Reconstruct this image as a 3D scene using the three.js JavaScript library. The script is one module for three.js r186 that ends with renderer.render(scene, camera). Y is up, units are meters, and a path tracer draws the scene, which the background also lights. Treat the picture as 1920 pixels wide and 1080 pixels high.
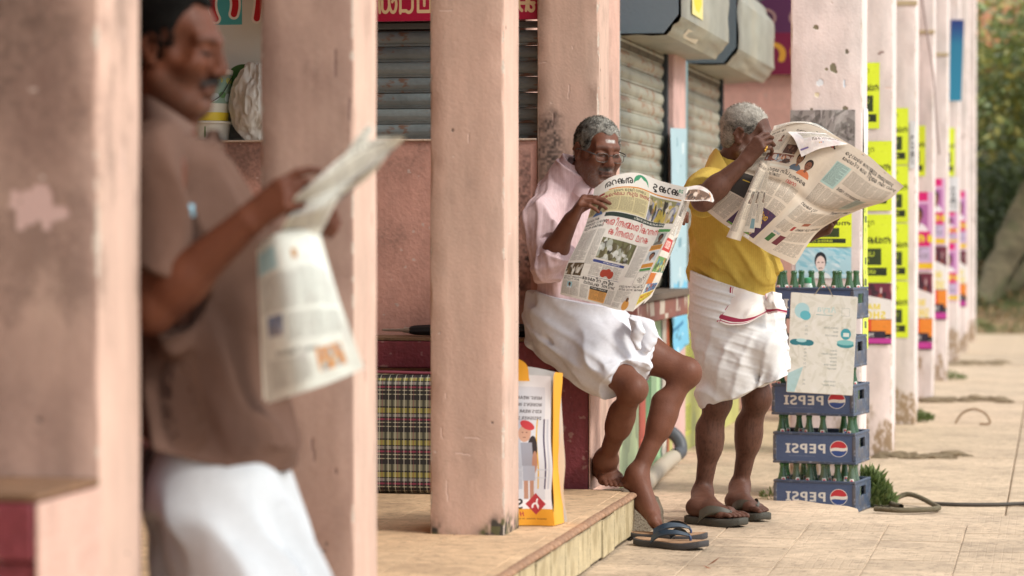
import * as THREE from 'three';
import { mergeGeometries, toCreasedNormals } from 'three/addons/utils/BufferGeometryUtils.js';
import { RoundedBoxGeometry } from 'three/addons/geometries/RoundedBoxGeometry.js';

// ------------------------------------------------------------------ camera, sky, sun, exposure
const FPX = 5200;                                   // focal length in pixels of the 1920 px wide photograph
const scene = new THREE.Scene();
const camera = new THREE.PerspectiveCamera(2 * Math.atan(540 / FPX) * 180 / Math.PI, 16 / 9, 0.1, 400);
camera.rotation.order = 'YXZ';
camera.position.set(0, 1.15, 0);
camera.rotation.set(-1.212 * Math.PI / 180, 11.0955 * Math.PI / 180, 0);
camera.focus = 10.75; camera.userData.fStop = 2.8;
const renderer = new THREE.WebGLRenderer({ antialias: true });
renderer.toneMapping = THREE.LinearToneMapping;
renderer.toneMappingExposure = 1.68;
renderer.shadowMap.enabled = true;
const SUN = new THREE.Vector3(0.84, 0.74, 0.30).normalize();
{
  const w = 128, h = 64, d = new Float32Array(w * h * 4);
  for (let j = 0; j < h; j++) for (let i = 0; i < w; i++) {
    const el = ((j + .5) / h - .5) * Math.PI, az = ((i + .5) / w - .5) * 2 * Math.PI;
    const v = [Math.cos(az) * Math.cos(el), Math.sin(el), Math.sin(az) * Math.cos(el)];
    const c = Math.max(0, v[0] * SUN.x + v[1] * SUN.y + v[2] * SUN.z);
    const e = el > 0 ? 0.5 + 0.5 * Math.sin(el) + 0.6 * Math.pow(c, 5) : 0.35;      // thin bright overcast, brighter round the veiled sun
    const o = (j * w + i) * 4; d[o] = e * 0.95; d[o + 1] = e * 1.0; d[o + 2] = e * 1.06; d[o + 3] = 1;
  }
  const t = new THREE.DataTexture(d, w, h, THREE.RGBAFormat, THREE.FloatType);
  t.mapping = THREE.EquirectangularReflectionMapping; t.magFilter = THREE.LinearFilter; t.needsUpdate = true;
  scene.background = t; scene.environment = t;
}
const sun = new THREE.DirectionalLight(new THREE.Color(1, 0.95, 0.86), 1.6);
sun.position.copy(SUN).multiplyScalar(30).add(new THREE.Vector3(-1, 0, -11)); sun.target.position.set(-1, 0, -11);
sun.castShadow = true; sun.shadow.radius = 26; sun.shadow.mapSize.set(2048, 2048);
Object.assign(sun.shadow.camera, { left: -24, right: 24, top: 24, bottom: -24, near: 1, far: 80 });
scene.add(sun, sun.target);

// ------------------------------------------------------------------ pixel rays (photograph pixel -> point on a known plane)
camera.updateMatrixWorld(true);
const CM = camera.matrixWorld.elements, CO = [0, 1.15, 0];
function ray(px, py) {
  const a = (px - 960) / FPX, b = (540 - py) / FPX;
  return [CM[0] * a + CM[4] * b - CM[8], CM[1] * a + CM[5] * b - CM[9], CM[2] * a + CM[6] * b - CM[10]];
}
const onZ = (px, py, z) => { const d = ray(px, py), t = z / -d[2]; return [d[0] * t, CO[1] + d[1] * t, -z]; };   // z: metres along the arcade
const onY = (px, py, y) => { const d = ray(px, py), t = (y - CO[1]) / d[1]; return [d[0] * t, y, d[2] * t]; };
const onX = (px, py, x) => { const d = ray(px, py), t = x / d[0]; return [x, CO[1] + d[1] * t, d[2] * t]; };

// ------------------------------------------------------------------ small maths and noise
const { abs, min, max, sin, cos, sqrt, exp, floor, PI, pow, hypot } = Math;
const clamp = (x, a = 0, b = 1) => x < a ? a : x > b ? b : x;
const mix = (a, b, t) => a + (b - a) * t;
const sst = (a, b, x) => { const t = clamp((x - a) / (b - a)); return t * t * (3 - 2 * t); };
const add = (a, b) => [a[0] + b[0], a[1] + b[1], a[2] + b[2]], sub = (a, b) => [a[0] - b[0], a[1] - b[1], a[2] - b[2]];
const mul = (a, s) => [a[0] * s, a[1] * s, a[2] * s], dot = (a, b) => a[0] * b[0] + a[1] * b[1] + a[2] * b[2];
const cross = (a, b) => [a[1] * b[2] - a[2] * b[1], a[2] * b[0] - a[0] * b[2], a[0] * b[1] - a[1] * b[0]];
const len = (a) => hypot(a[0], a[1], a[2]), nrm = (a) => mul(a, 1 / (len(a) || 1)), lerp3 = (a, b, t) => [mix(a[0], b[0], t), mix(a[1], b[1], t), mix(a[2], b[2], t)];
function rng(seed) { let s = seed | 0; return () => { s = (s + 0x6d2b79f5) | 0; let t = Math.imul(s ^ (s >>> 15), 1 | s); t = (t + Math.imul(t ^ (t >>> 7), 61 | t)) ^ t; return ((t ^ (t >>> 14)) >>> 0) / 4294967296; }; }
function h3(x, y, z) { let h = Math.imul(x, 374761393) + Math.imul(y, 668265263) + Math.imul(z, 1274126177); h = Math.imul(h ^ (h >>> 13), 1103515245); return ((h ^ (h >>> 16)) >>> 0) / 4294967296; }
function vn(x, y, z) {                                // value noise, -1..1
  const i = floor(x), j = floor(y), k = floor(z); let u = x - i, v = y - j, w = z - k; u = u * u * (3 - 2 * u); v = v * v * (3 - 2 * v); w = w * w * (3 - 2 * w);
  const a = mix(mix(h3(i, j, k), h3(i + 1, j, k), u), mix(h3(i, j + 1, k), h3(i + 1, j + 1, k), u), v);
  const b = mix(mix(h3(i, j, k + 1), h3(i + 1, j, k + 1), u), mix(h3(i, j + 1, k + 1), h3(i + 1, j + 1, k + 1), u), v);
  return mix(a, b, w) * 2 - 1;
}
const fbm = (x, y, z, o = 4) => { let s = 0, a = .5; for (let i = 0; i < o; i++) { s += a * vn(x, y, z); x = x * 2.03 + 7.1; y = y * 2.03 + 3.3; z = z * 2.03 + 1.7; a *= .5; } return s; };
function pn(x, y, px, py, s) {                        // periodic 2-D value noise for tiling textures
  const i = floor(x), j = floor(y); let u = x - i, v = y - j; u = u * u * (3 - 2 * u); v = v * v * (3 - 2 * v);
  const m = (a, p) => ((a % p) + p) % p;
  return mix(mix(h3(m(i, px), m(j, py), s), h3(m(i + 1, px), m(j, py), s), u), mix(h3(m(i, px), m(j + 1, py), s), h3(m(i + 1, px), m(j + 1, py), s), u), v) * 2 - 1;
}
const pf = (u, v, f, s, o = 4) => { let r = 0, a = .5; for (let i = 0; i < o; i++) { r += a * pn(u * f, v * f, f, f, s + i); f *= 2; a *= .5; } return r; };

// ------------------------------------------------------------------ textures and materials
const toS = (c) => c <= 0.0031308 ? c * 12.92 : 1.055 * pow(c, 1 / 2.4) - 0.055, toL = (c) => c <= 0.04045 ? c / 12.92 : pow((c + 0.055) / 1.055, 2.4);
function tex(w, h, fn, srgb = true) {                 // fn(u, v) -> linear rgb or grey, v up
  const d = new Uint8Array(w * h * 4);
  for (let j = 0; j < h; j++) for (let i = 0; i < w; i++) {
    let c = fn((i + .5) / w, (j + .5) / h, i, j); if (typeof c === 'number') c = [c, c, c]; const o = (j * w + i) * 4;
    for (let k = 0; k < 3; k++) d[o + k] = clamp(srgb ? toS(c[k]) : c[k]) * 255;
    d[o + 3] = 255;
  }
  const t = new THREE.DataTexture(d, w, h); t.wrapS = t.wrapT = THREE.RepeatWrapping; t.magFilter = THREE.LinearFilter; t.minFilter = THREE.LinearMipmapLinearFilter; t.generateMipmaps = true;
  if (srgb) t.colorSpace = THREE.SRGBColorSpace; t.needsUpdate = true; return t;
}
function canvasTex(w, h, draw) {
  const c = document.createElement('canvas'); c.width = w; c.height = h; const g = c.getContext('2d'); draw(g, w, h);
  const t = new THREE.CanvasTexture(c); t.colorSpace = THREE.SRGBColorSpace; t.anisotropy = 8; return t;
}
const rep = (t, x, y) => { const c = t.clone(); c.wrapS = c.wrapT = THREE.RepeatWrapping; c.repeat.set(x, y ?? x); c.needsUpdate = true; return c; };
const L = (r, g, b) => new THREE.Color().setRGB(r, g, b);
const mat = (o) => { if (Array.isArray(o.color)) o.color = L(...o.color); const phys = ['transmission', 'clearcoat', 'sheen', 'ior', 'specularIntensity'].some((k) => k in o); return new (phys ? THREE.MeshPhysicalMaterial : THREE.MeshStandardMaterial)({ roughness: .8, side: THREE.DoubleSide, ...o }); };
const BUMP = tex(512, 512, (u, v) => clamp(.5 + .5 * pf(u, v, 8, 3, 5) + .25 * pf(u, v, 64, 9, 2)), false);          // rough plaster, 1 tile
const GRAIN = tex(256, 256, (u, v) => clamp(.5 + .6 * pf(u, v, 32, 5, 3)), false);
const WEAVE = tex(64, 64, (u, v) => clamp(.5 + .28 * sin(u * PI * 32) * (sin(v * PI * 32) > 0 ? 1 : -1) + .2 * pf(u, v, 16, 2, 2)), false);

// ------------------------------------------------------------------ object helpers
const used = new Map();
const numbered = (n) => { const k = used.get(n) ?? 0; used.set(n, k + 1); return k ? n + '_' + String(k).padStart(3, '0') : n; };
function shade(o) { o.castShadow = o.receiveShadow = true; return o; }
function part(name, geo, m, parent, label) { const o = shade(new THREE.Mesh(geo, m)); o.name = name; if (label) o.userData.label = label; parent.add(o); return o; }
function thing(name, label, category, pos = [0, 0, 0], turn = 0, group) {
  const o = new THREE.Group(); o.name = numbered(name); o.position.set(...pos); o.rotation.y = turn; o.userData = { label, category }; if (group) o.userData.group = group; scene.add(o); return o;
}
function single(name, geo, m, label, category, group) { const o = shade(new THREE.Mesh(geo, m)); o.name = numbered(name); o.userData = { label, category }; if (group) o.userData.group = group; scene.add(o); return o; }
function struct(name, geo, m) { const o = geo ? shade(new THREE.Mesh(geo, m)) : new THREE.Group(); o.name = numbered(name); o.userData = { kind: 'structure' }; scene.add(o); return o; }
function boxUV(g, s = 1) {                            // uv in metres, picked by the dominant normal
  const p = g.attributes.position, n = g.attributes.normal, uv = new Float32Array(p.count * 2);
  for (let i = 0; i < p.count; i++) {
    const x = p.getX(i), y = p.getY(i), z = p.getZ(i), a = abs(n.getX(i)), b = abs(n.getY(i)), c = abs(n.getZ(i));
    const [u, v] = b > a && b > c ? [x, z] : a > c ? [z, y] : [x, y]; uv[2 * i] = u * s; uv[2 * i + 1] = v * s;
  }
  g.setAttribute('uv', new THREE.BufferAttribute(uv, 2)); return g;
}
function box(x0, x1, y0, y1, z0, z1, r = 0.006, uv = true) {       // world-space box between limits, edges rounded
  const w = abs(x1 - x0), h = abs(y1 - y0), d = abs(z1 - z0);
  const g = r ? new RoundedBoxGeometry(w, h, d, 2, min(r, w / 2.01, h / 2.01, d / 2.01)) : new THREE.BoxGeometry(w, h, d);
  g.translate((x0 + x1) / 2, (y0 + y1) / 2, (z0 + z1) / 2); return uv ? boxUV(g) : g;
}
function tube(pts, r, seg = 24, rad = 8, closed = false) { return new THREE.TubeGeometry(new THREE.CatmullRomCurve3(pts.map((p) => new THREE.Vector3(...p)), closed), seg, r, rad, closed); }
function merged(list) { return mergeGeometries(list.map((g) => { const q = g.index ? g.toNonIndexed() : g; for (const k of Object.keys(q.attributes)) if (!['position', 'normal', 'uv'].includes(k)) q.deleteAttribute(k); return q; })); }
function lathe(profile, seg = 20) { return new THREE.LatheGeometry(profile.map(([x, y]) => new THREE.Vector2(x, y)), seg); }
// smooth patch through rows of points; front face uv: u along a row, v from the last row (0) to the first (1)
function patch(rows, nu = 40, nv = 40, wob) {
  const cr = (a, b, c, d, t) => { const o = []; for (let k = 0; k < 3; k++) o.push(.5 * (2 * b[k] + (c[k] - a[k]) * t + (2 * a[k] - 5 * b[k] + 4 * c[k] - d[k]) * t * t + (3 * b[k] - a[k] - 3 * c[k] + d[k]) * t * t * t)); return o; };
  const spl = (ps, t) => { const n = ps.length - 1, s = clamp(t) * n, i = min(floor(s), n - 1), e = (k) => k < 0 ? sub(mul(ps[0], 2), ps[1]) : k > n ? sub(mul(ps[n], 2), ps[n - 1]) : ps[k]; return cr(e(i - 1), ps[i], ps[i + 1], e(i + 2), s - i); };
  const pos = [], uv = [], ix = [];
  for (let j = 0; j <= nv; j++) for (let i = 0; i <= nu; i++) { const u = i / nu, v = j / nv; let p = spl(rows.map((r) => spl(r, u)), v); if (wob) p = wob(p, u, v); pos.push(...p); uv.push(u, 1 - v); }
  for (let j = 0; j < nv; j++) for (let i = 0; i < nu; i++) { const a = j * (nu + 1) + i, b = a + nu + 1; ix.push(a, b, a + 1, a + 1, b, b + 1); }
  const g = new THREE.BufferGeometry(); g.setAttribute('position', new THREE.Float32BufferAttribute(pos, 3)); g.setAttribute('uv', new THREE.Float32BufferAttribute(uv, 2)); g.setIndex(ix); g.computeVertexNormals(); return g;
}
// ------------------------------------------------------------------ lettering: rounded Malayalam-style strokes (no such font is at hand), written mirrored as the photograph shows them
const GLYPH = {
  r: [.8, 'M.12,.8 C-.02,.3 .25,.1 .42,.12 C.75,.15 .8,.6 .62,.92'], n: [1.3, 'M.2,.92 C-.05,.7 .05,.25 .28,.32 C.48,.4 .42,.66 .28,.62 M.3,.32 C.4,.05 .76,.05 .74,.45 L.72,.92 M.74,.4 C.85,.05 1.2,.1 1.15,.5 L1.1,.92'],
  k: [1.15, 'M.05,.55 L1.05,.55 M.3,.55 C.0,.6 .0,.95 .25,.92 C.48,.9 .45,.6 .3,.2 M.55,.9 C.4,.3 .6,.1 .78,.14 C1.1,.2 1.05,.8 .8,.9'], t: [1.2, 'M.3,.55 C.5,.5 .55,.9 .3,.92 C-.05,.92 .0,.15 .45,.12 C.8,.12 .85,.5 .7,.92 M.72,.4 C.8,.05 1.15,.15 1.08,.92'],
  p: [1.0, 'M.1,.12 L.1,.62 C.1,.98 .42,.98 .5,.86 L.9,.86 M.88,.12 L.88,.95'], m: [1.1, 'M.15,.15 L.15,.9 L.95,.9 L.95,.15 C.95,.0 .55,.0 .55,.3 L.55,.6'], l: [1.3, 'M.1,.92 C-.05,.2 .5,-.05 .55,.4 C.58,.75 .4,.85 .35,.6 M.55,.4 C.7,.0 1.25,.1 1.15,.92'],
  i: [.55, 'M.15,.92 C.0,.1 .1,-.3 .32,-.3 C.5,-.3 .48,-.05 .38,.05'], a: [.55, 'M.1,.12 C.5,.0 .55,.9 .12,.92'], e: [.7, 'M.55,.1 C.1,.05 .0,.92 .3,.92 C.58,.92 .55,.5 .3,.5'], y: [1.25, 'M.3,.4 C.1,.05 -.05,.5 .12,.85 C.3,1.05 .55,.8 .5,.15 M.5,.6 C.55,1.0 .9,1.0 .95,.7 L.95,.12 C1.1,.05 1.2,.3 1.1,.92'],
  d: [.8, 'M.6,.15 C.1,.05 .1,.5 .4,.5 C.8,.5 .8,.95 .3,.92 M.4,1.0 C.1,1.0 .1,1.25 .5,1.2'], o: [1.0, 'M.5,.12 C.0,.12 .0,.92 .45,.92 C1.0,.92 1.0,.12 .5,.12 M.5,.5 C.7,.45 .72,.7 .5,.72'],
};
const GK = Object.keys(GLYPH);
function word(g, s, x, y, size, color, weight = .13, mirrored = true) {     // x: the end it starts from; returns the width
  let w = 0; for (const ch of s) w += (ch === ' ' ? .45 : GLYPH[ch][0] + .1) * size;
  g.save(); g.translate(x, y); if (mirrored) { g.translate(w, 0); g.scale(-1, 1); }
  g.strokeStyle = color; g.lineWidth = weight; g.lineCap = 'round'; g.lineJoin = 'round'; g.scale(size, size);
  for (const ch of s) { if (ch === ' ') { g.translate(.45, 0); continue; } const [gw, d] = GLYPH[ch]; g.stroke(new Path2D(d)); g.translate(gw + .1, 0); }
  g.restore(); return w;
}
const rword = (R, n) => { let s = ''; for (let i = 0; i < n; i++) s += GK[floor(R() * GK.length)]; return s; };
function wordsTo(g, R, x, y, w, size, color, weight) { let e = x; while (e < x + w - size * 2) e += word(g, rword(R, 3 + floor(R() * 4)), e, y, size, color, weight) + size * .5; }
function bodyText(g, R, x, y, w, h, step = 6, color = 'rgba(52,47,44,.8)') {     // column of small print
  g.strokeStyle = color; g.lineWidth = step * .5;
  for (let yy = y; yy < y + h - step; yy += step) { let e = x; const end = x + w * (R() < .12 ? .45 + R() * .4 : 1); while (e < end) { const l = step * (.8 + R() * 3); g.setLineDash([step * .35, step * .22]); g.beginPath(); g.moveTo(e, yy + (R() - .5)); g.lineTo(min(e + l, end), yy + (R() - .5)); g.stroke(); e += l + step * .6; } }
  g.setLineDash([]);
}
function columns(g, R, x, y, w, h, n, step) { const cw = w / n; for (let i = 0; i < n; i++) bodyText(g, R, x + i * cw, y, cw * .92, h, step); }
function blobPhoto(g, R, x, y, w, h, cols, n = 40) {               // press photograph: a crowd of soft shapes
  g.save(); g.beginPath(); g.rect(x, y, w, h); g.clip(); g.fillStyle = cols[0]; g.fillRect(x, y, w, h);
  for (let i = 0; i < n; i++) { g.fillStyle = cols[floor(R() * cols.length)]; g.globalAlpha = .75; g.beginPath(); g.ellipse(x + R() * w, y + h * (.2 + R() * .9), w * (.02 + R() * .07), h * (.08 + R() * .22), R() * .8 - .4, 0, 7); g.fill(); }
  g.restore();
}
function portrait(g, x, y, w, h, bg, skin, hair, cloth) {
  g.save(); g.beginPath(); g.rect(x, y, w, h); g.clip(); g.fillStyle = bg; g.fillRect(x, y, w, h);
  g.fillStyle = cloth; g.beginPath(); g.ellipse(x + w * .5, y + h * 1.05, w * .5, h * .36, 0, 0, 7); g.fill();
  g.fillStyle = skin; g.fillRect(x + w * .42, y + h * .55, w * .16, h * .25);
  g.fillStyle = hair; g.beginPath(); g.ellipse(x + w * .5, y + h * .36, w * .25, h * .27, 0, 0, 7); g.fill();
  g.fillStyle = skin; g.beginPath(); g.ellipse(x + w * .5, y + h * .45, w * .2, h * .24, 0, 0, 7); g.fill();
  g.fillStyle = 'rgba(40,22,14,.7)'; g.fillRect(x + w * .37, y + h * .4, w * .09, h * .03); g.fillRect(x + w * .54, y + h * .4, w * .09, h * .03); g.fillRect(x + w * .42, y + h * .58, w * .16, h * .025);
  g.restore();
}
function mtext(g, s, x, y, font, color, mirrored = true, align = 'left') { g.save(); g.font = font; g.fillStyle = color; const w = g.measureText(s).width; g.translate(align === 'center' ? x + (mirrored ? w / 2 : -w / 2) : x + (mirrored ? w : 0), y); if (mirrored) g.scale(-1, 1); g.fillText(s, 0, 0); g.restore(); return w; }
function paperTone(g, w, h, R, c = '#e9e4d8') { g.fillStyle = c; g.fillRect(0, 0, w, h); for (let i = 0; i < 300; i++) { g.fillStyle = `rgba(${R() < .5 ? '120,105,80' : '255,252,240'},.035)`; g.beginPath(); g.ellipse(R() * w, R() * h, 20 + R() * 120, 8 + R() * 30, R() * 3, 0, 7); g.fill(); } }
// ------------------------------------------------------------------ surfaces
// plaster on a pillar: u runs round the four faces (front, right, back, left), v up; 0.25 m faces
function pillarTex(seed, o) {
  const W = o.w ?? 288, H = o.h ?? 864, hm = o.height, fw = o.face ?? .25, R = rng(seed), scr = [];
  for (let i = 0; i < (o.scratches ?? 40); i++) scr.push([R() * 4 * fw, R() * hm, (R() - .5) * .35 + PI / 2 * (R() < .8 ? 1 : 0), .01 + R() * .06, R() < .6 ? 1 : -1]);
  const pits = []; for (let i = 0; i < (o.pits ?? 26); i++) pits.push([R() * 4 * fw, R() * hm, .002 + R() * R() * .006, R() < .5]);
  const col = new Float32Array(W * H * 3), bmp = new Float32Array(W * H);
  for (let j = 0; j < H; j++) for (let i = 0; i < W; i++) {
    const x = (i + .5) / W * 4 * fw, y = (j + .5) / H * hm, f = x / fw;                                   // metres round the pillar and up
    const a = x / (4 * fw) * 2 * PI, nx = cos(a) * 2 * fw / PI, nz = sin(a) * 2 * fw / PI;
    const side = f > 1 && f < 2 ? 1 : 0;
    let c = side ? [...o.side] : [...o.base];
    const b1 = fbm(nx * 5 + seed, y * 3.2, nz * 5, 5), b2 = fbm(nx * 26, y * 9 + seed, nz * 26, 4), gr = vn(nx * 190, y * 190, nz * 190 + seed), st = fbm(nx * 60, y * 1.6, nz * 60 + seed, 3);
    const m = 1 + .22 * b1 + .14 * b2 + .05 * gr + .08 * st;
    c = [c[0] * m, c[1] * (m - .05 * b1), c[2] * (m - .05 * b1)];
    const dirt = sst(.12, .5, fbm(nx * 9 + 3, y * 4.5 + seed * 2, nz * 9, 5) + .28 * gr * .5) * (o.dirt ?? .35);      // speckled grime
    c = [mix(c[0], .16, dirt), mix(c[1], .11, dirt), mix(c[2], .085, dirt)];
    if (o.frontBrown && f < 1) { const k = clamp(o.frontBrown * (.72 + .7 * fbm(x * 7 + seed, y * 5, 2, 5) + .16 * gr)); c = [mix(c[0], .20, k), mix(c[1], .11, k), mix(c[2], .088, k)]; }                  // front face alone mixed unevenly towards brown, amount set per pillar
    for (const s of o.stains ?? []) {                                                                       // mould patches: centre (m), radii, strength
      const d = hypot((x - s[0]) / s[2], (y - s[1]) / s[3]) + .5 * fbm(x * 14, y * 14, seed, 4), k = clamp((1 - sst(.3, 1.1, d)) * (.55 + .7 * vn(x * 110, y * 110, 2) * .6 + .5 * b2) * s[4]);
      c = [mix(c[0], s[5]?.[0] ?? .05, k), mix(c[1], s[5]?.[1] ?? .035, k), mix(c[2], s[5]?.[2] ?? .03, k)];
    }
    if (o.foot) {                                                                                           // moss and splashed dirt growing from the base
      const g = sst(.0, 1, (o.foot * (.75 + 1.1 * fbm(x * 9 + seed, y * 2.5, 4, 4)) - y) / .09);
      const k = clamp(g * (.5 + .8 * vn(x * 90, y * 60, seed) + .6 * b2) + g * g * .35), q = o.footCol ?? (vn(x * 40, y * 40, 8) > .1 ? [.1, .095, .04] : [.05, .042, .032]);
      c = [mix(c[0], q[0], k), mix(c[1], q[1], k), mix(c[2], q[2], k)];
    }
    const q = (j * W + i); col[q * 3] = c[0]; col[q * 3 + 1] = c[1]; col[q * 3 + 2] = c[2]; bmp[q] = .5 + .2 * b2 + .12 * gr;
    const edge = min(abs(f - 1), f, abs(4 - f)) * fw;                                                        // paint knocked off the corners
    if (edge < .0045 * (1 + 1.2 * vn(y * 24, seed, 3)) && fbm(y * 18, seed, x * 40, 3) > .04) { const e = .82 + .2 * gr; col[q * 3] = .66 * e; col[q * 3 + 1] = .55 * e; col[q * 3 + 2] = .46 * e; bmp[q] -= .25; }
  }
  const plot = (x, y, c, k, db) => { const i = floor(x / (4 * fw) * W), j = floor(y / hm * H); if (i < 0 || j < 0 || i >= W || j >= H) return; const q = j * W + i; for (let n = 0; n < 3; n++) col[q * 3 + n] = mix(col[q * 3 + n], c[n], k); bmp[q] += db; };
  for (const [x, y, a, l, s] of scr) for (let t = 0; t < l; t += .001) plot(x + cos(a) * t, y + sin(a) * t, s > 0 ? [.7, .52, .45] : [.2, .12, .1], .45, -.2);
  for (const [x, y, r, dk] of pits) for (let dx = -r; dx < r; dx += .0012) for (let dy = -r; dy < r; dy += .0012) if (hypot(dx, dy) < r * (.7 + .4 * vn(dx * 900, dy * 900, x * 99))) plot(x + dx, y + dy, dk ? [.14, .1, .08] : [.68, .56, .5], .7, -.35);
  for (const p of o.patches ?? []) { const [x, y, rx, ry, c] = p; for (let dx = -rx; dx < rx; dx += .0015) for (let dy = -ry; dy < ry; dy += .0015) if (hypot(dx / rx, dy / ry) < .75 + .45 * vn((x + dx) * 60, (y + dy) * 60, 5)) plot(x + dx, y + dy, c, .9, -.3); }
  return { map: tex(W, H, (u, v, i, j) => { const q = (j * W + i) * 3; return [col[q], col[q + 1], col[q + 2]]; }), bump: tex(W, H, (u, v, i, j) => clamp(bmp[j * W + i]), false) };
}
function pillarGeo(w, d, y0, y1, seed, chip = .006) {            // front-right corner at the origin; x goes left, z back; edges chipped and slightly wavy
  const prof = [], e = .010, N = 60, pos = [], uv = [], ix = [];
  const put = (x, z, s) => prof.push([x, z, s]);
  const P = [[-w, 0], [0, 0], [0, -d], [-w, -d]];
  for (let k = 0; k < 4; k++) { const a = P[k], b = P[(k + 1) % 4], l = hypot(b[0] - a[0], b[1] - a[1]), dx = (b[0] - a[0]) / l, dz = (b[1] - a[1]) / l; for (const t of [0, e * .5, e, l * .25, l * .5, l * .75, l - e, l - e * .5]) put(a[0] + dx * t, a[1] + dz * t, (k + t / l) / 4); }
  put(P[0][0], P[0][1], 1);
  const cx = -w / 2, cz = -d / 2;
  for (let j = 0; j <= N; j++) for (const [x, z, s] of prof) {
    const y = mix(y0, y1, j / N), cn = 1 - clamp(min(abs(hypot(x, z)), hypot(x + w, z), hypot(x, z + d), hypot(x + w, z + d)) / (e * 1.2));
    const k = -cn * (.0045 + chip * max(0, fbm(y * 13, seed + (x > cx ? 1 : 0), z > cz ? 5 : 9, 4) * 1.5)) + .0016 * vn(x * 7 + seed, y * 5, z * 7), r = hypot(x - cx, z - cz);
    pos.push(x + (x - cx) / r * k, y, z + (z - cz) / r * k); uv.push(s, (y - y0) / (y1 - y0));
  }
  const n = prof.length; for (let j = 0; j < N; j++) for (let i = 0; i < n - 1; i++) { const a = j * n + i, b = a + n; ix.push(a, a + 1, b, b, a + 1, b + 1); }
  const g = new THREE.BufferGeometry(); g.setAttribute('position', new THREE.Float32BufferAttribute(pos, 3)); g.setAttribute('uv', new THREE.Float32BufferAttribute(uv, 2)); g.setIndex(ix); g.computeVertexNormals();
  return toCreasedNormals(g, .6);
}
const ROSE = [.60, .385, .31], PEACH = ROSE, PALE = [.72, .62, .58], WHITISH = PALE;
const FLOOR = .17, LOW = -.13, PX = -1.728;
function plasterWallTex(seed, wm, hm, base, o = {}) {
  const W = o.res ? floor(wm * o.res) : 512, H = o.res ? floor(hm * o.res) : 512;
  return tex(W, H, (u, v) => {
    const x = u * wm, y = v * hm, b1 = fbm(x * 3 + seed, y * 3, seed, 5), b2 = fbm(x * 20, y * 14, seed, 4), gr = vn(x * 180, y * 180, seed), m = 1 + .2 * b1 + .16 * b2 + .06 * gr;
    let c = [base[0] * m, base[1] * (m - .04 * b1), base[2] * (m - .04 * b1)];
    const dk = sst(.1, .45, fbm(x * 5 + 9, y * 4, seed + 3, 5) + .15 * gr) * (o.dirt ?? .3); c = [mix(c[0], .13, dk), mix(c[1], .085, dk), mix(c[2], .07, dk)];
    for (const s of o.stains ?? []) { const d = hypot((x - s[0]) / s[2], (y - s[1]) / s[3]) + .6 * fbm(x * 12, y * 12, seed, 4), k = clamp((1 - sst(.3, 1.1, d)) * (.5 + .45 * vn(x * 110, y * 110, 2) + .4 * b2) * s[4]); c = [mix(c[0], .045, k), mix(c[1], .03, k), mix(c[2], .025, k)]; }
    const fl = vn(x * 70, y * 70, seed + 5) > .82 && vn(x * 9, y * 9, seed) > .1; if (fl) c = [.6, .45, .4];
    return c;
  });
}

// ------------------------------------------------------------------ ground
const SAND = tex(1024, 1024, (u, v) => {              // 1.2 m of tan stamped cement, fine ridges 30 mm apart, worn and stained
  const b = pf(u, v, 4, 21, 5), f = pf(u, v, 32, 27, 4), g = pf(u, v, 256, 31, 2), m = 1 + .26 * b + .24 * f + .16 * g;
  const st = sst(.16, .4, pf(u, v, 6, 41, 5)) * .3, k = sst(.3, .42, pf(u, v, 64, 44, 3)) * .4;
  return [mix(mix(.50 * m, .24, st), .14, k), mix(mix(.375 * m, .175, st), .10, k), mix(mix(.255 * m, .12, st), .07, k)];
});
const SANDB = tex(1024, 1024, (u, v) => {
  const w = .004 * pf(u, v, 16, 61, 2), a = abs(((u + w) * 40) % 1 - .5) * 2, c = abs(((v + w) * 40) % 1 - .5) * 2, worn = sst(-.25, .35, pf(u, v, 6, 51, 4));
  return clamp(.55 + .3 * pf(u, v, 32, 53, 4) + .1 * pf(u, v, 256, 55, 2) - .22 * worn * max(sst(.8, 1, a), sst(.82, 1, c)));
}, false);
const tileTone = (k, s = [1, 1, 1]) => mat({ color: [k * s[0], k * s[1], k * s[2]], map: rep(SAND, 1 / 1.2), bumpMap: rep(SANDB, 1 / 1.2), bumpScale: .004, roughness: .85 });
const paveMats = [.97, 1.03, .9, 1.0].map((k) => tileTone(k)), jointMat = mat({ color: [.2, .13, .08], bumpMap: rep(BUMP, 2), bumpScale: .01, roughness: 1 });
const soilMat = mat({ map: rep(tex(512, 512, (u, v) => { const b = pf(u, v, 4, 71, 5), f = pf(u, v, 40, 72, 4), gn = sst(.05, .4, pf(u, v, 5, 75, 5)); const m = 1 + .5 * b + .6 * f; return [mix(.27, .13, gn) * m, mix(.175, .15, gn) * m, mix(.09, .045, gn) * m]; }), .4), bumpMap: rep(BUMP, 1), bumpScale: .05, roughness: 1 });
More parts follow.
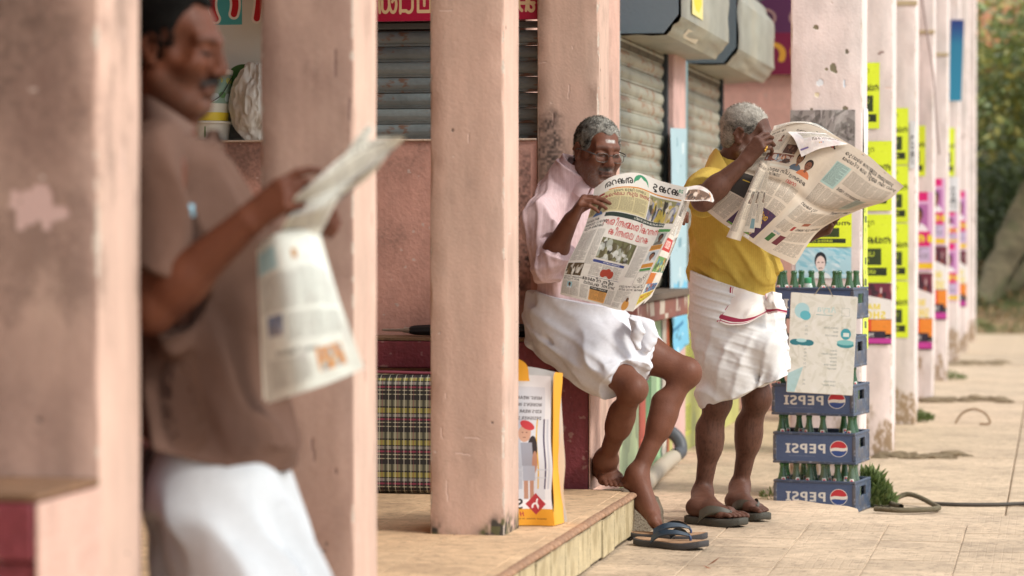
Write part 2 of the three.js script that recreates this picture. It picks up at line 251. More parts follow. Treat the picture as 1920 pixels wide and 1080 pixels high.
{
  const g = new THREE.PlaneGeometry(240, 240, 1, 1); g.rotateX(-PI / 2); g.translate(0, LOW - .05, -30); struct('ground', boxUV(g), soilMat);
  // lower pavement: cement slabs with open joints at every pillar of the arcade
  const far = struct('lower_pavement'); part('joint_bed', box(-3.4, 9, LOW - .045, LOW - .018, -34.5, -10.9, 0), jointMat, far);
  const zs = [-11.0, -13.05, -15.7, -18.3, -20.95, -23.6, -26.3, -28.9, -31.5, -34.3], xs = [-3.3, -.22, 2.5, 5.4, 8.8], R = rng(4);
  for (let i = 0; i < zs.length - 1; i++) for (let j = 0; j < xs.length - 1; j++) {
    const gp = .012 + R() * .012, o = part('slab', box(xs[j] + .002, xs[j + 1] - .002, LOW - .04, LOW, zs[i + 1] + gp, zs[i] - gp, .008), paveMats[floor(R() * 4)], far);
    o.position.y = (R() - .5) * .008; o.rotation.z = (R() - .5) * .002;
  }
  // upper pavement: rough cement bed with a ragged far edge, stamped tiles on it
  const edge = [[1180, 919], [1218, 921.5], [1300, 922.5], [1352, 925], [1432, 936], [1468, 937.5], [1500, 936], [1545, 943], [1588, 947], [1604, 951], [1606, 962], [1680, 963], [1800, 964.5], [1925, 965.5], [2300, 967]].map(([x, y]) => onY(x, y, 0));
  const s = new THREE.Shape(); s.moveTo(-2.2, 5); s.lineTo(-2.2, edge[0][2] * 1); for (const p of edge) s.lineTo(p[0], p[2]); s.lineTo(9, edge.at(-1)[2]); s.lineTo(9, 5);
  const ge = new THREE.ExtrudeGeometry(s, { depth: .2, bevelEnabled: true, bevelThickness: .012, bevelSize: .012, bevelSegments: 2, steps: 1 }); ge.rotateX(PI / 2); ge.translate(0, -.016, 0);
  const up = struct('upper_pavement'); part('cement_bed', boxUV(toCreasedNormals(ge, .5)), tileTone(1.02), up);
  const inside = (x, z) => z > -11.2 || (x < -1.06 && z > -11.9 + max(0, (x + 1.6)) * .55);
  const tg = (() => { const g0 = new RoundedBoxGeometry(.2955, .02, .2955, 2, .004); return g0; })();
  for (let i = 0; i < 9; i++) for (let j = 0; j < 16; j++) {
    const x = -1.39 + i * .301, z = -8.05 - j * .301; if (![[-.15, -.15], [.15, -.15], [-.15, .15], [.15, .15]].every(([a, b]) => inside(x + a, z + b))) continue;
    const g = tg.clone(); g.translate(x, 0, z); boxUV(g); g.translate(-x, 0, -z);
    const o = part('pavement_tile', g, paveMats[floor(R() * 4)], up); o.position.set(x, -.010 + (R() - .5) * .002, z); o.rotation.set((R() - .5) * .006, (R() - .5) * .006, (R() - .5) * .006);
  }
  part('cement_bed', box(-1.54, 9, -.02, -.001, -7.9, 4, 0), tileTone(1), up);
}
// ------------------------------------------------------------------ raised platform with tiled edge
{
  const plat = struct('raised_platform'), R = rng(8);
  const red = [[.97, .86, .74], [.92, .82, .71], [1, .9, .78]].map((s) => tileTone(1.25, s)), base = mat({ color: [.16, .125, .085], bumpMap: rep(BUMP, 3), bumpScale: .02, roughness: 1 });
  part('concrete_base', box(-6.2, -1.556, -.1, FLOOR - .02, -10.32, 3, .01), base, plat);
  const lump = new THREE.IcosahedronGeometry(.5, 4), lp = lump.attributes.position;
  for (let i = 0; i < lp.count; i++) { const p = [lp.getX(i), lp.getY(i), lp.getZ(i)], k = 1 + .25 * fbm(p[0] * 4, p[1] * 4, p[2] * 4, 4); lp.setXYZ(i, p[0] * k * .34 - 1.66, clamp(p[1] * k * .6, -.2, .13) * .9, p[2] * k * .8 - 10.6); }
  lump.computeVertexNormals(); part('broken_concrete', boxUV(lump), base, plat);
  const tg = new RoundedBoxGeometry(.297, .02, .297, 2, .003);
  for (let i = 0; i < 12; i++) for (let j = 0; j < 24; j++) {
    const x = -1.742 - i * .3, z = -10.15 + j * .3, g = tg.clone(); g.translate(x, 0, z); boxUV(g); g.translate(-x, 0, -z);
    const o = part('floor_tile', g, red[floor(R() * 3)], plat); o.position.set(x, FLOOR - .010 + (R() - .5) * .0016, z); o.rotation.set((R() - .5) * .005, 0, (R() - .5) * .005);
  }
  const nose = [0, 1, 2].map((k) => tileTone(.82 + k * .06, [.95, .72, .62]));
  const face = [0, 1, 2, 3].map((k) => tex(96, 96, (u, v) => { const b = pf(u, v, 3, 91 + k * 7, 4), s = fbm(u * 5, v * 1.2 + k * 9, 3 + k, 4), g = pf(u, v, 24, 95 + k, 3), m = 1 + .22 * b + .15 * g, st = sst(.05, .5, s + b * .4) * .6; const e = min(u, 1 - u, v, 1 - v), d = sst(.06, 0, e + .04 * g) * .5; return [mix(mix(.56 * m, .28, st), .15, d), mix(mix(.455 * m, .21, st), .12, d), mix(mix(.27 * m, .1, st), .07, d)]; })).map((t) => mat({ map: t, roughness: .45, bumpMap: rep(GRAIN, 1), bumpScale: .0015 }));
  for (let j = 0; j < 30; j++) {
    const z1 = -10.245 + j * .25, o = part('riser_tile', new RoundedBoxGeometry(.014, .134, .240, 2, .004), face[floor(R() * 4)], plat); o.position.set(-1.5495 + (R() - .5) * .007, .079 + (R() - .5) * .012, z1 + .125); o.rotation.set((R() - .5) * .012, (R() - .5) * .012, (R() - .5) * .03);
    { const g = o.geometry, uv = g.attributes.uv, p = g.attributes.position; for (let i = 0; i < uv.count; i++) uv.setXY(i, p.getZ(i) / .246 + .5, p.getY(i) / .134 + .5); }
    for (let q = 0; q < 2; q++) { const l = .122, n = part('edge_tile', new THREE.CapsuleGeometry(.0115, l - .023, 3, 10), nose[floor(R() * 3)], plat); n.geometry.rotateX(PI / 2); boxUV(n.geometry); n.position.set(-1.548 + (R() - .5) * .004, FLOOR - .0125, z1 + .0625 + q * .125); n.scale.x = 1.7; }
    part('edge_bed', box(-1.600, -1.556, FLOOR - .03, FLOOR - .002, z1 + .001, z1 + .249, .003), red[j % 3], plat);
  }
}
// ------------------------------------------------------------------ pillars of the near arcade
const nearP = [
  [-4.86, 'plain pink plaster pillar with bench wall, in front of the brown-shirted man', { stains: [[.1, 1.75, .3, .4, .55, [.13, .08, .06]], [.05, 1.42, .22, .22, .8, [.09, .055, .04]], [.16, 1.2, .2, .2, .4, [.16, .1, .08]], [.1, .62, .14, .2, .3, [.2, .12, .1]]], patches: [[.13, 1.02, .06, .045, [.62, .42, .38]]], dirt: .6 }],
  [-6.755, 'pink plaster pillar between the brown-shirted man and the shutter', { dirt: .3 }],
  [-8.69, 'pink plaster pillar with mossy foot beside the printed shopping bag', { foot: .09, dirt: .22 }],
  [-10.562, 'pink plaster pillar with black mould stain behind the seated man', { stains: [[.03, 1.33, .12, .12, .9], [.1, 1.18, .2, .16, .8]], dirt: .3 }],
];
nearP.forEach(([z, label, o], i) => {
  const t = pillarTex(11 + i * 7, { w: i < 2 ? 192 : 288, h: i < 2 ? 576 : 864, base: [.60, .41, .325], side: [.60, .41, .325], frontBrown: [.6, .62, .12, .1][i], height: 2.9, ...o });
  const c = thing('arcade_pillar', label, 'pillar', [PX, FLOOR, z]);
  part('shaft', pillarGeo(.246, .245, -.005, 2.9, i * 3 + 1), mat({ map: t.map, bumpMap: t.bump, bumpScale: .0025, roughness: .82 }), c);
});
// ------------------------------------------------------------------ walls with built-in benches (one at each end of the bay)
const wallTexD = plasterWallTex(5, 4.2, 1.4, [.56, .305, .245], { res: 210, dirt: .5, stains: [[4.2, 1.02, .35, .4, .9], [3.2, 1.25, .7, .1, .5], [1.6, 1.28, 1.2, .12, .5]] });
const maroon = (seed) => mat({ map: rep(tex(256, 256, (u, v) => { const b = pf(u, v, 4, seed, 5), g = pf(u, v, 60, seed + 4, 3), w = sst(.42, .5, pf(u, v, 40, seed + 9, 3)); const m = 1 + .3 * b + .2 * g; return [mix(.20 * m, .42, w * .6), mix(.035 * m, .26, w * .6), mix(.045 * m, .22, w * .6)]; }), 1), roughness: .55, bumpMap: rep(BUMP, 2), bumpScale: .004 });
const peachWall = mat({ map: rep(plasterWallTex(33, 1.5, 1.5, PEACH, { dirt: .25 }), 1 / 1.5), bumpMap: rep(BUMP, 1.4), bumpScale: .005, roughness: .85 });
function endWall(z, label, benchLabel, tx, bench, benchTop) {
  const w = thing('bay_wall', label, 'wall', [0, 0, 0]);
  const g = box(-6, PX - .247, FLOOR, 1.494, z - .2, z - .012, 0), uv = g.attributes.uv; for (let i = 0; i < uv.count; i++) uv.setXY(i, (uv.getX(i) + 6.2) / 4.2, (uv.getY(i) - FLOOR) / 1.4);
  part('wall', g, mat({ map: tx, bumpMap: rep(BUMP, 6, 2), bumpScale: .0025, roughness: .85 }), w);
  part('ledge', box(-6, PX - .248, 1.494, 1.503, z - .24, z - .004, .003), mat({ color: [.55, .42, .33], bumpMap: rep(BUMP, 2), bumpScale: .004 }), w);
  const b = thing('wall_bench', benchLabel, 'bench', [0, 0, 0]), m = maroon(120);
  part('seat_slab', box(-6, PX - .002, benchTop - .11, benchTop - .005, bench, z + .002, .008), m, b);
  part('seat_top', box(-6, PX + .002, benchTop - .005, benchTop + .008, bench - .0, z + .003, .003), mat({ color: [.42, .3, .23], map: rep(SAND, .8), bumpMap: rep(BUMP, 2), bumpScale: .004 }), b);
  part('support', box(-1.99, PX - .0025, FLOOR - .01, benchTop - .111, bench - .012, z + .003, .006), m, b);
  part('end_plaster', box(PX - .0015, PX + .006, FLOOR - .008, benchTop - .007, bench - .004, z + .002, .004), peachWall, b);
  return { w, b, m };
}
const D = endWall(-10.562, 'pink plaster back wall with ledge under the grey shutter', 'maroon painted masonry bench under the seated man', wallTexD, -10.318, .729);
const A = endWall(-4.86, 'blurred pink plaster wall beside the plain pillar', 'maroon masonry bench with pale top at the plain pillar', plasterWallTex(9, 4.2, 1.4, [.56, .305, .245], { dirt: .5, stains: [[4.05, 1.0, .3, .3, .5]] }), -4.53, .684);
// wall above the ledge at the near end goes right up
part('upper_wall', box(-6, PX - .246, 1.503, 3.0, -5.06, -4.872, 0), mat({ map: rep(plasterWallTex(19, 2, 2, [.56, .305, .245], { dirt: .5 }), .5), bumpMap: rep(BUMP, 2), bumpScale: .006 }), A.w);
// low seat wall on the bay side, behind the near pillar
const bs = thing('wall_bench', 'plain masonry bench the brown-shirted man sits on', 'bench');
part('seat_slab', box(-2.6, PX - .09, .58, .70, -5.62, -5.11, .01), D.m, bs); part('support', box(-2.6, PX - .16, FLOOR - .01, .58, -5.58, -5.12, .01), peachWall, bs);
// ------------------------------------------------------------------ roof over the bay and the walk, closing the space above the frame
struct('veranda_roof', box(-6.4, -1.2, 3.07, 3.25, -11.6, 6, .02), mat({ color: [.5, .42, .36], bumpMap: rep(BUMP, 2), bumpScale: .01 }));  // roof carried on behind the camera and widened, unseen, to dim the pillar fronts
struct('bay_side_wall', box(-6.2, -6.0, FLOOR, 3.06, -10.8, 6, .01), mat({ color: [.56, .305, .245] }));
// ------------------------------------------------------------------ roller shutters
const slatShape = (pitch) => { const s = new THREE.Shape(); const p = [[0, 0], [.004, .002], [.004, pitch * .16], [.009, pitch * .2]]; for (let i = 0; i <= 8; i++) { const t = i / 8; p.push([.008 + .007 * sin(t * PI), pitch * (.22 + .68 * t)]); } p.push([.004, pitch * .93], [.003, pitch - .0015], [-.004, pitch - .0015], [-.004, 0]); s.moveTo(...p[0]); for (const q of p.slice(1)) s.lineTo(...q); return s; };
function rustTex(seed, base, rust, amt) { return tex(512, 256, (u, v) => { const b = pf(u, v, 6, seed, 5), g = pf(u, v, 64, seed + 3, 3), r = sst(.2 - amt, .42 - amt, pf(u, v, 10, seed + 7, 5) + .25 * g), d = sst(.05, .4, pf(u, v, 5, seed + 13, 4)) * .35, m = 1 + .22 * b + .12 * g; return base.map((c, k) => mix(mix(c * m, c * .45, d), rust[k] * (1 + .3 * g), r * .8)); }); }
function shutter(name, parent, w, y0, y1, pitch, m, place) {       // slats run along local x, bulging towards +z
  const s = new THREE.Group(); s.name = name; parent.add(s); place(s);
  const g = new THREE.ExtrudeGeometry(slatShape(pitch), { depth: w, bevelEnabled: false, curveSegments: 6 }); g.rotateY(PI / 2); g.scale(1, 1, -1); g.computeVertexNormals();
  const idx = g.toNonIndexed(); { const p = idx.attributes.position; for (let i = 0; i < p.count; i += 3) { for (const k of ['x', 'y', 'z']) { const a = p[`get${k.toUpperCase()}`](i + 1), b = p[`get${k.toUpperCase()}`](i + 2); p[`set${k.toUpperCase()}`](i + 1, b); p[`set${k.toUpperCase()}`](i + 2, a); } } idx.computeVertexNormals(); }
  const gg = toCreasedNormals(idx, .7); boxUV(gg);
  let k = 0; for (let y = y0; y < y1 - pitch * .5; y += pitch) { const o = part('slat', gg, m[k++ % m.length], s); o.position.set(0, y, sin(k * 3.1) * .001); o.rotation.z = sin(k * 1.7) * .0015; }
  return s;
}
const steel = [[.19, .225, .235], [.21, .245, .25], [.175, .21, .22]].map((c, i) => mat({ map: rep(rustTex(200 + i * 17, c, [.17, .065, .025], .02), .9, 1.8), roughness: .5, metalness: .15, bumpMap: rep(GRAIN, 3), bumpScale: .001 }));
const tanSteel = [[.34, .32, .25], [.36, .35, .28], [.31, .31, .25]].map((c, i) => mat({ map: rep(rustTex(300 + i * 17, c, [.26, .13, .07], .0), .7, 1.4), roughness: .55, metalness: .1 }));
// shutter, sign and doorway above the ledge of the bay's back wall
const sh = thing('shop_shutter', 'grey rusted roller shutter above the pink back wall', 'shutter');
shutter('shutter_curtain', sh, .85, 1.505, 1.94, .0612, steel, (s) => s.position.set(-2.80, 0, -10.70));
part('guide_rail', box(-2.83, -2.78, 1.505, 2.6, -10.76, -10.68, .004), mat({ color: [.12, .16, .17], roughness: .5 }), sh);
part('bottom_lip', box(-2.79, -1.96, 1.9405, 1.965, -10.73, -10.675, .004), mat({ color: [.1, .11, .11], roughness: .5 }), sh);
part('bolt_plate', box(-1.995, -1.95, 1.815, 1.832, -10.684, -10.672, .003), mat({ color: [.3, .36, .38], roughness: .4, metalness: .3 }), sh);
{
  const t = canvasTex(1400, 500, (g, w, h) => { g.fillStyle = '#b3123f'; g.fillRect(0, 0, w, h); g.fillStyle = '#d93d8e'; g.fillRect(0, 0, w, h * .685); const R = rng(3);
    word(g, 'lyndp', 180, 205, 105, '#f4e6ea', .17); word(g, 'kliadr', 830, 205, 105, '#f4e6ea', .17); word(g, 'mpyntirn', 120, 392, 80, '#e9cda0', .17); word(g, 'kkyan', 1000, 392, 82, '#e9cda0', .17);
    for (let i = 0; i < 400; i++) { g.fillStyle = 'rgba(70,10,30,.06)'; g.fillRect(R() * w, R() * h, 2 + R() * 60, 2 + R() * 4); } });
  const g = new THREE.BoxGeometry(1.1, .5, .02); g.translate(-2.525, 1.967 + .25, -10.62); single('shop_sign', g, mat({ map: t, roughness: .5 }), 'magenta and red shop sign with pale lettering above the grey shutter', 'sign');
}
part('lintel', box(-6, PX - .25, 2.5, 3.06, -10.77, -10.56, .01), mat({ color: [.56, .305, .245] }), D.w); part('shop_back', box(-6, -2.06, FLOOR, 3.06, -11.25, -11.2, 0), mat({ color: [.30, .28, .25] }), D.w);
part('side_return', box(-2.16, -2.06, LOW, 3.06, -13.2, -10.79, .006), peachWall, D.w);
// ------------------------------------------------------------------ row of shops along the walk
const SX = -2.1, teal = mat({ color: [.19, .33, .36], roughness: .5, bumpMap: rep(GRAIN, 2), bumpScale: .001 }), pinkW = mat({ map: rep(plasterWallTex(61, 2, 2, [.62, .40, .36], { dirt: .18 }), .5), bumpMap: rep(BUMP, 1.2), bumpScale: .004 });
const salmon = mat({ map: rep(plasterWallTex(67, 2, 2, [.68, .40, .34], { dirt: .08 }), .5), bumpMap: rep(BUMP, 1.2), bumpScale: .003 });
function hood(parent, z0, z1, m, mEnd) {
  const prof = [[SX - .1, 2.118], [-1.905, 2.118], [-1.832, 2.21], [-1.832, 2.50], [-1.92, 2.64], [SX - .1, 2.64]], c = new THREE.Group(); c.name = 'shutter_hood'; parent.add(c);
  for (let i = 0; i < 5; i++) {                        // folded sheet panels, slightly dented
    const a = prof[i], b = prof[i + 1], n = nrm([b[1] - a[1], -(b[0] - a[0]), 0]), rows = [];
    for (let j = 0; j <= 4; j++) { const r = []; for (let k = 0; k <= 6; k++) { const z = mix(z0 - .012, z1, k / 6), e = (j % 4 ? .011 : .0) * vn(j * 2.7 + i, k * 1.3, z0); r.push([mix(a[0], b[0], j / 4) - n[0] * e, mix(a[1], b[1], j / 4) - n[1] * e, z]); } rows.push(r); }
    part('hood_panel', boxUV(patch(rows, 18, 8)), m, c);
  }
  const s = new THREE.Shape(); prof.forEach((p, i) => { const q = [p[0] - (p[0] > -2 ? .012 : 0), p[1] + (p[1] < 2.3 ? .008 : -.008)]; i ? s.lineTo(...q) : s.moveTo(...q); });
  const g = new THREE.ExtrudeGeometry(s, { depth: .006, bevelEnabled: false }); for (const z of [z0 - .002, z1 + .01]) { const q = g.clone(); q.translate(0, 0, z); part('end_plate', boxUV(q), mEnd, c); }
  return c;
}
const zinc = mat({ map: rep(tex(256, 256, (u, v) => { const b = pf(u, v, 5, 402, 5), g = pf(u, v, 40, 409, 3), s = sst(.1, .5, pf(u, v, 3, 411, 4)), m = 1 + .2 * b + .14 * g; return [mix(.34 * m, .42, s * .4), mix(.345 * m, .38, s * .4), mix(.29 * m, .28, s * .4)]; }), .8), roughness: .5, metalness: .12 }), greyEnd = mat({ color: [.17, .24, .28], roughness: .45, bumpMap: rep(GRAIN, 2), bumpScale: .001 });
function shopFront(z0, z1, label) {
  const t = thing('closed_shop', label, 'shop');
  shutter('shutter_curtain', t, z0 - z1, .83, 2.13, .0765, tanSteel, (s) => { s.position.set(SX - .045, 0, z0 - .001); s.rotation.y = PI / 2; });
  part('door_jamb', box(SX - .1, SX + .01, LOW, 2.12, z0 + .012, z0 + .15, .006), teal, t); part('guide_rail', box(SX - .07, SX - .012, .82, 2.118, z1 + .004, z1 - .05, .004), mat({ color: [.03, .035, .04] }), t);
  part('lintel', box(SX - .3, SX - .1, 2.1, 4.6, z1 - .55, z0 + .3, .006), pinkW, t);
  part('shutter_roll', box(SX - .16, SX - .03, 2.06, 2.115, z1 + .02, z0 - .02, .01), mat({ color: [.16, .13, .09], map: rep(BUMP, 3), roughness: .9 }), t);
  hood(t, z0 - .28, z1 - .52, zinc, greyEnd);
  return t;
}
const shop1 = shopFront(-13.42, -15.23, 'tan roller shutter with torn yellow notice on its hood');
const shop2 = shopFront(-15.95, -17.84, 'tan roller shutter with bare metal hood beyond the pink post');
const stickerY = mat({ map: canvasTex(128, 160, (g) => { const R = rng(9); g.fillStyle = '#d9cf8a'; g.fillRect(0, 0, 128, 160); g.fillStyle = '#e6c63f'; g.beginPath(); for (let i = 0; i < 30; i++) { const a = i / 30 * 6.283; g.lineTo(64 + cos(a) * (44 + R() * 16), 70 + sin(a) * (58 + R() * 18)); } g.fill(); }), roughness: .8 });
{ const n = part('torn_notice', patch([[[-1.8285, 2.46, -14.1], [-1.8285, 2.46, -14.55]], [[-1.8275, 2.25, -14.1], [-1.829, 2.25, -14.55]]], 8, 8), stickerY, shop1); n.userData.label = 'torn yellow notice'; part('tape', patch([[[-1.895, 2.14, -14.15], [-1.895, 2.14, -14.7]], [[-1.862, 2.182, -14.15], [-1.862, 2.182, -14.7]]], 4, 4, (p) => [p[0] + .007, p[1] - .004, p[2]]), mat({ color: [.62, .55, .42] }), shop1); }
part('post', box(SX - .12, SX + .02, LOW, 3.3, -15.285, -15.78, .01), pinkW, shop1);
// counter under the first shutter
{
  const c = thing('shop_counter', 'painted shop counter with chipped red ledge under the shutter', 'counter');
  const red = mat({ map: rep(tex(256, 128, (u, v) => { const b = pf(u, v, 6, 501, 4), w = sst(.2, .28, fbm(u * 9, v * 3, 4, 4)); return [mix(.21 * (1 + .3 * b), .5, w), mix(.075 * (1 + .3 * b), .43, w), mix(.06, .36, w)]; }), .7, 1.4), roughness: .6 });
  part('ledge', box(SX + .001, -1.985, .682, .79, -15.17, -13.3, .01), red, c); part('ledge_top', box(SX - .04, -1.965, .791, .826, -15.2, -13.3, .006), mat({ color: [.13, .095, .07], bumpMap: rep(BUMP, 2), bumpScale: .004 }), c);
  const pz = [-13.3, -14.02, -14.22, -14.42, -14.78, -14.86, -15.0, -15.16], pc = [[.42, .50, .30], [.48, .09, .06], [.12, .27, .13], [.30, .46, .27], [.03, .09, .07], [.62, .55, .47], [.5, .12, .05]];
  const chips = rep(tex(128, 256, (u, v) => { const b = pf(u, v, 5, 541, 4), w = sst(.2, .26, pf(u, v, 5, 547, 4)); const k = .8 + .3 * b; return [mix(k, 1.3, w), mix(k, 1.3, w), mix(k, 1.2, w)].map((q) => q * .8); }), 1.2);
  for (let i = 0; i < pc.length; i++) part('front_panel', box(SX - .1, SX + .012 + (i % 2) * .006, LOW, .681, pz[i + 1] + .003, pz[i] - .003, .004), mat({ color: pc[i].map((q) => min(1, q * 1.2)), map: chips, roughness: .6 }), c);
  const pipe = single('drain_pipe', tube([onY(1196, 925, LOW + .05), onY(1225, 892, LOW + .05), onY(1252, 866, LOW + .05), onY(1263, 857, LOW + .055)].map((p, i) => [p[0], LOW + .052, p[2]]), .042, 20, 12), mat({ color: [.42, .36, .28], roughness: .6 }), 'beige drain pipe lying along the foot of the painted counter', 'pipe');
  const e = onY(1264, 856, LOW + .05); single('pipe_elbow', tube([[e[0] + .0, LOW + .055, e[2] - .03], [e[0] + .02, LOW + .07, e[2] - .12], [e[0] + .01, LOW + .12, e[2] - .15], [e[0] - .04, LOW + .17, e[2] - .16], [e[0] - .12, LOW + .175, e[2] - .16]], .036, 24, 12), mat({ color: [.07, .075, .085], roughness: .5 }), 'dark grey pipe elbow at the end of the beige pipe', 'pipe');
  const y = thing('painted_wall', 'yellow-green painted low wall beyond the counter, with faded notices', 'wall');
  part('wall', box(SX - .1, SX + .012, LOW, .79, -18.6, -15.175, .006), mat({ map: rep(tex(256, 256, (u, v) => { const b = pf(u, v, 5, 521, 5), g = pf(u, v, 40, 523, 3), m = 1 + .2 * b + .12 * g, s = sst(.2, .35, pf(u, v, 6, 527, 4)); return [mix(.46 * m, .28, s * .5), mix(.45 * m, .3, s * .5), mix(.15 * m, .15, s * .5)]; }), .8), roughness: .75 }), y);
  const nt = mat({ map: canvasTex(64, 96, (g) => { g.fillStyle = '#b9bb55'; g.fillRect(0, 0, 64, 96); bodyText(g, rng(5), 6, 8, 52, 80, 7, 'rgba(50,50,35,.8)'); }) });
  for (const [px, py] of [[1285, 655], [1283, 790], [1292, 700]]) { const p = onX(px, py, SX + .015); part('notice', patch([[[p[0], p[1] + .09, p[2]], [p[0], p[1] + .09, p[2] - .3]], [[p[0], p[1] - .09, p[2]], [p[0], p[1] - .09, p[2] - .3]]], 2, 2), nt, y); }
  // torn blue film poster on the pink post and the ledge end
  const bp = canvasTex(128, 512, (g, w, h) => { g.fillStyle = '#a9c6d0'; g.fillRect(0, 0, w, h); const R = rng(31); g.fillStyle = '#6fb9d8'; g.beginPath(); g.moveTo(0, h * .52); for (let i = 0; i <= 12; i++) g.lineTo(w * i / 12, h * (.5 + .06 * R())); g.lineTo(w, h); g.lineTo(0, h); g.fill(); g.fillStyle = '#2f7fa8'; g.fillRect(0, h * .78, w * .7, 16); for (let i = 0; i < 26; i++) { g.fillStyle = `rgba(${R() < .5 ? '240,245,245' : '60,110,130'},.5)`; g.fillRect(R() * w, R() * h, R() * 26, R() * 24); } });
  const a = onX(1258, 240, SX + .026), b = onX(1284, 600, SX + .026);
  part('film_poster', patch([[a, [a[0], a[1] + .02, -15.77]], [[a[0], .85, a[2]], [a[0], .9, -15.77]], [[a[0] + .01, .45, a[2] - .06], [a[0] + .02, .5, -15.77]]], 8, 20, (p, u, v) => [p[0] + .006 * vn(u * 4, v * 9, 2), p[1], p[2]]), mat({ map: bp, roughness: .6 }), shop1);
}
// pink cross wall with the purple sign at the end of the shops
{
  const w = thing('cross_wall', 'salmon pink wall under the purple sign at the end of the shops', 'wall'); part('wall', box(-3.4, -1.24, LOW, 4.6, -19.9, -19.6, .01), salmon, w);
  const t = canvasTex(512, 512, (g, W, H) => { g.fillStyle = '#5a2a55'; g.fillRect(0, 0, W, H); g.fillStyle = '#7c1740'; g.fillRect(0, H * .72, W, H * .28); for (let i = 0; i < 5; i++) { g.fillStyle = '#a98a86'; g.beginPath(); g.ellipse(140 + i * 90, H * .62, 30, 34, 0, 0, 7); g.fill(); g.fillStyle = '#4d2645'; g.beginPath(); g.ellipse(146 + i * 90, H * .62, 17, 22, 0, 0, 7); g.fill(); } word(g, 'knrdt', 40, H * .78, 78, '#d9a33a', .2); });
  const g = new THREE.BoxGeometry(1.5, 1.05, .03); g.translate(-1.95, 2.24 + .525, -19.57); single('shop_sign', g, mat({ map: t, roughness: .55 }), 'purple sign with yellow lettering on the salmon wall', 'sign');
  const cable = [onZ(1240, -40, 16), onZ(1330, 6, 16.5), onZ(1365, 4, 17.5), onZ(1420, 2, 18.5), onZ(1470, -20, 19)];
  single('overhead_cable', tube(cable, .008, 30, 6), mat({ color: [.05, .05, .05] }), 'thin dark cable strung above the shutter hoods', 'cable');
}
struct('walk_roof', box(-3.4, -1.2, 4.62, 4.8, -34.5, -12.2, .02), mat({ color: [.5, .43, .38] }));
struct('shop_back_wall', box(-3.5, -3.4, LOW, 4.62, -20, -11.5, .01), mat({ color: [.4, .3, .26] }));
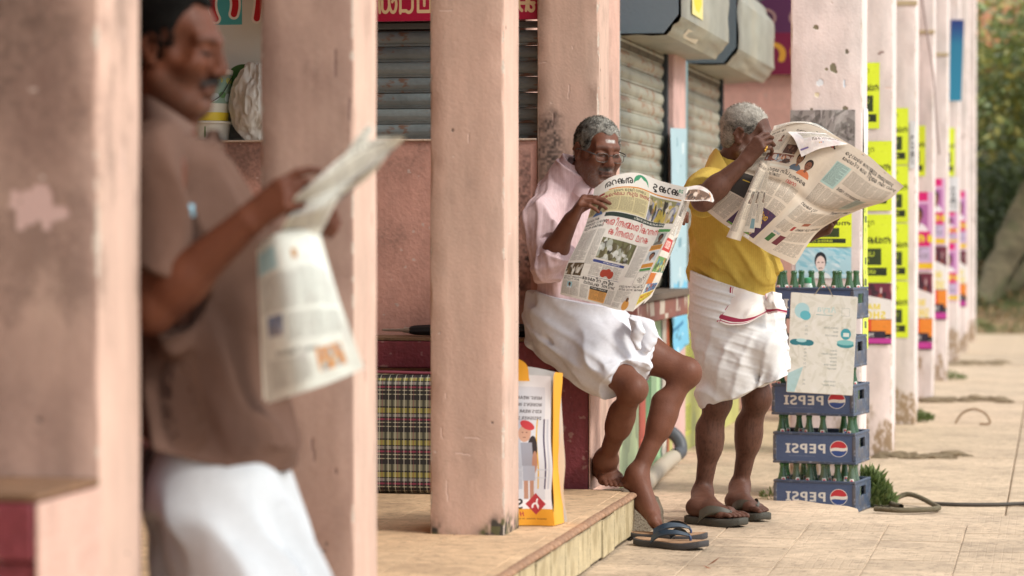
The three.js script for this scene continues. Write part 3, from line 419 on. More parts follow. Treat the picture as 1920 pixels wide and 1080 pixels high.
// ------------------------------------------------------------------ pillars of the long arcade with pasted posters
const posterTex = {};
function postertex(kind) {
  if (posterTex[kind]) return posterTex[kind]; const R = rng(kind.length * 31 + kind.charCodeAt(0));
  const wear = (g, w, h, n = 90) => { for (let i = 0; i < n; i++) { g.fillStyle = `rgba(${R() < .6 ? '255,250,235' : '90,75,60'},.12)`; g.fillRect(R() * w, R() * h, 1 + R() * 14, 1 + R() * 3); } };
  const D = {
    yellow: [192, 256, (g, w, h) => { g.fillStyle = '#dcec2e'; g.fillRect(0, 0, w, h); word(g, rword(R, 5), 20, 22, 20, '#34381a', .14); word(g, rword(R, 4), 24, 60, 16, '#34381a', .16); word(g, rword(R, 5), 16, 84, 26, '#2c3016', .17); g.fillStyle = '#33401c'; g.fillRect(14, 128, 132, 62); word(g, rword(R, 4), 24, 138, 20, '#cfdf3c', .15); word(g, rword(R, 5), 20, 166, 14, '#cfdf3c', .15); g.fillStyle = '#262f18'; g.fillRect(10, 200, 160, 30); word(g, rword(R, 5), 40, 206, 17, '#cfdf3c', .15); wear(g, w, h); }],
    pink: [160, 320, (g, w, h) => { g.fillStyle = '#d9a9cf'; g.fillRect(0, 0, w, h); g.fillStyle = '#d81b74'; g.fillRect(0, 0, w * .8, 36); portrait(g, 10, 50, 120, 110, '#b06aa5', '#8a5a44', '#2a1d1a', '#efe9ee'); g.fillStyle = '#d4156c'; g.fillRect(4, 160, w - 20, 60); word(g, 'k n d', 20, 172, 32, '#e8dc2f', .24); g.fillStyle = '#c9b7d6'; g.fillRect(4, 222, w - 20, 60); bodyText(g, R, 10, 228, w - 36, 50, 8); g.fillStyle = '#ecc526'; g.fillRect(0, 288, w, 24); wear(g, w, h); }],
    film: [160, 256, (g, w, h) => { g.fillStyle = '#6d2a3c'; g.fillRect(0, 0, w, 90); blobPhoto(g, R, 0, 0, w, 110, ['#6d2a3c', '#a14a2e', '#d39a86', '#31202a', '#e8dcd6'], 26); g.fillStyle = '#e8e3df'; g.beginPath(); g.moveTo(0, 100); g.lineTo(60, 50); g.lineTo(w, 70); g.lineTo(w, 150); g.lineTo(0, 150); g.fill(); mtext(g, 'MAD', 40, 110, 'bold 34px sans-serif', '#e7cf22'); mtext(g, 'SHOW', 14, 148, 'bold 42px sans-serif', '#e7cf22'); g.fillStyle = '#e0502f'; g.fillRect(0, 152, w, 48); g.fillStyle = '#e98a2e'; g.fillRect(w * .5, 152, w * .5, 60); g.fillStyle = '#2c2434'; g.fillRect(0, 200, w * .85, 30); mtext(g, '75 6 25', 20, 224, 'bold 22px sans-serif', '#e9e3e0'); g.fillStyle = '#c23d97'; g.fillRect(0, 230, w, 22); wear(g, w, h); }],
    mono: [256, 256, (g, w, h) => { g.fillStyle = '#8d8783'; g.fillRect(0, 0, w, h); for (let i = 0; i < 240; i++) { const v = R() < .5 ? 50 + R() * 40 : 130 + R() * 60; g.fillStyle = `rgba(${v},${v - 4},${v - 8},.4)`; g.beginPath(); g.ellipse(R() * w, R() * h, 6 + R() * 34, 3 + R() * 10, R() * 3, 0, 7); g.fill(); } g.fillStyle = '#c9c6c4'; g.beginPath(); g.arc(70, 170, 26, 0, 7); g.fill(); g.fillStyle = '#26302e'; g.fillRect(0, h * .55, 40, h * .45); }],
    boy: [256, 192, (g, w, h) => { g.fillStyle = '#a9cfd9'; g.fillRect(0, 0, w, h); for (let i = 0; i < 60; i++) { g.fillStyle = `rgba(${R() < .5 ? '225,238,240' : '110,180,200'},.4)`; g.beginPath(); g.ellipse(R() * w, R() * h, 30 * R() + 10, 8, R(), 0, 7); g.fill(); } portrait(g, 60, 10, 110, 200, 'rgba(0,0,0,0)', '#e2cfc6', '#1d242c', '#dfe9ea'); }],
    mini: [64, 160, (g, w, h) => { g.fillStyle = '#dcdcde'; g.fillRect(0, 0, w, h); mtext(g, 'LED', 8, 0, 'bold 10px sans-serif', '#333'); g.save(); g.translate(20, 130); g.rotate(-PI / 2); g.scale(1, 1); mtext(g, 'FOR', 8, 24, 'bold 40px sans-serif', '#2b2d33'); g.restore(); bodyText(g, R, 6, 110, 50, 44, 8); }],
    tube: [64, 320, (g, w, h) => { const q = g.createLinearGradient(0, 0, 0, h); q.addColorStop(0, '#22357a'); q.addColorStop(.3, '#2b7c9e'); q.addColorStop(1, '#2b86a6'); g.fillStyle = q; g.fillRect(0, 0, w, h); }],
  };
  const [w, h, f] = D[kind]; return posterTex[kind] = mat({ map: canvasTex(w, h, f), roughness: .7 });
}
const rowZ = [-13.19, -15.68, -18.32, -20.95, -23.7, -26.5, -29.2, -31.9];
const rowLabel = ['pale pink pillar behind the bottle crates, with torn grey and yellow posters', 'pale pillar with yellow notices above a film poster, next after the crates', 'pale pillar carrying a tall column of yellow notices', 'pale pillar with pink posters and a thin white pipe', 'pale pillar with a pair of narrow pink posters', 'pale pillar with a long blue panel high up', 'pale pillar with small pink posters beyond the blue panel', 'last pale pillar of the long arcade before the trees'];
const rowPillar = rowZ.map((z, i) => {
  const t = pillarTex(71 + i * 5, { base: PALE, side: PALE, height: 4.74, face: .34, dirt: .12, foot: .35, footCol: [.33, .23, .14], w: i < 1 ? 320 : 160, h: i < 1 ? 1100 : 520, scratches: 30, pits: 20, patches: i ? [] : [[.12, 2.245, .014, .012, [.2, .17, .1]], [.265, 2.13, .01, .01, [.16, .14, .1]], [.205, 2.055, .022, .026, [.2, .18, .11]], [.17, 2.05, .007, .007, [.2, .18, .1]], [.1, 1.86, .009, .009, [.2, .18, .12]], [.262, 1.86, .012, .012, [.2, .18, .12]], [.125, 1.93, .012, .014, [.7, .62, .42]], [.14, 1.99, .018, .022, [.68, .72, .74]], [.255, 1.98, .008, .03, [.6, .68, .76]]] });
  const c = thing('posted_pillar', rowLabel[i], 'pillar', [-.9, LOW, z]);
  part('shaft', pillarGeo(.34, .36, -.02, 4.74, 40 + i), mat({ map: t.map, bumpMap: t.bump, bumpScale: .004, roughness: .82 }), c); return c;
});
function poster(i, px0, py0, px1, py1, kind, name = 'poster', rot = 0, off = .004) {
  const z = rowZ[i], a = onZ(px0, py0, -z), b = onZ(px1, py1, -z), x0 = a[0] + .9, x1 = min(b[0] + .9, -.003), y0 = b[1] - LOW, y1 = a[1] - LOW, R = rng(px0 + py0);
  const o = part(name, patch([[[x0, y1, off], [(x0 + x1) / 2, y1, off + .004 * R()], [x1, y1, off]], [[x0, (y0 + y1) / 2, off], [(x0 + x1) / 2, (y0 + y1) / 2, off + .003], [x1, (y0 + y1) / 2, off]], [[x0, y0, off + .006 * R()], [(x0 + x1) / 2, y0, off], [x1, y0, off + .006 * R()]]], 8, 8, (p, u, v) => [p[0], p[1], p[2] + .0015 * vn(u * 5, v * 7, px0)]), postertex(kind), rowPillar[i]); o.rotation.z = rot; return o;
}
poster(0, 1482, 207, 1603, 335, 'mono'); poster(0, 1500, 392, 1597, 463, 'yellow'); poster(0, 1492, 464, 1596, 522, 'boy');
poster(1, 1600, 118, 1649, 241, 'yellow'); poster(1, 1590, 265, 1672, 395, 'yellow'); poster(1, 1590, 402, 1674, 530, 'yellow'); poster(1, 1596, 531, 1678, 646, 'film', 'poster', 0, .006);
for (let k = 0; k < 4; k++) poster(2, 1655, 203 + k * 108, 1703, 309 + k * 108, 'yellow'); poster(2, 1706, 228, 1721, 316, 'mini', 'poster', 0, .006);
poster(3, 1690, 236, 1735, 330, 'yellow'); poster(3, 1700, 360, 1752, 508, 'pink'); poster(3, 1700, 512, 1755, 656, 'film');
poster(4, 1742, 335, 1772, 460, 'pink'); poster(4, 1742, 462, 1776, 600, 'film'); poster(5, 1760, 240, 1790, 330, 'yellow'); poster(5, 1766, 398, 1796, 455, 'pink'); poster(5, 1766, 456, 1796, 565, 'pink'); poster(5, 1779, 332, 1799, 396, 'mini', 'poster', 0, .006);
poster(6, 1792, 358, 1812, 468, 'pink'); poster(6, 1792, 470, 1812, 575, 'film');
{ const z = rowZ[5], q = [[1783, 38], [1808, 38], [1803, 190], [1779, 190]].map(([x, y]) => onZ(x, y, -z)).map((p) => [p[0] + .9, p[1] - LOW, .06]); part('blue_panel', patch([[q[0], q[1]], [q[3], q[2]]], 2, 2), postertex('tube'), rowPillar[5]); }
{ // narrow strip of notices pasted on the right side of the first pillar
  const t = mat({ map: canvasTex(64, 512, (g, w, h) => { g.fillStyle = '#e6e4da'; g.fillRect(0, 0, w, h); g.fillStyle = '#d8e650'; g.fillRect(0, h * .22, w, h * .78); const R = rng(77); for (let y = h * .25; y < h; y += 44) { word(g, rword(R, 2), 12, y, 13, '#4a5030', .14); g.fillStyle = '#56603a'; if (R() < .5) g.fillRect(14, y + 20, 34, 15); } }), roughness: .7 });
  part('poster', patch([[[.004, 1.86, -.04], [.004, 1.86, -.32]], [[.006, 1.3, -.04], [.004, 1.3, -.32]], [[.003, .72, -.04], [.01, .7, -.32]]], 6, 24, (p, u, v) => [p[0] + .002 * vn(u * 4, v * 12, 3), p[1], p[2]]), t, rowPillar[0]);
}
for (const [i, pts] of [[3, [[1728, -10], [1738, 60], [1750, 140], [1756, 230], [1762, 290]]]]) part('cable', tube(pts.map(([x, y]) => { const p = onZ(x, y, -rowZ[i] - .05); return [p[0] + .9, p[1] - LOW, .05]; }), .008, 24, 6), mat({ color: [.35, .27, .25] }), rowPillar[i]);
for (const [i, y] of [[2, 10], [3, 64], [4, 106]]) { const p = onZ(1700, y, -rowZ[i])[1] - LOW; part('pipe_strap', box(-.345, .005, p, p + .03, -.01, .006, .003), mat({ color: [.5, .4, .25] }), rowPillar[i]); }
// ------------------------------------------------------------------ weeds, ropes, trees, house behind
const leafM = (c, tr = .4) => mat({ color: c, roughness: .6, transmission: tr, thickness: 0 });
function leaves(n, R, place, size, aspect = .5) {                 // many small bent leaves
  const pos = [], nor = []; const v = (p) => pos.push(...p);
  for (let i = 0; i < n; i++) {
    const { p, d } = place(i), s = size * (.6 + .8 * R()), u = nrm(add(d, [(R() - .5) * 1.4, (R() - .5) * 1.4, (R() - .5) * 1.4])), w = nrm(cross(u, nrm([R() - .5, R() + .2, R() - .5]))), up = cross(u, w);
    const tip = add(p, add(mul(u, s), mul(up, -s * .12))), m1 = add(add(p, mul(u, s * .5)), mul(w, s * aspect * .5)), m2 = sub(add(p, mul(u, s * .5)), mul(w, s * aspect * .5)), mid = add(add(p, mul(u, s * .5)), mul(up, -s * .08));
    v(p); v(m1); v(mid); v(m1); v(tip); v(mid); v(p); v(mid); v(m2); v(m2); v(mid); v(tip);
  }
  const g = new THREE.BufferGeometry(); g.setAttribute('position', new THREE.Float32BufferAttribute(pos, 3)); g.computeVertexNormals(); g.setAttribute('uv', new THREE.Float32BufferAttribute(new Float32Array(pos.length / 3 * 2), 2)); return g;
}
function limb(a, b, r0, r1, R, bend = .1) { const m = add(lerp3(a, b, .5), [(R() - .5) * bend, (R() - .5) * bend, (R() - .5) * bend]); const pts = [a, lerp3(a, m, .6), m, lerp3(m, b, .6), b], g = tube(pts, 1, 14, 9), p = g.attributes.position, c = new THREE.CatmullRomCurve3(pts.map((q) => new THREE.Vector3(...q))); const n = 15; for (let i = 0; i < p.count; i++) { const k = floor(i / 10), t = k / 14, o = c.getPointAt(clamp(t)), r = mix(r0, r1, t) * (1 + .18 * vn(p.getX(i) * 3 + i * .3, t * 9, 2)); p.setXYZ(i, o.x + (p.getX(i) - o.x) * r, o.y + (p.getY(i) - o.y) * r, o.z + (p.getZ(i) - o.z) * r); } g.computeVertexNormals(); return g; }
const bark = mat({ map: rep(tex(256, 256, (u, v) => { const b = pf(u, v, 6, 611, 5), g = fbm(u * 30, v * 6, 2, 4), gn = sst(.1, .4, pf(u, v, 4, 617, 4)) * .6, m = 1 + .5 * b + .4 * g; return [mix(.25 * m, .17, gn), mix(.205 * m, .175, gn), mix(.125 * m, .085, gn)]; }), 1.5, 1), bumpMap: rep(BUMP, 2), bumpScale: .03, roughness: .95 });
function tree(label, base, h, crownC, crownR, n, size, cols, seed, trunkR, lean = [0, 0, 0], cat = 'tree', name = 'broadleaf_tree') {
  const R = rng(seed), t = thing(name, label, cat, base), top = add([0, h, 0], lean);
  const wood = [limb([0, -.3, 0], top, trunkR, trunkR * .45, R, .4)];
  for (let i = 0; i < 7; i++) { const a = lerp3([0, 0, 0], top, .45 + .5 * R()), d = [(R() - .5) * 2, .3 + R(), (R() - .5) * 2]; wood.push(limb(a, add(a, mul(nrm(d), crownR[0] * (.6 + .5 * R()))), trunkR * .35, trunkR * .06, R, .3)); }
  part('trunk', merged(wood), bark, t);
  const clumps = []; for (let i = 0; i < 46; i++) { const d = nrm([R() - .5, R() - .5, R() - .5]), k = pow(R(), .4); clumps.push([add(crownC, [d[0] * k * crownR[0], d[1] * k * crownR[1], d[2] * k * crownR[2]]), .18 + R() * .32]); }
  cols.forEach((c, ci) => part('crown', leaves(floor(n / cols.length), R, () => { const q = clumps[floor(R() * clumps.length)], d = nrm([R() - .5, R() - .45, R() - .5]), k = pow(R(), .5) * q[1] * crownR[0] * .9; return { p: add(q[0], mul(d, k)), d: add(d, [0, -.3, 0]) }; }, size), leafM(c), t));
  return t;
}
const GL = [.26, .33, .10], GD = [.13, .17, .085], GY = [.50, .47, .13], GM = [.20, .26, .10];
tree('large shade tree with thick flared trunk at the end of the pavement', [.05, LOW - .1, -38.2], 3.4, [-.5, 3.5, .6], [2.6, 1.15, 1.6], 9000, .15, [GL, GY, GM], 3, .42, [.2, 0, 0]);
tree('bright yellow-green tree leaning over the pavement end', [4.6, LOW, -37], 3.6, [-1.4, 4.2, 0], [2.6, 1.5, 2.0], 9000, .15, [GY, GL], 9, .2);
tree('dark dense shrub behind the last arcade pillar', [-1.5, LOW, -40], 1.2, [0, 1.7, 0], [2.0, 1.5, 1.2], 9000, .13, [GD, GM], 15, .1, [0, 0, 0], 'shrub', 'dense_shrub');
tree('dark dense shrub beside the flared trunk', [.2, LOW, -41.5], 1.2, [0, 1.5, 0], [1.9, 1.3, 1.2], 9000, .13, [GD, GM, GD], 21, .1, [0, 0, 0], 'shrub', 'dense_shrub');
tree('olive shrub at the foot of the leaning tree', [3.6, LOW, -42], 1.2, [0, 1.6, 0], [2.0, 1.6, 1.2], 8000, .13, [GM, GL], 27, .1, [0, 0, 0], 'shrub', 'dense_shrub');
tree('tall dark tree rising behind the tiled house', [7, LOW, -60], 7, [0, 8, 0], [5.5, 4, 3], 12000, .3, [GM, GD], 35, .4);
tree('tall green tree beside the tiled house', [-6, LOW, -57], 6, [0, 7, 0], [5, 4, 3], 12000, .3, [GM, GL], 37, .4);
{ // roots and bank
  const t = thing('tree_root', 'buttress root sloping down to the soil bank', 'root', [0, 0, 0]); const R = rng(6); part('root', merged([limb([-.1, 2.0, -37.9], [-.95, .15, -36.9], .26, .17, R, .05), limb([-.2, .7, -37.7], [-1.2, .05, -36.7], .2, .1, R, .1)]), bark, t);
  const g = new THREE.PlaneGeometry(30, 10, 60, 30); g.rotateX(-PI / 2); const p = g.attributes.position; for (let i = 0; i < p.count; i++) { const x = p.getX(i), z = p.getZ(i); p.setXYZ(i, x + 2, LOW - .04 + sst(5, 0, z) * .75 + .12 * fbm(x, z, 3, 4) * sst(5, 2, z), z - 39.5); } g.computeVertexNormals(); struct('soil_bank', boxUV(g), soilMat);
  const lit = leaves(2600, R, () => { const x = R() * 12 - 5, z = -35 - R() * 5; return { p: [x, LOW + sst(5, 0, z + 39.5) * .75 + .03, z], d: [R() - .5, .1, R() - .5] }; }, .1); const o = struct('leaf_litter', lit, leafM([.30, .20, .09], 0)); o.userData = { kind: 'stuff', label: 'dry fallen leaves on the soil bank', category: 'leaves' };
  const gr = leaves(3000, R, () => { const x = R() * 10 - 4, z = -34.6 - R() * 2.5, c = vn(x * 1.3, z * 1.3, 4) > 0; return { p: [x, c ? LOW - .02 + sst(5, 0, z + 39.5) * .75 : -2, z], d: [0, 1.6, 0] }; }, .14, .12); const q = struct('grass', gr, leafM([.14, .19, .05])); q.userData = { kind: 'stuff', label: 'short grass at the end of the pavement', category: 'grass' };
  const h = thing('house', 'beige house with orange tiled roof behind the trees', 'house', [3.2, 0, -52]);
  part('wall', box(-6, 6, LOW, 4.3, -4, 0, .02), mat({ color: [.52, .40, .27], bumpMap: rep(BUMP, 1), bumpScale: .01 }), h);
  const rs = new THREE.Shape(); rs.moveTo(-5, 4.2); rs.lineTo(.9, 4.45); rs.lineTo(-2, 6.6); rs.closePath(); const rg = new THREE.ExtrudeGeometry(rs, { depth: 13, bevelEnabled: false }); rg.rotateY(PI / 2); rg.translate(-6.5, 0, 0); part('roof', boxUV(rg), mat({ map: rep(tex(128, 128, (u, v) => { const r = abs((u * 6) % 1 - .5), b = pf(u, v, 5, 701, 4), m = (.75 + .5 * r) * (1 + .4 * b); return [.36 * m, .14 * m, .065 * m]; }), 1), roughness: .9 }), h);
}
function weeds(label, at, n, spread, hgt, seed) { const R = rng(seed); return single('weed_clump', leaves(n, R, () => { const a = R() * 6.3, r = sqrt(R()) * spread; return { p: [at[0] + cos(a) * r, at[1] + R() * hgt * .8 * (1 - r / spread * .8), at[2] + sin(a) * r * .7], d: [cos(a) * .6, 1, sin(a) * .6] }; }, hgt * .24, .35), leafM([.16, .22, .06]), label, 'weeds'); }
weeds('green weeds growing beside the lowest bottle crate', [-.84, LOW, -12.9], 1300, .09, .22, 3);
{ const p = onY(1725, 790, LOW); weeds('green weeds in the joint at the pillar of stacked yellow notices', [p[0] - .12, LOW, p[2]], 1300, .2, .14, 5); }
{ const p = onY(1780, 712, LOW); weeds('mossy weeds in a far pavement joint', [p[0] - .05, LOW, p[2]], 400, .2, .12, 7); }
{ const p = onY(1455, 940, LOW); weeds('small dark weed left of the lowest bottle crate', [p[0] - .03, LOW, p[2] - .1], 90, .05, .1, 8); }
const ropeM = mat({ color: [.22, .18, .11], bumpMap: rep(GRAIN, 6), bumpScale: .004, roughness: 1 }), blackM = mat({ color: [.06, .05, .04], roughness: .8 });
single('old_rope', tube([[1640, 953], [1690, 956], [1755, 953], [1752, 946], [1700, 938], [1672, 940], [1690, 949]].map(([x, y], i) => { const p = onY(x, y, LOW + .02); return [p[0], LOW + .018 + (i === 4 ? .03 : 0), p[2]]; }), .012, 60, 8), ropeM, 'coil of old rope lying beside the crates', 'rope');
single('black_cable', tube([[1745, 944], [1800, 946], [1870, 946], [1930, 944], [2050, 945]].map(([x, y]) => onY(x, y, LOW + .008)), .009, 40, 6), blackM, 'thin black cable across the pavement from the rope coil', 'cable');
{ const R = rng(17); // heaps of dirt and dry stalks swept into the joints
  [[1640, 1825, 858, 'dirt and stalks heaped in the first pavement joint', 3], [1745, 1885, 752, 'dirt heaped in the pavement joint by the pink posters', 4], [1790, 1890, 683, 'dirt heaped in a far pavement joint', 5]].forEach(([a, b, y, label, s]) => {
    const list = []; for (let i = 0; i < 26; i++) { const p = onY(a + (b - a) * pow(R(), 1.3), y + (R() - .5) * 6, LOW), q = new THREE.IcosahedronGeometry(1, 2), v = q.attributes.position, r = .015 + R() * .032; for (let k = 0; k < v.count; k++) { const e = 1 + .4 * vn(v.getX(k) * 2 + i, v.getY(k) * 2, v.getZ(k) * 2); v.setXYZ(k, v.getX(k) * e * r * 2 + p[0], v.getY(k) * e * r * .7 + LOW, v.getZ(k) * e * r + p[2]); } q.computeVertexNormals(); list.push(q); }
    single('dirt_heap', merged(list), mat({ color: [.30, .225, .135], bumpMap: rep(BUMP, 3), bumpScale: .01, roughness: 1 }), label, 'dirt'); });
  const p = onY(1855, 797, LOW); single('wire_loop', tube([[-.16, .01, 0], [-.1, .1, 0], [0, .14, .02], [.1, .1, .02], [.14, .02, .03], [.05, .01, .03]].map((d) => add([p[0] - .1, LOW, p[2]], mul(d, .75))), .008, 30, 6), mat({ color: [.3, .2, .12] }), 'bent rusty loop standing in the weedy joint', 'wire');
  single('dry_leaf', leaves(2, R, (i) => ({ p: add(onY(1318, 1062, .004), [i * .015, .004, 0]), d: [1, 0, .1] }), .07, .3), leafM([.28, .11, .05], 0), 'curled brown dry leaf on the pavement by the blue flip-flops', 'leaf');
}
// ------------------------------------------------------------------ bottle crates
const crateBlue = [.05, .072, .118];
const scuff = (c, s) => tex(256, 128, (u, v) => { const b = pf(u, v, 5, s, 5), g = pf(u, v, 50, s + 5, 3), d = sst(.12, .4, pf(u, v, 8, s + 9, 5)) * .45, w = sst(.36, .42, pf(u, v, 48, s + 11, 3)) * .5, m = 1 + .25 * b + .2 * g; return c.map((q, k) => mix(mix(q * m, [.16, .13, .1][k], d), [.3, .33, .4][k], w)); });
const crateM = mat({ map: rep(scuff(crateBlue, 810), 2), roughness: .5, bumpMap: rep(GRAIN, 4), bumpScale: .001 });
const logoM = [0, 1].map((k) => mat({ roughness: .5, map: canvasTex(768, 288, (g, w, h) => {
  g.fillStyle = '#455778'; g.fillRect(0, 0, w, h); const R = rng(51 + k);
  for (let i = 0; i < 500; i++) { g.fillStyle = `rgba(${R() < .5 ? '20,28,60' : '110,120,150'},.13)`; g.fillRect(R() * w, R() * h, 2 + R() * 50, 1 + R() * 5); }
  g.save(); g.translate(90, 200); g.scale(1.12, 1); mtext(g, 'PEPSI', 0, 0, 'bold 140px sans-serif', '#d3d3cd'); g.restore();
  const cx = 628, cy = 146, r = 88; g.fillStyle = '#ddd9d0'; g.beginPath(); g.arc(cx, cy, r, 0, 7); g.fill(); g.save(); g.beginPath(); g.arc(cx, cy, r - 6, 0, 7); g.clip();
  g.fillStyle = '#b8323a'; g.beginPath(); g.moveTo(cx - r, cy - r); g.lineTo(cx + r, cy - r); g.lineTo(cx + r, cy - 22); g.bezierCurveTo(cx + 28, cy + 14, cx - 20, cy - 34, cx - r, cy + 4); g.fill();
  g.fillStyle = '#2f4a86'; g.beginPath(); g.moveTo(cx - r, cy + r); g.lineTo(cx + r, cy + r); g.lineTo(cx + r, cy + 12); g.bezierCurveTo(cx + 28, cy + 46, cx - 20, cy + 0, cx - r, cy + 36); g.fill(); g.restore();
  bodyText(g, R, 130, 232, 260, 14, 9, 'rgba(200,200,200,.6)');
  for (let i = 0; i < 160; i++) { g.fillStyle = `rgba(${R() < .6 ? '60,66,96' : '90,80,62'},.28)`; g.fillRect(R() * w, R() * h, 1 + R() * 16, 1 + R() * 4); }
}) }));
const CW = .385, CD = .29, CH = .143;
function crate(i, label, pos, turn) {
  const t = thing('bottle_crate', label, 'crate', pos, turn, 'stacked blue bottle crates');
  const fg = new THREE.BoxGeometry(CW - .03, CH - .022, .008); fg.translate(0, CH / 2, CD / 2 - .007); { const uv = fg.attributes.uv; }
  part('front_panel', fg, logoM[i % 2], t); const bg = box(-CW / 2 + .012, CW / 2 - .012, .01, CH - .01, -CD / 2 + .003, -CD / 2 + .011, .002); part('back_panel', bg, crateM, t);
  const sh = new THREE.Shape(); sh.moveTo(-CD / 2 + .012, .01); sh.lineTo(CD / 2 - .012, .01); sh.lineTo(CD / 2 - .012, CH - .01); sh.lineTo(-CD / 2 + .012, CH - .01); const ho = new THREE.Path(); ho.moveTo(-.055, CH * .5); ho.lineTo(.055, CH * .5); ho.lineTo(.055, CH * .8); ho.lineTo(-.055, CH * .8); sh.holes.push(ho);
  const sg = new THREE.ExtrudeGeometry(sh, { depth: .008, bevelEnabled: false }); sg.rotateY(PI / 2); for (const s of [-1, 1]) { const q = sg.clone(); q.translate(s > 0 ? CW / 2 - .011 : -CW / 2 + .003, 0, 0); part('side_panel', boxUV(q), crateM, t); }
  part('floor_grid', box(-CW / 2 + .01, CW / 2 - .01, .002, .01, -CD / 2 + .01, CD / 2 - .01, 0), crateM, t);
  const rail = []; for (const y of [.006, CH - .007]) { rail.push(box(-CW / 2, CW / 2, y - .006, y + .007, CD / 2 - .013, CD / 2, .004), box(-CW / 2, CW / 2, y - .006, y + .007, -CD / 2, -CD / 2 + .013, .004), box(-CW / 2, -CW / 2 + .013, y - .006, y + .007, -CD / 2 + .013, CD / 2 - .013, .004), box(CW / 2 - .013, CW / 2, y - .006, y + .007, -CD / 2 + .013, CD / 2 - .013, .004)); }
  part('rim', merged(rail), crateM, t);
  for (const sx of [-1, 1]) for (const sz of [-1, 1]) part('corner_post', box(sx * (CW / 2 - .009) - .009, sx * (CW / 2 - .009) + .009, .0135, CH - .0145, sz * (CD / 2 - .009) - .009, sz * (CD / 2 - .009) + .009, .005), crateM, t);
  const dv = []; for (let c = 1; c < 6; c++) dv.push(box(-CW / 2 + c * CW / 6 - .0015, -CW / 2 + c * CW / 6 + .0015, .011, CH * .6, -CD / 2 + .014, CD / 2 - .014, 0)); part('divider', merged(dv), crateM, t);
  return t;
}
const glassG = (c) => mat({ color: c, roughness: .12, transmission: .75, thickness: 0, ior: 1.5 });
const bottleM = [glassG([.10, .28, .12]), glassG([.15, .33, .17]), glassG([.28, .42, .27])], dotM = mat({ map: canvasTex(64, 64, (g) => { g.fillStyle = '#d8d6cc'; g.fillRect(0, 0, 64, 64); g.fillStyle = '#b5353c'; g.beginPath(); g.arc(32, 32, 22, PI, 0); g.fill(); g.fillStyle = '#31518e'; g.beginPath(); g.arc(32, 34, 22, 0, PI); g.fill(); }), roughness: .4 });
const bottleG = lathe([[0, 0], [.026, 0], [.0285, .004], [.0285, .07], [.0265, .082], [.0285, .094], [.027, .112], [.0205, .14], [.0142, .168], [.0125, .188], [.0125, .196], [.015, .197], [.015, .203], [.0128, .204], [.0128, .208], [.009, .208]], 18);
const dotG = (() => { const pts = []; for (let j = 0; j <= 3; j++) { const r = []; for (let i = 0; i <= 4; i++) { const a = (i / 4 - .5) * .9, y = .118 + j * .008, rr = mix(.0272, .0202, (y - .112) / .028) + .0006; r.push([sin(a) * rr, y, cos(a) * rr]); } pts.unshift(r); } return patch(pts, 6, 4); })();
let bottle0 = null; const BR = rng(5);
function bottle(p, label, group, m) {
  let b; if (!bottle0) { b = bottle0 = thing('glass_bottle', label, 'bottle', p, 0, group); part('glass', bottleG, m, b); part('print', dotG, dotM, b); }
  else { b = bottle0.clone(); b.name = numbered('glass_bottle'); b.children[0].material = m; b.position.set(...p); b.userData = { label, category: 'bottle', group }; scene.add(b); }
  b.rotation.y = BR() * 1.6 - .8; return b;
}
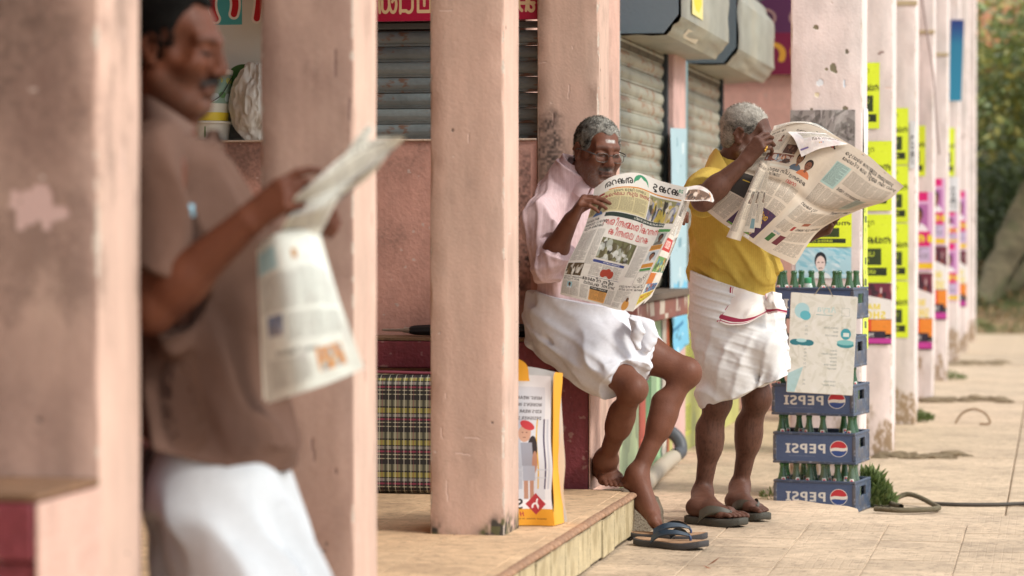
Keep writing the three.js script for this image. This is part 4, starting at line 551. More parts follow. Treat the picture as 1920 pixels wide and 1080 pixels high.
{
  const ang = -.17, fr = onY(1603, 963, LOW), ax = [cos(ang), 0, -sin(ang)], az = [sin(ang), 0, cos(ang)], c0 = sub(sub(fr, mul(ax, CW / 2)), mul(az, CD / 2));
  const where = ['lowest blue crate of the stack, on the pavement', 'second blue crate from the pavement', 'blue crate in the middle of the stack', 'blue crate behind the menu board', 'topmost blue crate of the stack'];
  const rows = [[[0, 1, 2, 3, 4, 5], [0, 2, 3, 5], [1, 4]], [[0, 2, 3, 5], [0, 5, 1], [4]], [[0, 5], [5, 1]], [[0, 5], [0, 5]], [[0, 1, 3, 4, 5], [0, 2, 4], [1, 5]]];
  for (let i = 0; i < 5; i++) {
    const dx = [.004, 0, -.004, -.012, -.008][i], tn = ang + [0, .02, -.015, .03, .01][i], y = LOW + i * .2185, c = add(c0, [dx, 0, 0]);
    crate(i, 'blue plastic bottle crate with white lettering, ' + where[i].replace('blue crate ', '').replace('of the stack', 'in the stack'), [c[0], y, c[2]], tn);
    rows[i].forEach((r, k) => r.forEach((col) => { const lx = -CW / 2 + (col + .5) * CW / 6, lz = CD / 2 - .045 - k * .066, p = add(c, add(mul(ax, lx), mul(az, lz))); bottle([p[0], y + .0105, p[2]], 'green glass bottle standing in the ' + where[i], 'bottles in the ' + where[i].split(',')[0], bottleM[i === 0 ? (col % 2 ? 2 : 1) : (col + k) % 2]); }));
  }
  const pb = add(c0, add(mul(ax, -.05), mul(az, .06))), t = thing('plastic_bottle', 'small bottle with white and green cap among the bottles of the top crate', 'bottle', [pb[0], LOW + 4 * .2185 + .0105, pb[2]]);
  part('body', lathe([[0, 0], [.027, 0], [.028, .1], [.02, .14], [.013, .155]], 16), mat({ color: [.6, .68, .62], roughness: .25 }), t); part('cap', lathe([[.0165, .15], [.0165, .172], [.014, .176], [0, .176]], 16), mat({ color: [.05, .32, .14], roughness: .4 }), t); part('cap_ring', lathe([[.0165, .138], [.0172, .149], [.0165, .1495]], 16), mat({ color: [.8, .8, .78] }), t);
  // menu board hung on the crates
  const mz = -fr[2] - .09, q = [[1484, 549], [1607, 558], [1597, 741], [1475, 734]].map(([x, y]) => onZ(x, y, mz));
  const mt = canvasTex(512, 760, (g, w, h) => {
    const R = rng(61); g.fillStyle = '#dcdcd2'; g.fillRect(0, 0, w, h); for (let i = 0; i < 250; i++) { g.fillStyle = `rgba(${R() < .5 ? '150,150,130' : '240,240,235'},.12)`; g.beginPath(); g.ellipse(R() * w, R() * h, 10 + R() * 60, 5 + R() * 18, R() * 3, 0, 7); g.fill(); }
    mtext(g, 'Arya', 205, 130, 'bold 62px serif', '#b7cfcc'); g.fillStyle = '#9fb5b2'; g.fillRect(200, 150, 130, 6);
    g.fillStyle = '#a8d0d6'; g.beginPath(); g.ellipse(90, 130, 58, 60, .3, 0, 7); g.fill(); g.fillStyle = '#5fb4c2'; g.beginPath(); g.ellipse(118, 165, 42, 36, .2, 0, 7); g.fill();
    g.fillStyle = '#2f7884'; for (const x of [50, 110, 150]) { g.beginPath(); g.ellipse(x, 375, 44, 24, 0, 0, 7); g.fill(); } g.fillStyle = '#a9d6d8'; g.beginPath(); g.ellipse(96, 360, 40, 14, 0, 0, 7); g.fill();
    g.fillStyle = '#3f9aa8'; g.beginPath(); g.ellipse(440, 290, 40, 44, 0, 0, 7); g.fill(); g.fillStyle = '#d7e2dc'; g.fillRect(420, 280, 46, 30); g.fillStyle = '#3a8b92'; g.beginPath(); g.ellipse(440, 372, 66, 26, 0, 0, 7); g.fill(); g.fillStyle = '#7fc0c0'; g.beginPath(); g.ellipse(440, 356, 66, 20, 0, 0, 7); g.fill();
    g.fillStyle = 'rgba(140,195,205,.6)'; g.beginPath(); g.moveTo(0, 620); g.lineTo(120, 560); g.lineTo(60, 760); g.lineTo(0, 760); g.fill();
    g.strokeStyle = '#9aa8a4'; g.lineWidth = 2; g.strokeRect(400, 90, 60, 60);
    [[255, 'Lemon Soda'], [285, 'Blue'], [315, 'Green Cold'], [430, 'Grape'], [458, 'Mango Shake'], [486, 'Sharja'], [514, 'Apple'], [542, 'Butter Milk'], [570, 'Nannari'], [670, 'Lime Soda'], [700, 'Lime Water']].forEach(([y, s], i) => { const f = '20px sans-serif', gw = (g.font = f, g.measureText(s).width); mtext(g, s, 380 - gw, y, f, '#7e8a88'); mtext(g, String(15 + (i * 7) % 40), 120, y, f, '#8f9a98'); });
  });
  const b = thing('menu_board', 'white drinks menu board hanging in front of the upper crates', 'board');
  part('board', patch([[q[0], q[1]], [q[3], q[2]]], 6, 6), mat({ map: mt, roughness: .5 }), b); const bk = (p) => [p[0] + .003, p[1], p[2] - .006];
  part('backing', patch([[bk(q[0]), bk(q[1])], [bk(q[3]), bk(q[2])]], 2, 2), mat({ color: [.4, .38, .33] }), b); part('edge', merged([0, 1, 2, 3].map((k) => tube([q[k], q[(k + 1) % 4]].map((p) => [p[0], p[1], p[2] - .003]), .003, 2, 6))), mat({ color: [.6, .55, .47] }), b);
  const st = onZ(1527, 553, mz - .002), s2 = onZ(1562, 556, mz - .002), hk = onZ(1546, 532, mz + .03); part('string', tube([st, hk, s2], .0016, 16, 5), mat({ color: [.25, .2, .12] }), b);
}
// ------------------------------------------------------------------ bags and umbrella
{
  const t = canvasTex(512, 900, (g, w, h) => {
    g.fillStyle = '#e4e4e6'; g.fillRect(0, 0, w, h); const R = rng(2); g.fillStyle = '#d4d6dc'; g.fillRect(20, 70, w - 60, h - 200);
    for (const [x, c, ww] of [[464, '#4a3f5c', 10], [420, '#d9a92f', 8], [300, '#b9bcc6', 26], [484, '#c7c9d2', 14]]) { g.fillStyle = c; g.fillRect(x, 260, ww, 420); } g.fillStyle = '#c3c7d0'; g.fillRect(20, 560, w - 50, 8); g.fillRect(20, 610, w - 50, 6);
    ["MENS' WEAR", "WOMEN'S WEAR", "KID'S WEAR", 'DESIGNER SAREES'].forEach((s, i) => { g.font = 'bold 27px sans-serif'; const gw = g.measureText(s).width; mtext(g, s, 450 - gw, 145 + i * 40, 'bold 27px sans-serif', '#4a4546'); });
    g.save(); g.translate(104, 0);
    g.fillStyle = '#c99c84'; g.beginPath(); g.ellipse(246, 345, 40, 52, 0, 0, 7); g.fill(); g.fillStyle = '#c23a40'; g.beginPath(); g.ellipse(258, 298, 50, 24, .4, 0, 7); g.fill(); g.fillStyle = '#6d4436'; g.fillRect(228, 338, 10, 5); g.fillRect(254, 338, 10, 5); g.fillRect(236, 368, 18, 4); g.fillStyle = '#2b2124'; g.beginPath(); g.ellipse(292, 440, 30, 80, .1, 0, 7); g.fill(); g.fillStyle = '#9a9ba6'; g.fillRect(222, 400, 70, 140); g.fillStyle = '#b07f68'; g.beginPath(); g.ellipse(300, 520, 16, 70, .1, 0, 7); g.fill(); g.fillStyle = '#a9adba'; g.fillRect(225, 540, 75, 90); g.fillStyle = '#b58872'; g.fillRect(230, 630, 26, 110); g.fillRect(266, 630, 26, 110); g.restore();
    g.fillStyle = '#eceaea'; g.fillRect(0, 745, w, 60); g.fillStyle = '#e5a12c'; g.fillRect(0, 800, w, 100);
    mtext(g, 'SIL', 210, 800, 'bold 84px sans-serif', '#2a2422'); mtext(g, 'HYPER', 220, 845, 'bold italic 40px sans-serif', '#b3343c');
    g.save(); g.translate(408, 770); g.rotate(PI / 4); g.fillStyle = '#b3343c'; g.fillRect(-46, -46, 92, 92); g.restore(); g.strokeStyle = '#f2eeee'; g.lineWidth = 11; g.beginPath(); g.arc(404, 785, 18, 2.6, 6.5); g.quadraticCurveTo(406, 765, 420, 738); g.stroke(); bodyText(g, R, 30, 860, 440, 20, 14, 'rgba(70,40,20,.7)');
  });
  const b = thing('shopping_bag', 'white printed shopping bag with orange gusset standing behind the mossy pillar', 'bag'), y0 = FLOOR + .002, y1 = FLOOR + .5, zf = -8.985, zb = -9.12, xl = -1.90, xr = onZ(1036, 800, 8.985)[0], xb = xr + .006;
  const wob = (k) => (p, u, v) => [p[0] + .006 * vn(u * 3, v * 5, k), p[1], p[2] + .009 * vn(u * 4 + 3, v * 4, k)];
  part('front_panel', patch([[[xl, y1 - .005, zf + .0], [(xl + xr) / 2, y1, zf - .012], [xr, y1 - .004, zf]], [[xl, .42, zf + .012], [(xl + xr) / 2, .42, zf + .022], [xr - .004, .42, zf + .004]], [[xl, y0, zf], [(xl + xr) / 2, y0, zf + .006], [xr + .004, y0, zf]]], 20, 30, wob(2)), mat({ map: t, roughness: .5 }), b);
  const or = mat({ color: [.72, .33, .02], roughness: .55 });
  part('side_gusset', patch([[[xr, y1 - .004, zf + .001], [xb - .006, y1 + .006, (zf + zb) / 2], [xb, y1, zb]], [[xr - .004, .42, zf + .004], [xb - .03, .42, (zf + zb) / 2], [xb - .004, .42, zb]], [[xr + .002, .3, zf], [xb - .02, .3, (zf + zb) / 2], [xb, .3, zb]], [[xr + .004, y0, zf], [xb + .012, y0, (zf + zb) / 2], [xb + .014, y0, zb]]], 12, 30, wob(7)), or, b);
  part('back_panel', patch([[[xl, y1 + .005, zb], [(xl + xb) / 2, y1 + .022, zb + .01], [xb, y1, zb]], [[xl, y0, zb], [(xl + xb) / 2, y0, zb], [xb + .014, y0, zb]]], 16, 16, wob(9)), mat({ color: [.68, .66, .63], roughness: .6 }), b);
  part('handle', patch([[[-1.93, y1 - .05, zf + .014], [-1.93, y1 + .06, zf], [-1.86, y1 + .075, zf], [-1.725, y1 + .045, zf], [-1.700, y1 - .02, zf + .014]], [[-1.9, y1 - .05, zf + .013], [-1.89, y1 + .03, zf], [-1.85, y1 + .04, zf], [-1.77, y1 + .02, zf], [-1.742, y1 - .02, zf + .013]]], 24, 4), or, b);
}
{
  const t = canvasTex(512, 512, (g, w, h) => { // black, white, yellow and wine checked cloth
    g.fillStyle = '#262322'; g.fillRect(0, 0, w, h); const band = (p, q, c, a) => { g.fillStyle = c; g.globalAlpha = a; g.fillRect(0, p, w, q); }; const col = (p, q, c, a) => { g.fillStyle = c; g.globalAlpha = a; g.fillRect(p, 0, q, h); };
    for (let y = 0; y < h; y += 128) { band(y + 8, 26, '#8d8a6e', .85); band(y + 40, 20, '#b3a94f', .8); band(y + 64, 12, '#a39f93', .8); band(y + 82, 7, '#8c3149', .95); band(y + 96, 4, '#c9c3a0', .8); band(y + 112, 4, '#c9c3a0', .8); }
    for (let x = 0; x < w; x += 64) { col(x + 4, 9, '#1c1a1a', .6); col(x + 18, 3, '#ddd8c4', .75); col(x + 30, 10, '#1c1a1a', .55); col(x + 46, 3, '#ddd8c4', .75); col(x + 56, 4, '#8c3149', .35); } g.globalAlpha = 1; });
  const b = thing('checked_bag', 'black and yellow checked cloth bag under the maroon bench', 'bag', [-2.38, FLOOR, -10.12]), g = new RoundedBoxGeometry(.62, .44, .3, 6, .035), p = g.attributes.position;
  g.translate(0, .222, 0); for (let i = 0; i < p.count; i++) { const x = p.getX(i), y = p.getY(i), z = p.getZ(i), k = .018 * fbm(x * 6, y * 6, z * 6, 3); p.setXYZ(i, x + k, max(0.002, y + (y > .2 ? .01 * vn(x * 8, 1, 1) : 0)), z + k * 1.4 + (z > 0 ? .012 * sin(y * 9) : 0)); } g.computeVertexNormals(); boxUV(g);
  part('body', g, mat({ map: rep(t, 2.1), roughness: .75, bumpMap: rep(WEAVE, 60), bumpScale: .0008 }), b); part('zip', tube([[-.28, .445, .1], [-.1, .45, .115], [.1, .447, .11], [.28, .445, .1]], .006, 30, 6), mat({ color: [.2, .04, .06] }), b);
}
{
  const y = .737 + .024, z = 10.43, a = onZ(716, 621, z), b = onZ(768, 621, z), c = onZ(1060, 616, z), u = thing('folded_umbrella', 'black folded umbrella with steel tip lying on the maroon bench', 'umbrella', [a[0], y, -z]);
  const L0 = b[0] - a[0], L1 = c[0] - a[0]; const rot = (g) => { g.rotateZ(-PI / 2); return g; };
  part('tip', rot(lathe([[0, 0], [.005, .004], [.006, L0 - .03], [.011, L0 - .02], [.012, L0 + .005]], 14)), mat({ color: [.55, .52, .47], metalness: .8, roughness: .35 }), u); const cg = rot(lathe([[.012, L0], [.017, L0 + .02], [.021, L0 + .12], [.023, L1 * .6], [.026, L1 * .75], [.02, L1 - .08], [.012, L1 - .07]], 20)), cp = cg.attributes.position;
  for (let i = 0; i < cp.count; i++) { const an = Math.atan2(cp.getZ(i), cp.getY(i)), k = 1 + .12 * sin(an * 7 + cp.getX(i) * 6); cp.setXYZ(i, cp.getX(i), cp.getY(i) * k, cp.getZ(i) * k); } cg.computeVertexNormals(); part('canopy', cg, mat({ color: [.012, .012, .014], roughness: .6 }), u); part('handle', rot(lathe([[.01, L1 - .08], [.011, L1 - .01], [.004, L1]], 12)), mat({ color: [.02, .02, .02], roughness: .3 }), u); u.rotation.x = 0;
}
// ------------------------------------------------------------------ goods on the ledge behind the brown-shirted man
{
  const t = canvasTex(700, 800, (g, w, h) => { g.fillStyle = '#dfe3dc'; g.fillRect(0, 0, w, h); g.fillStyle = '#4fb3bb'; g.fillRect(300, 0, 150, 430); g.fillStyle = '#e9efe8'; g.beginPath(); g.ellipse(300, 300, 70, 170, .15, 0, 7); g.fill(); g.fillStyle = '#d9c23a'; g.fillRect(350, 210, 60, 30);
    for (const [x, c] of [[330, '#b8323a'], [455, '#3f6a35'], [560, '#3f6a35'], [200, '#b8323a']]) { g.fillStyle = c; g.beginPath(); g.ellipse(x, 600, 55, 45, 0, 0, 7); g.fill(); } g.fillStyle = '#9aa09c'; g.fillRect(0, 650, w, 150);
    for (const [c, k] of [['#f3efe9', .3], ['#c41f2e', .17]]) { word(g, 'nir', 330, 300, 120, c, k); word(g, 'at', 130, 300, 120, c, k); } });
  const g = new THREE.BoxGeometry(.9, 1.02, .02); g.translate(-3.35, 1.503 + .51, -10.785); single('juice_poster', g, mat({ map: t, roughness: .4 }), 'white and teal juice poster with red lettering behind the ledge', 'poster');
  const c = onZ(396, 262, 10.67), bk = thing('paint_bucket', 'green and white plastic bucket with yellow band on the ledge', 'bucket', [c[0] - .015, 1.504, -10.67]);
  const bt = canvasTex(512, 256, (q, w, h) => { q.fillStyle = '#86a596'; q.fillRect(0, 0, w, h); q.fillStyle = '#d9dcd0'; q.fillRect(0, h * .62, w, h * .18); q.fillStyle = '#dfc93a'; q.fillRect(0, h * .8, w, h * .2); const R = rng(8); for (let i = 0; i < 8; i++) { q.fillStyle = '#5c8a5a'; q.beginPath(); q.arc(20 + i * 64, h * .45, 16, 0, 7); q.fill(); q.fillStyle = '#b9cfd2'; q.beginPath(); q.ellipse(50 + i * 64, h * .5, 18, 22, .4, 0, 7); q.fill(); } for (let i = 0; i < 5; i++) word(q, 'k r i', 20 + i * 105, h * .1, 30, '#d6c93e', .16); });
  part('tub', lathe([[0, 0], [.078, 0], [.085, .004], [.092, .062], [.098, .066]], 32), mat({ color: [.62, .62, .56], roughness: .35 }), bk); part('body', lathe([[.083, .072], [.098, .27]], 32), mat({ map: bt, roughness: .35 }), bk); part('lid_rim', lathe([[.084, .064], [.1, .066], [.1, .076], [.086, .078]], 32), mat({ color: [.7, .68, .6], roughness: .4 }), bk); part('lid', lathe([[.102, .262], [.103, .28], [.095, .284], [0, .28]], 32), mat({ color: [.66, .64, .56], roughness: .4 }), bk);
  part('bail_handle', tube([[-.1, .25, .0], [-.07, .17, .075], [0, .14, .1], [.07, .17, .075], [.1, .25, .0]], .002, 24, 6), mat({ color: [.1, .1, .1], metalness: .6, roughness: .4 }), bk); const g2 = part('leaf_print', patch([[[-.05, .055, .078], [.02, .055, .0905]], [[-.05, .012, .072], [.02, .012, .0865]]], 4, 4), mat({ color: [.12, .25, .08] }), bk);
  const ps = onZ(462, 262, 10.66), pb = new THREE.IcosahedronGeometry(1, 24), pp = pb.attributes.position;
  for (let i = 0; i < pp.count; i++) { const x = pp.getX(i), y = pp.getY(i), z = pp.getZ(i), cr = 1 - abs(fbm(x * 1.7, y * 1.4, z * 1.7, 3)) * .5 - .12 * abs(fbm(x * 4, y * 3, z * 4 + 4, 2)), tp = y > .3 ? 1 - .45 * (y - .3) : 1; pp.setXYZ(i, x * .105 * cr * tp, max(0, .15 + y * .175 * (cr * .5 + .5)), z * .085 * cr * tp); }
  pb.computeVertexNormals(); const bag = thing('plastic_bag', 'crumpled white plastic bag beside the bucket on the ledge', 'bag', [ps[0] + .03, 1.504, -10.665]); part('bag', pb, mat({ color: [.70, .69, .64], roughness: .35, transmission: .15, thickness: 0 }), bag);
}
// ------------------------------------------------------------------ flip-flops
function flipflop(label, heel, toe, L0, m, th, side, sharp = 1, cat = 'flip-flop', name = 'flip_flop', strapR = .006, group) {
  const d = sub(toe, heel), an = Math.atan2(-d[2], d[0]), t = thing(name, label, cat, heel, an, group), s = new THREE.Shape(), W = L0 * .2, pts = [];
  for (let i = 0; i <= 40; i++) { const a = i / 40 * 2 * PI, x = L0 / 2 - cos(a) * L0 / 2, k = x / L0, w = W * (.78 + .3 * sst(.35, .75, k) - .12 * exp(-pow((k - .42) / .15, 2))); pts.push([x, sin(a) * w * pow(abs(sin(a)), -.35) * (abs(sin(a)) < .02 ? 0 : 1) + side * .012 * k]); }
  pts.forEach((p, i) => i ? s.lineTo(p[0], p[1] || 0) : s.moveTo(p[0], p[1] || 0));
  const lift = (g, y) => { g.rotateX(-PI / 2); const p = g.attributes.position; for (let i = 0; i < p.count; i++) { const k = p.getX(i) / L0; p.setY(i, p.getY(i) + y + .012 * pow(max(0, k - .7) / .3, 2) + .004 * pow(max(0, .2 - k) / .2, 2)); } g.computeVertexNormals(); return boxUV(toCreasedNormals(g, .6)); };
  part('sole', lift(new THREE.ExtrudeGeometry(s, { depth: th, bevelEnabled: true, bevelSize: .003, bevelThickness: .003, bevelSegments: 2, steps: 1 }), .004), m.sole, t);
  const inner = new THREE.Shape(); pts.forEach((p, i) => { const q = [L0 / 2 + (p[0] - L0 / 2) * .965, (p[1] || 0) * .93]; i ? inner.lineTo(...q) : inner.moveTo(...q); }); part('insole', lift(new THREE.ExtrudeGeometry(inner, { depth: .002, bevelEnabled: false, steps: 1 }), th + .0075), m.top, t);
  const y = th + .008, post = [L0 * .8, y + .008, -side * .006]; part('toe_post', tube([[post[0], y, post[2]], [post[0], y + .018, post[2]], [post[0] - .01, y + .028, post[2]]], .0045, 12, 8), m.post ?? m.strap, t);
  for (const q of [-1, 1]) { const w = W * .9 * q, rows = [], st = strapR; const mid = [[post[0] - .004, y + .026, post[2]], [L0 * .66, y + .036, w * .5], [L0 * .5, y + .032, w * .88], [L0 * .36, y + .006, w * 1.0]]; rows.push(mid.map((p, i) => add(p, [0, st * (.6 + i * .45), -q * .004])), mid.map((p, i) => add(p, [st * .4, -st * (.2 + i * .3), q * (.004 + .002 * i)])), mid.map((p, i) => add(p, [-st * .8 * i * .5, -st * (.5 + i * .7), q * .002]))); part('strap', patch(rows, 18, 6), m.strap, t); }
  return t;
}
const ffM = { sole: mat({ color: [.05, .045, .045], roughness: .8, bumpMap: rep(GRAIN, 5), bumpScale: .001 }), top: mat({ color: [.8, .62, .5], map: rep(SAND, 3), roughness: .9 }), strap: mat({ color: [.02, .035, .055], roughness: .35 }), post: mat({ color: [.02, .045, .12], roughness: .4 }) };
flipflop('blue and black flip-flop lying beside the platform step, in front of its pair', onY(1192, 1021, 0), onY(1338, 1034, 0), .30, ffM, .016, 1, 1, 'flip-flop', 'flip_flop', .008, 'empty flip-flops by the step');
flipflop('blue and black flip-flop lying half hidden behind its pair', onY(1180, 1010, 0), onY(1326, 1016, 0), .30, ffM, .016, -1, 1, 'flip-flop', 'flip_flop', .008, 'empty flip-flops by the step');
// ------------------------------------------------------------------ smooth bodies: blended tapered capsules and ellipsoids, meshed with surface nets
const smin = (a, b, k) => { const h = max(k - abs(a - b), 0) / k; return min(a, b) - h * h * k * .25; };
class Field {
  constructor() { this.p = []; this.lo = [1e9, 1e9, 1e9]; this.hi = [-1e9, -1e9, -1e9]; this.disp = null; this.cuts = []; }
  grow(c, r) { for (let i = 0; i < 3; i++) { this.lo[i] = min(this.lo[i], c[i] - r); this.hi[i] = max(this.hi[i], c[i] + r); } }
  put(f, c, r, k, op = 0) { if (!op) this.grow(c, r); this.p.push({ f, x: c[0], y: c[1], z: c[2], r, k, op }); return this; }
  cap(a, b, ra, rb = ra, k = .02, op = 0) {
    const bx = b[0] - a[0], by = b[1] - a[1], bz = b[2] - a[2], l2 = bx * bx + by * by + bz * bz || 1e-9, [ax, ay, az] = a, dr = rb - ra;
    return this.put((x, y, z) => { const px = x - ax, py = y - ay, pz = z - az; let h = (px * bx + py * by + pz * bz) / l2; h = h < 0 ? 0 : h > 1 ? 1 : h; const qx = px - bx * h, qy = py - by * h, qz = pz - bz * h; return sqrt(qx * qx + qy * qy + qz * qz) - ra - dr * h; }, lerp3(a, b, .5), len(sub(b, a)) / 2 + max(ra, rb), k, op);
  }
  chain(pts, rs, k = .02) { for (let i = 0; i < pts.length - 1; i++) this.cap(pts[i], pts[i + 1], rs[i], rs[i + 1], k); return this; }
  ell(c, r, B, k = .02, op = 0) {                       // B: three unit axes
    const [X, Y, Z] = B ?? [[1, 0, 0], [0, 1, 0], [0, 0, 1]], [cx, cy, cz] = c, m = min(...r);
    return this.put((x, y, z) => { const px = x - cx, py = y - cy, pz = z - cz, a = (px * X[0] + py * X[1] + pz * X[2]) / r[0], b = (px * Y[0] + py * Y[1] + pz * Y[2]) / r[1], d = (px * Z[0] + py * Z[1] + pz * Z[2]) / r[2], k0 = sqrt(a * a + b * b + d * d), k1 = sqrt(a * a / (r[0] * r[0]) + b * b / (r[1] * r[1]) + d * d / (r[2] * r[2])); return k1 < 1e-6 ? -m : k0 * (k0 - 1) / k1; }, c, max(...r), k, op);
  }
  loft(secs, side, k = .03, op = 0) {                   // secs from low to high: [point, half width along side, half depth, power?]; horizontal sections
    const S = secs.slice().sort((a, b) => a[0][1] - b[0][1]), n = S.length, fx = side[2], fz = -side[0];
    const lo = S[0][0], hi = S[n - 1][0], c = lerp3(lo, hi, .5), R = len(sub(hi, lo)) / 2 + max(...S.map((s) => max(s[1], s[2]) + len([s[0][0] - mix(lo[0], hi[0], .5), 0, s[0][2] - mix(lo[2], hi[2], .5)]))); const cr = (a, b, c2, d, t) => .5 * (2 * b + (c2 - a) * t + (2 * a - 5 * b + 4 * c2 - d) * t * t + (3 * b - a - 3 * c2 + d) * t * t * t);
    return this.put((x, y, z) => {
      let i = 0; while (i < n - 2 && y > S[i + 1][0][1]) i++;
      const a = S[max(0, i - 1)], b = S[i], e = S[i + 1], d = S[min(n - 1, i + 2)], t = clamp((y - b[0][1]) / (e[0][1] - b[0][1]));
      const cx = cr(a[0][0], b[0][0], e[0][0], d[0][0], t), cz = cr(a[0][2], b[0][2], e[0][2], d[0][2], t), w = cr(a[1], b[1], e[1], d[1], t), dp = cr(a[2], b[2], e[2], d[2], t);
      const u = ((x - cx) * side[0] + (z - cz) * side[2]) / w, v = ((x - cx) * fx + (z - cz) * fz) / dp, q = sqrt(u * u + v * v), k1 = sqrt(u * u / (w * w) + v * v / (dp * dp));
      const r = k1 < 1e-5 ? -min(w, dp) : q * (q - 1) / k1, o = max(lo[1] - y, y - hi[1]);
      return o < -.02 ? r : r < 0 && o < 0 ? max(r, o) : smax2(r, o, .02);
    }, c, R, k, op);
  }
  ring(a, b, ra, rb, th, k = .004, gap = null) {        // open collar / cuff band round the axis a-b; gap: [direction, cosine]
    const ax = nrm(sub(b, a)), L = len(sub(b, a));
    return this.put((x, y, z) => { const p = [x - a[0], y - a[1], z - a[2]], h = dot(p, ax), t = clamp(h / L), q = sub(p, mul(ax, h)), r = len(q), R = mix(ra, rb, t); let d = max(abs(r - R) - th, abs(h - L / 2) - L / 2); if (gap) { const c = dot(q, gap[0]) / (r || 1); d = max(d, (c - gap[1]) * R); } return d; }, lerp3(a, b, .5), max(ra, rb) + L + th, k);
  }
  cut(n, p, w = 0) { const q = nrm(n), o = dot(q, p); this.cuts.push([q[0], q[1], q[2], o, w]); return this; }      // removes the side the normal points to
  slice(c, n, r) { const q = nrm(n); return this.put((x, y, z) => { const dx = x - c[0], dy = y - c[1], dz = z - c[2]; return max(-(dx * q[0] + dy * q[1] + dz * q[2]), sqrt(dx * dx + dy * dy + dz * dz) - r); }, c, r, .003, 1); }      // removes a half ball: sleeve mouths and hems
  at(x, y, z) {
    let d = 1e3;
    for (let i = 0; i < this.p.length; i++) {
      const q = this.p[i], dx = x - q.x, dy = y - q.y, dz = z - q.z, bd = sqrt(dx * dx + dy * dy + dz * dz) - q.r;
      if (q.op) { if (bd > q.k) continue; const s = -q.f(x, y, z); d = -smin(-d, -s, q.k); } else { if (bd > d + q.k) continue; if (d > 50 && bd > .4) { d = min(d, bd + .02); continue; } d = smin(d, q.f(x, y, z), q.k); }
    }
    if (this.disp && d < .032 && d > -.032) d += this.disp(x, y, z);
    for (const c of this.cuts) d = max(d, c[0] * x + c[1] * y + c[2] * z - c[3] + (c[4] ? c[4] * (vn(x * 9, 3, z * 9) + .5 * vn(x * 22, 7, z * 22)) : 0));
    return d;
  }
}
const smax2 = (a, b, k) => -smin(-a, -b, k);
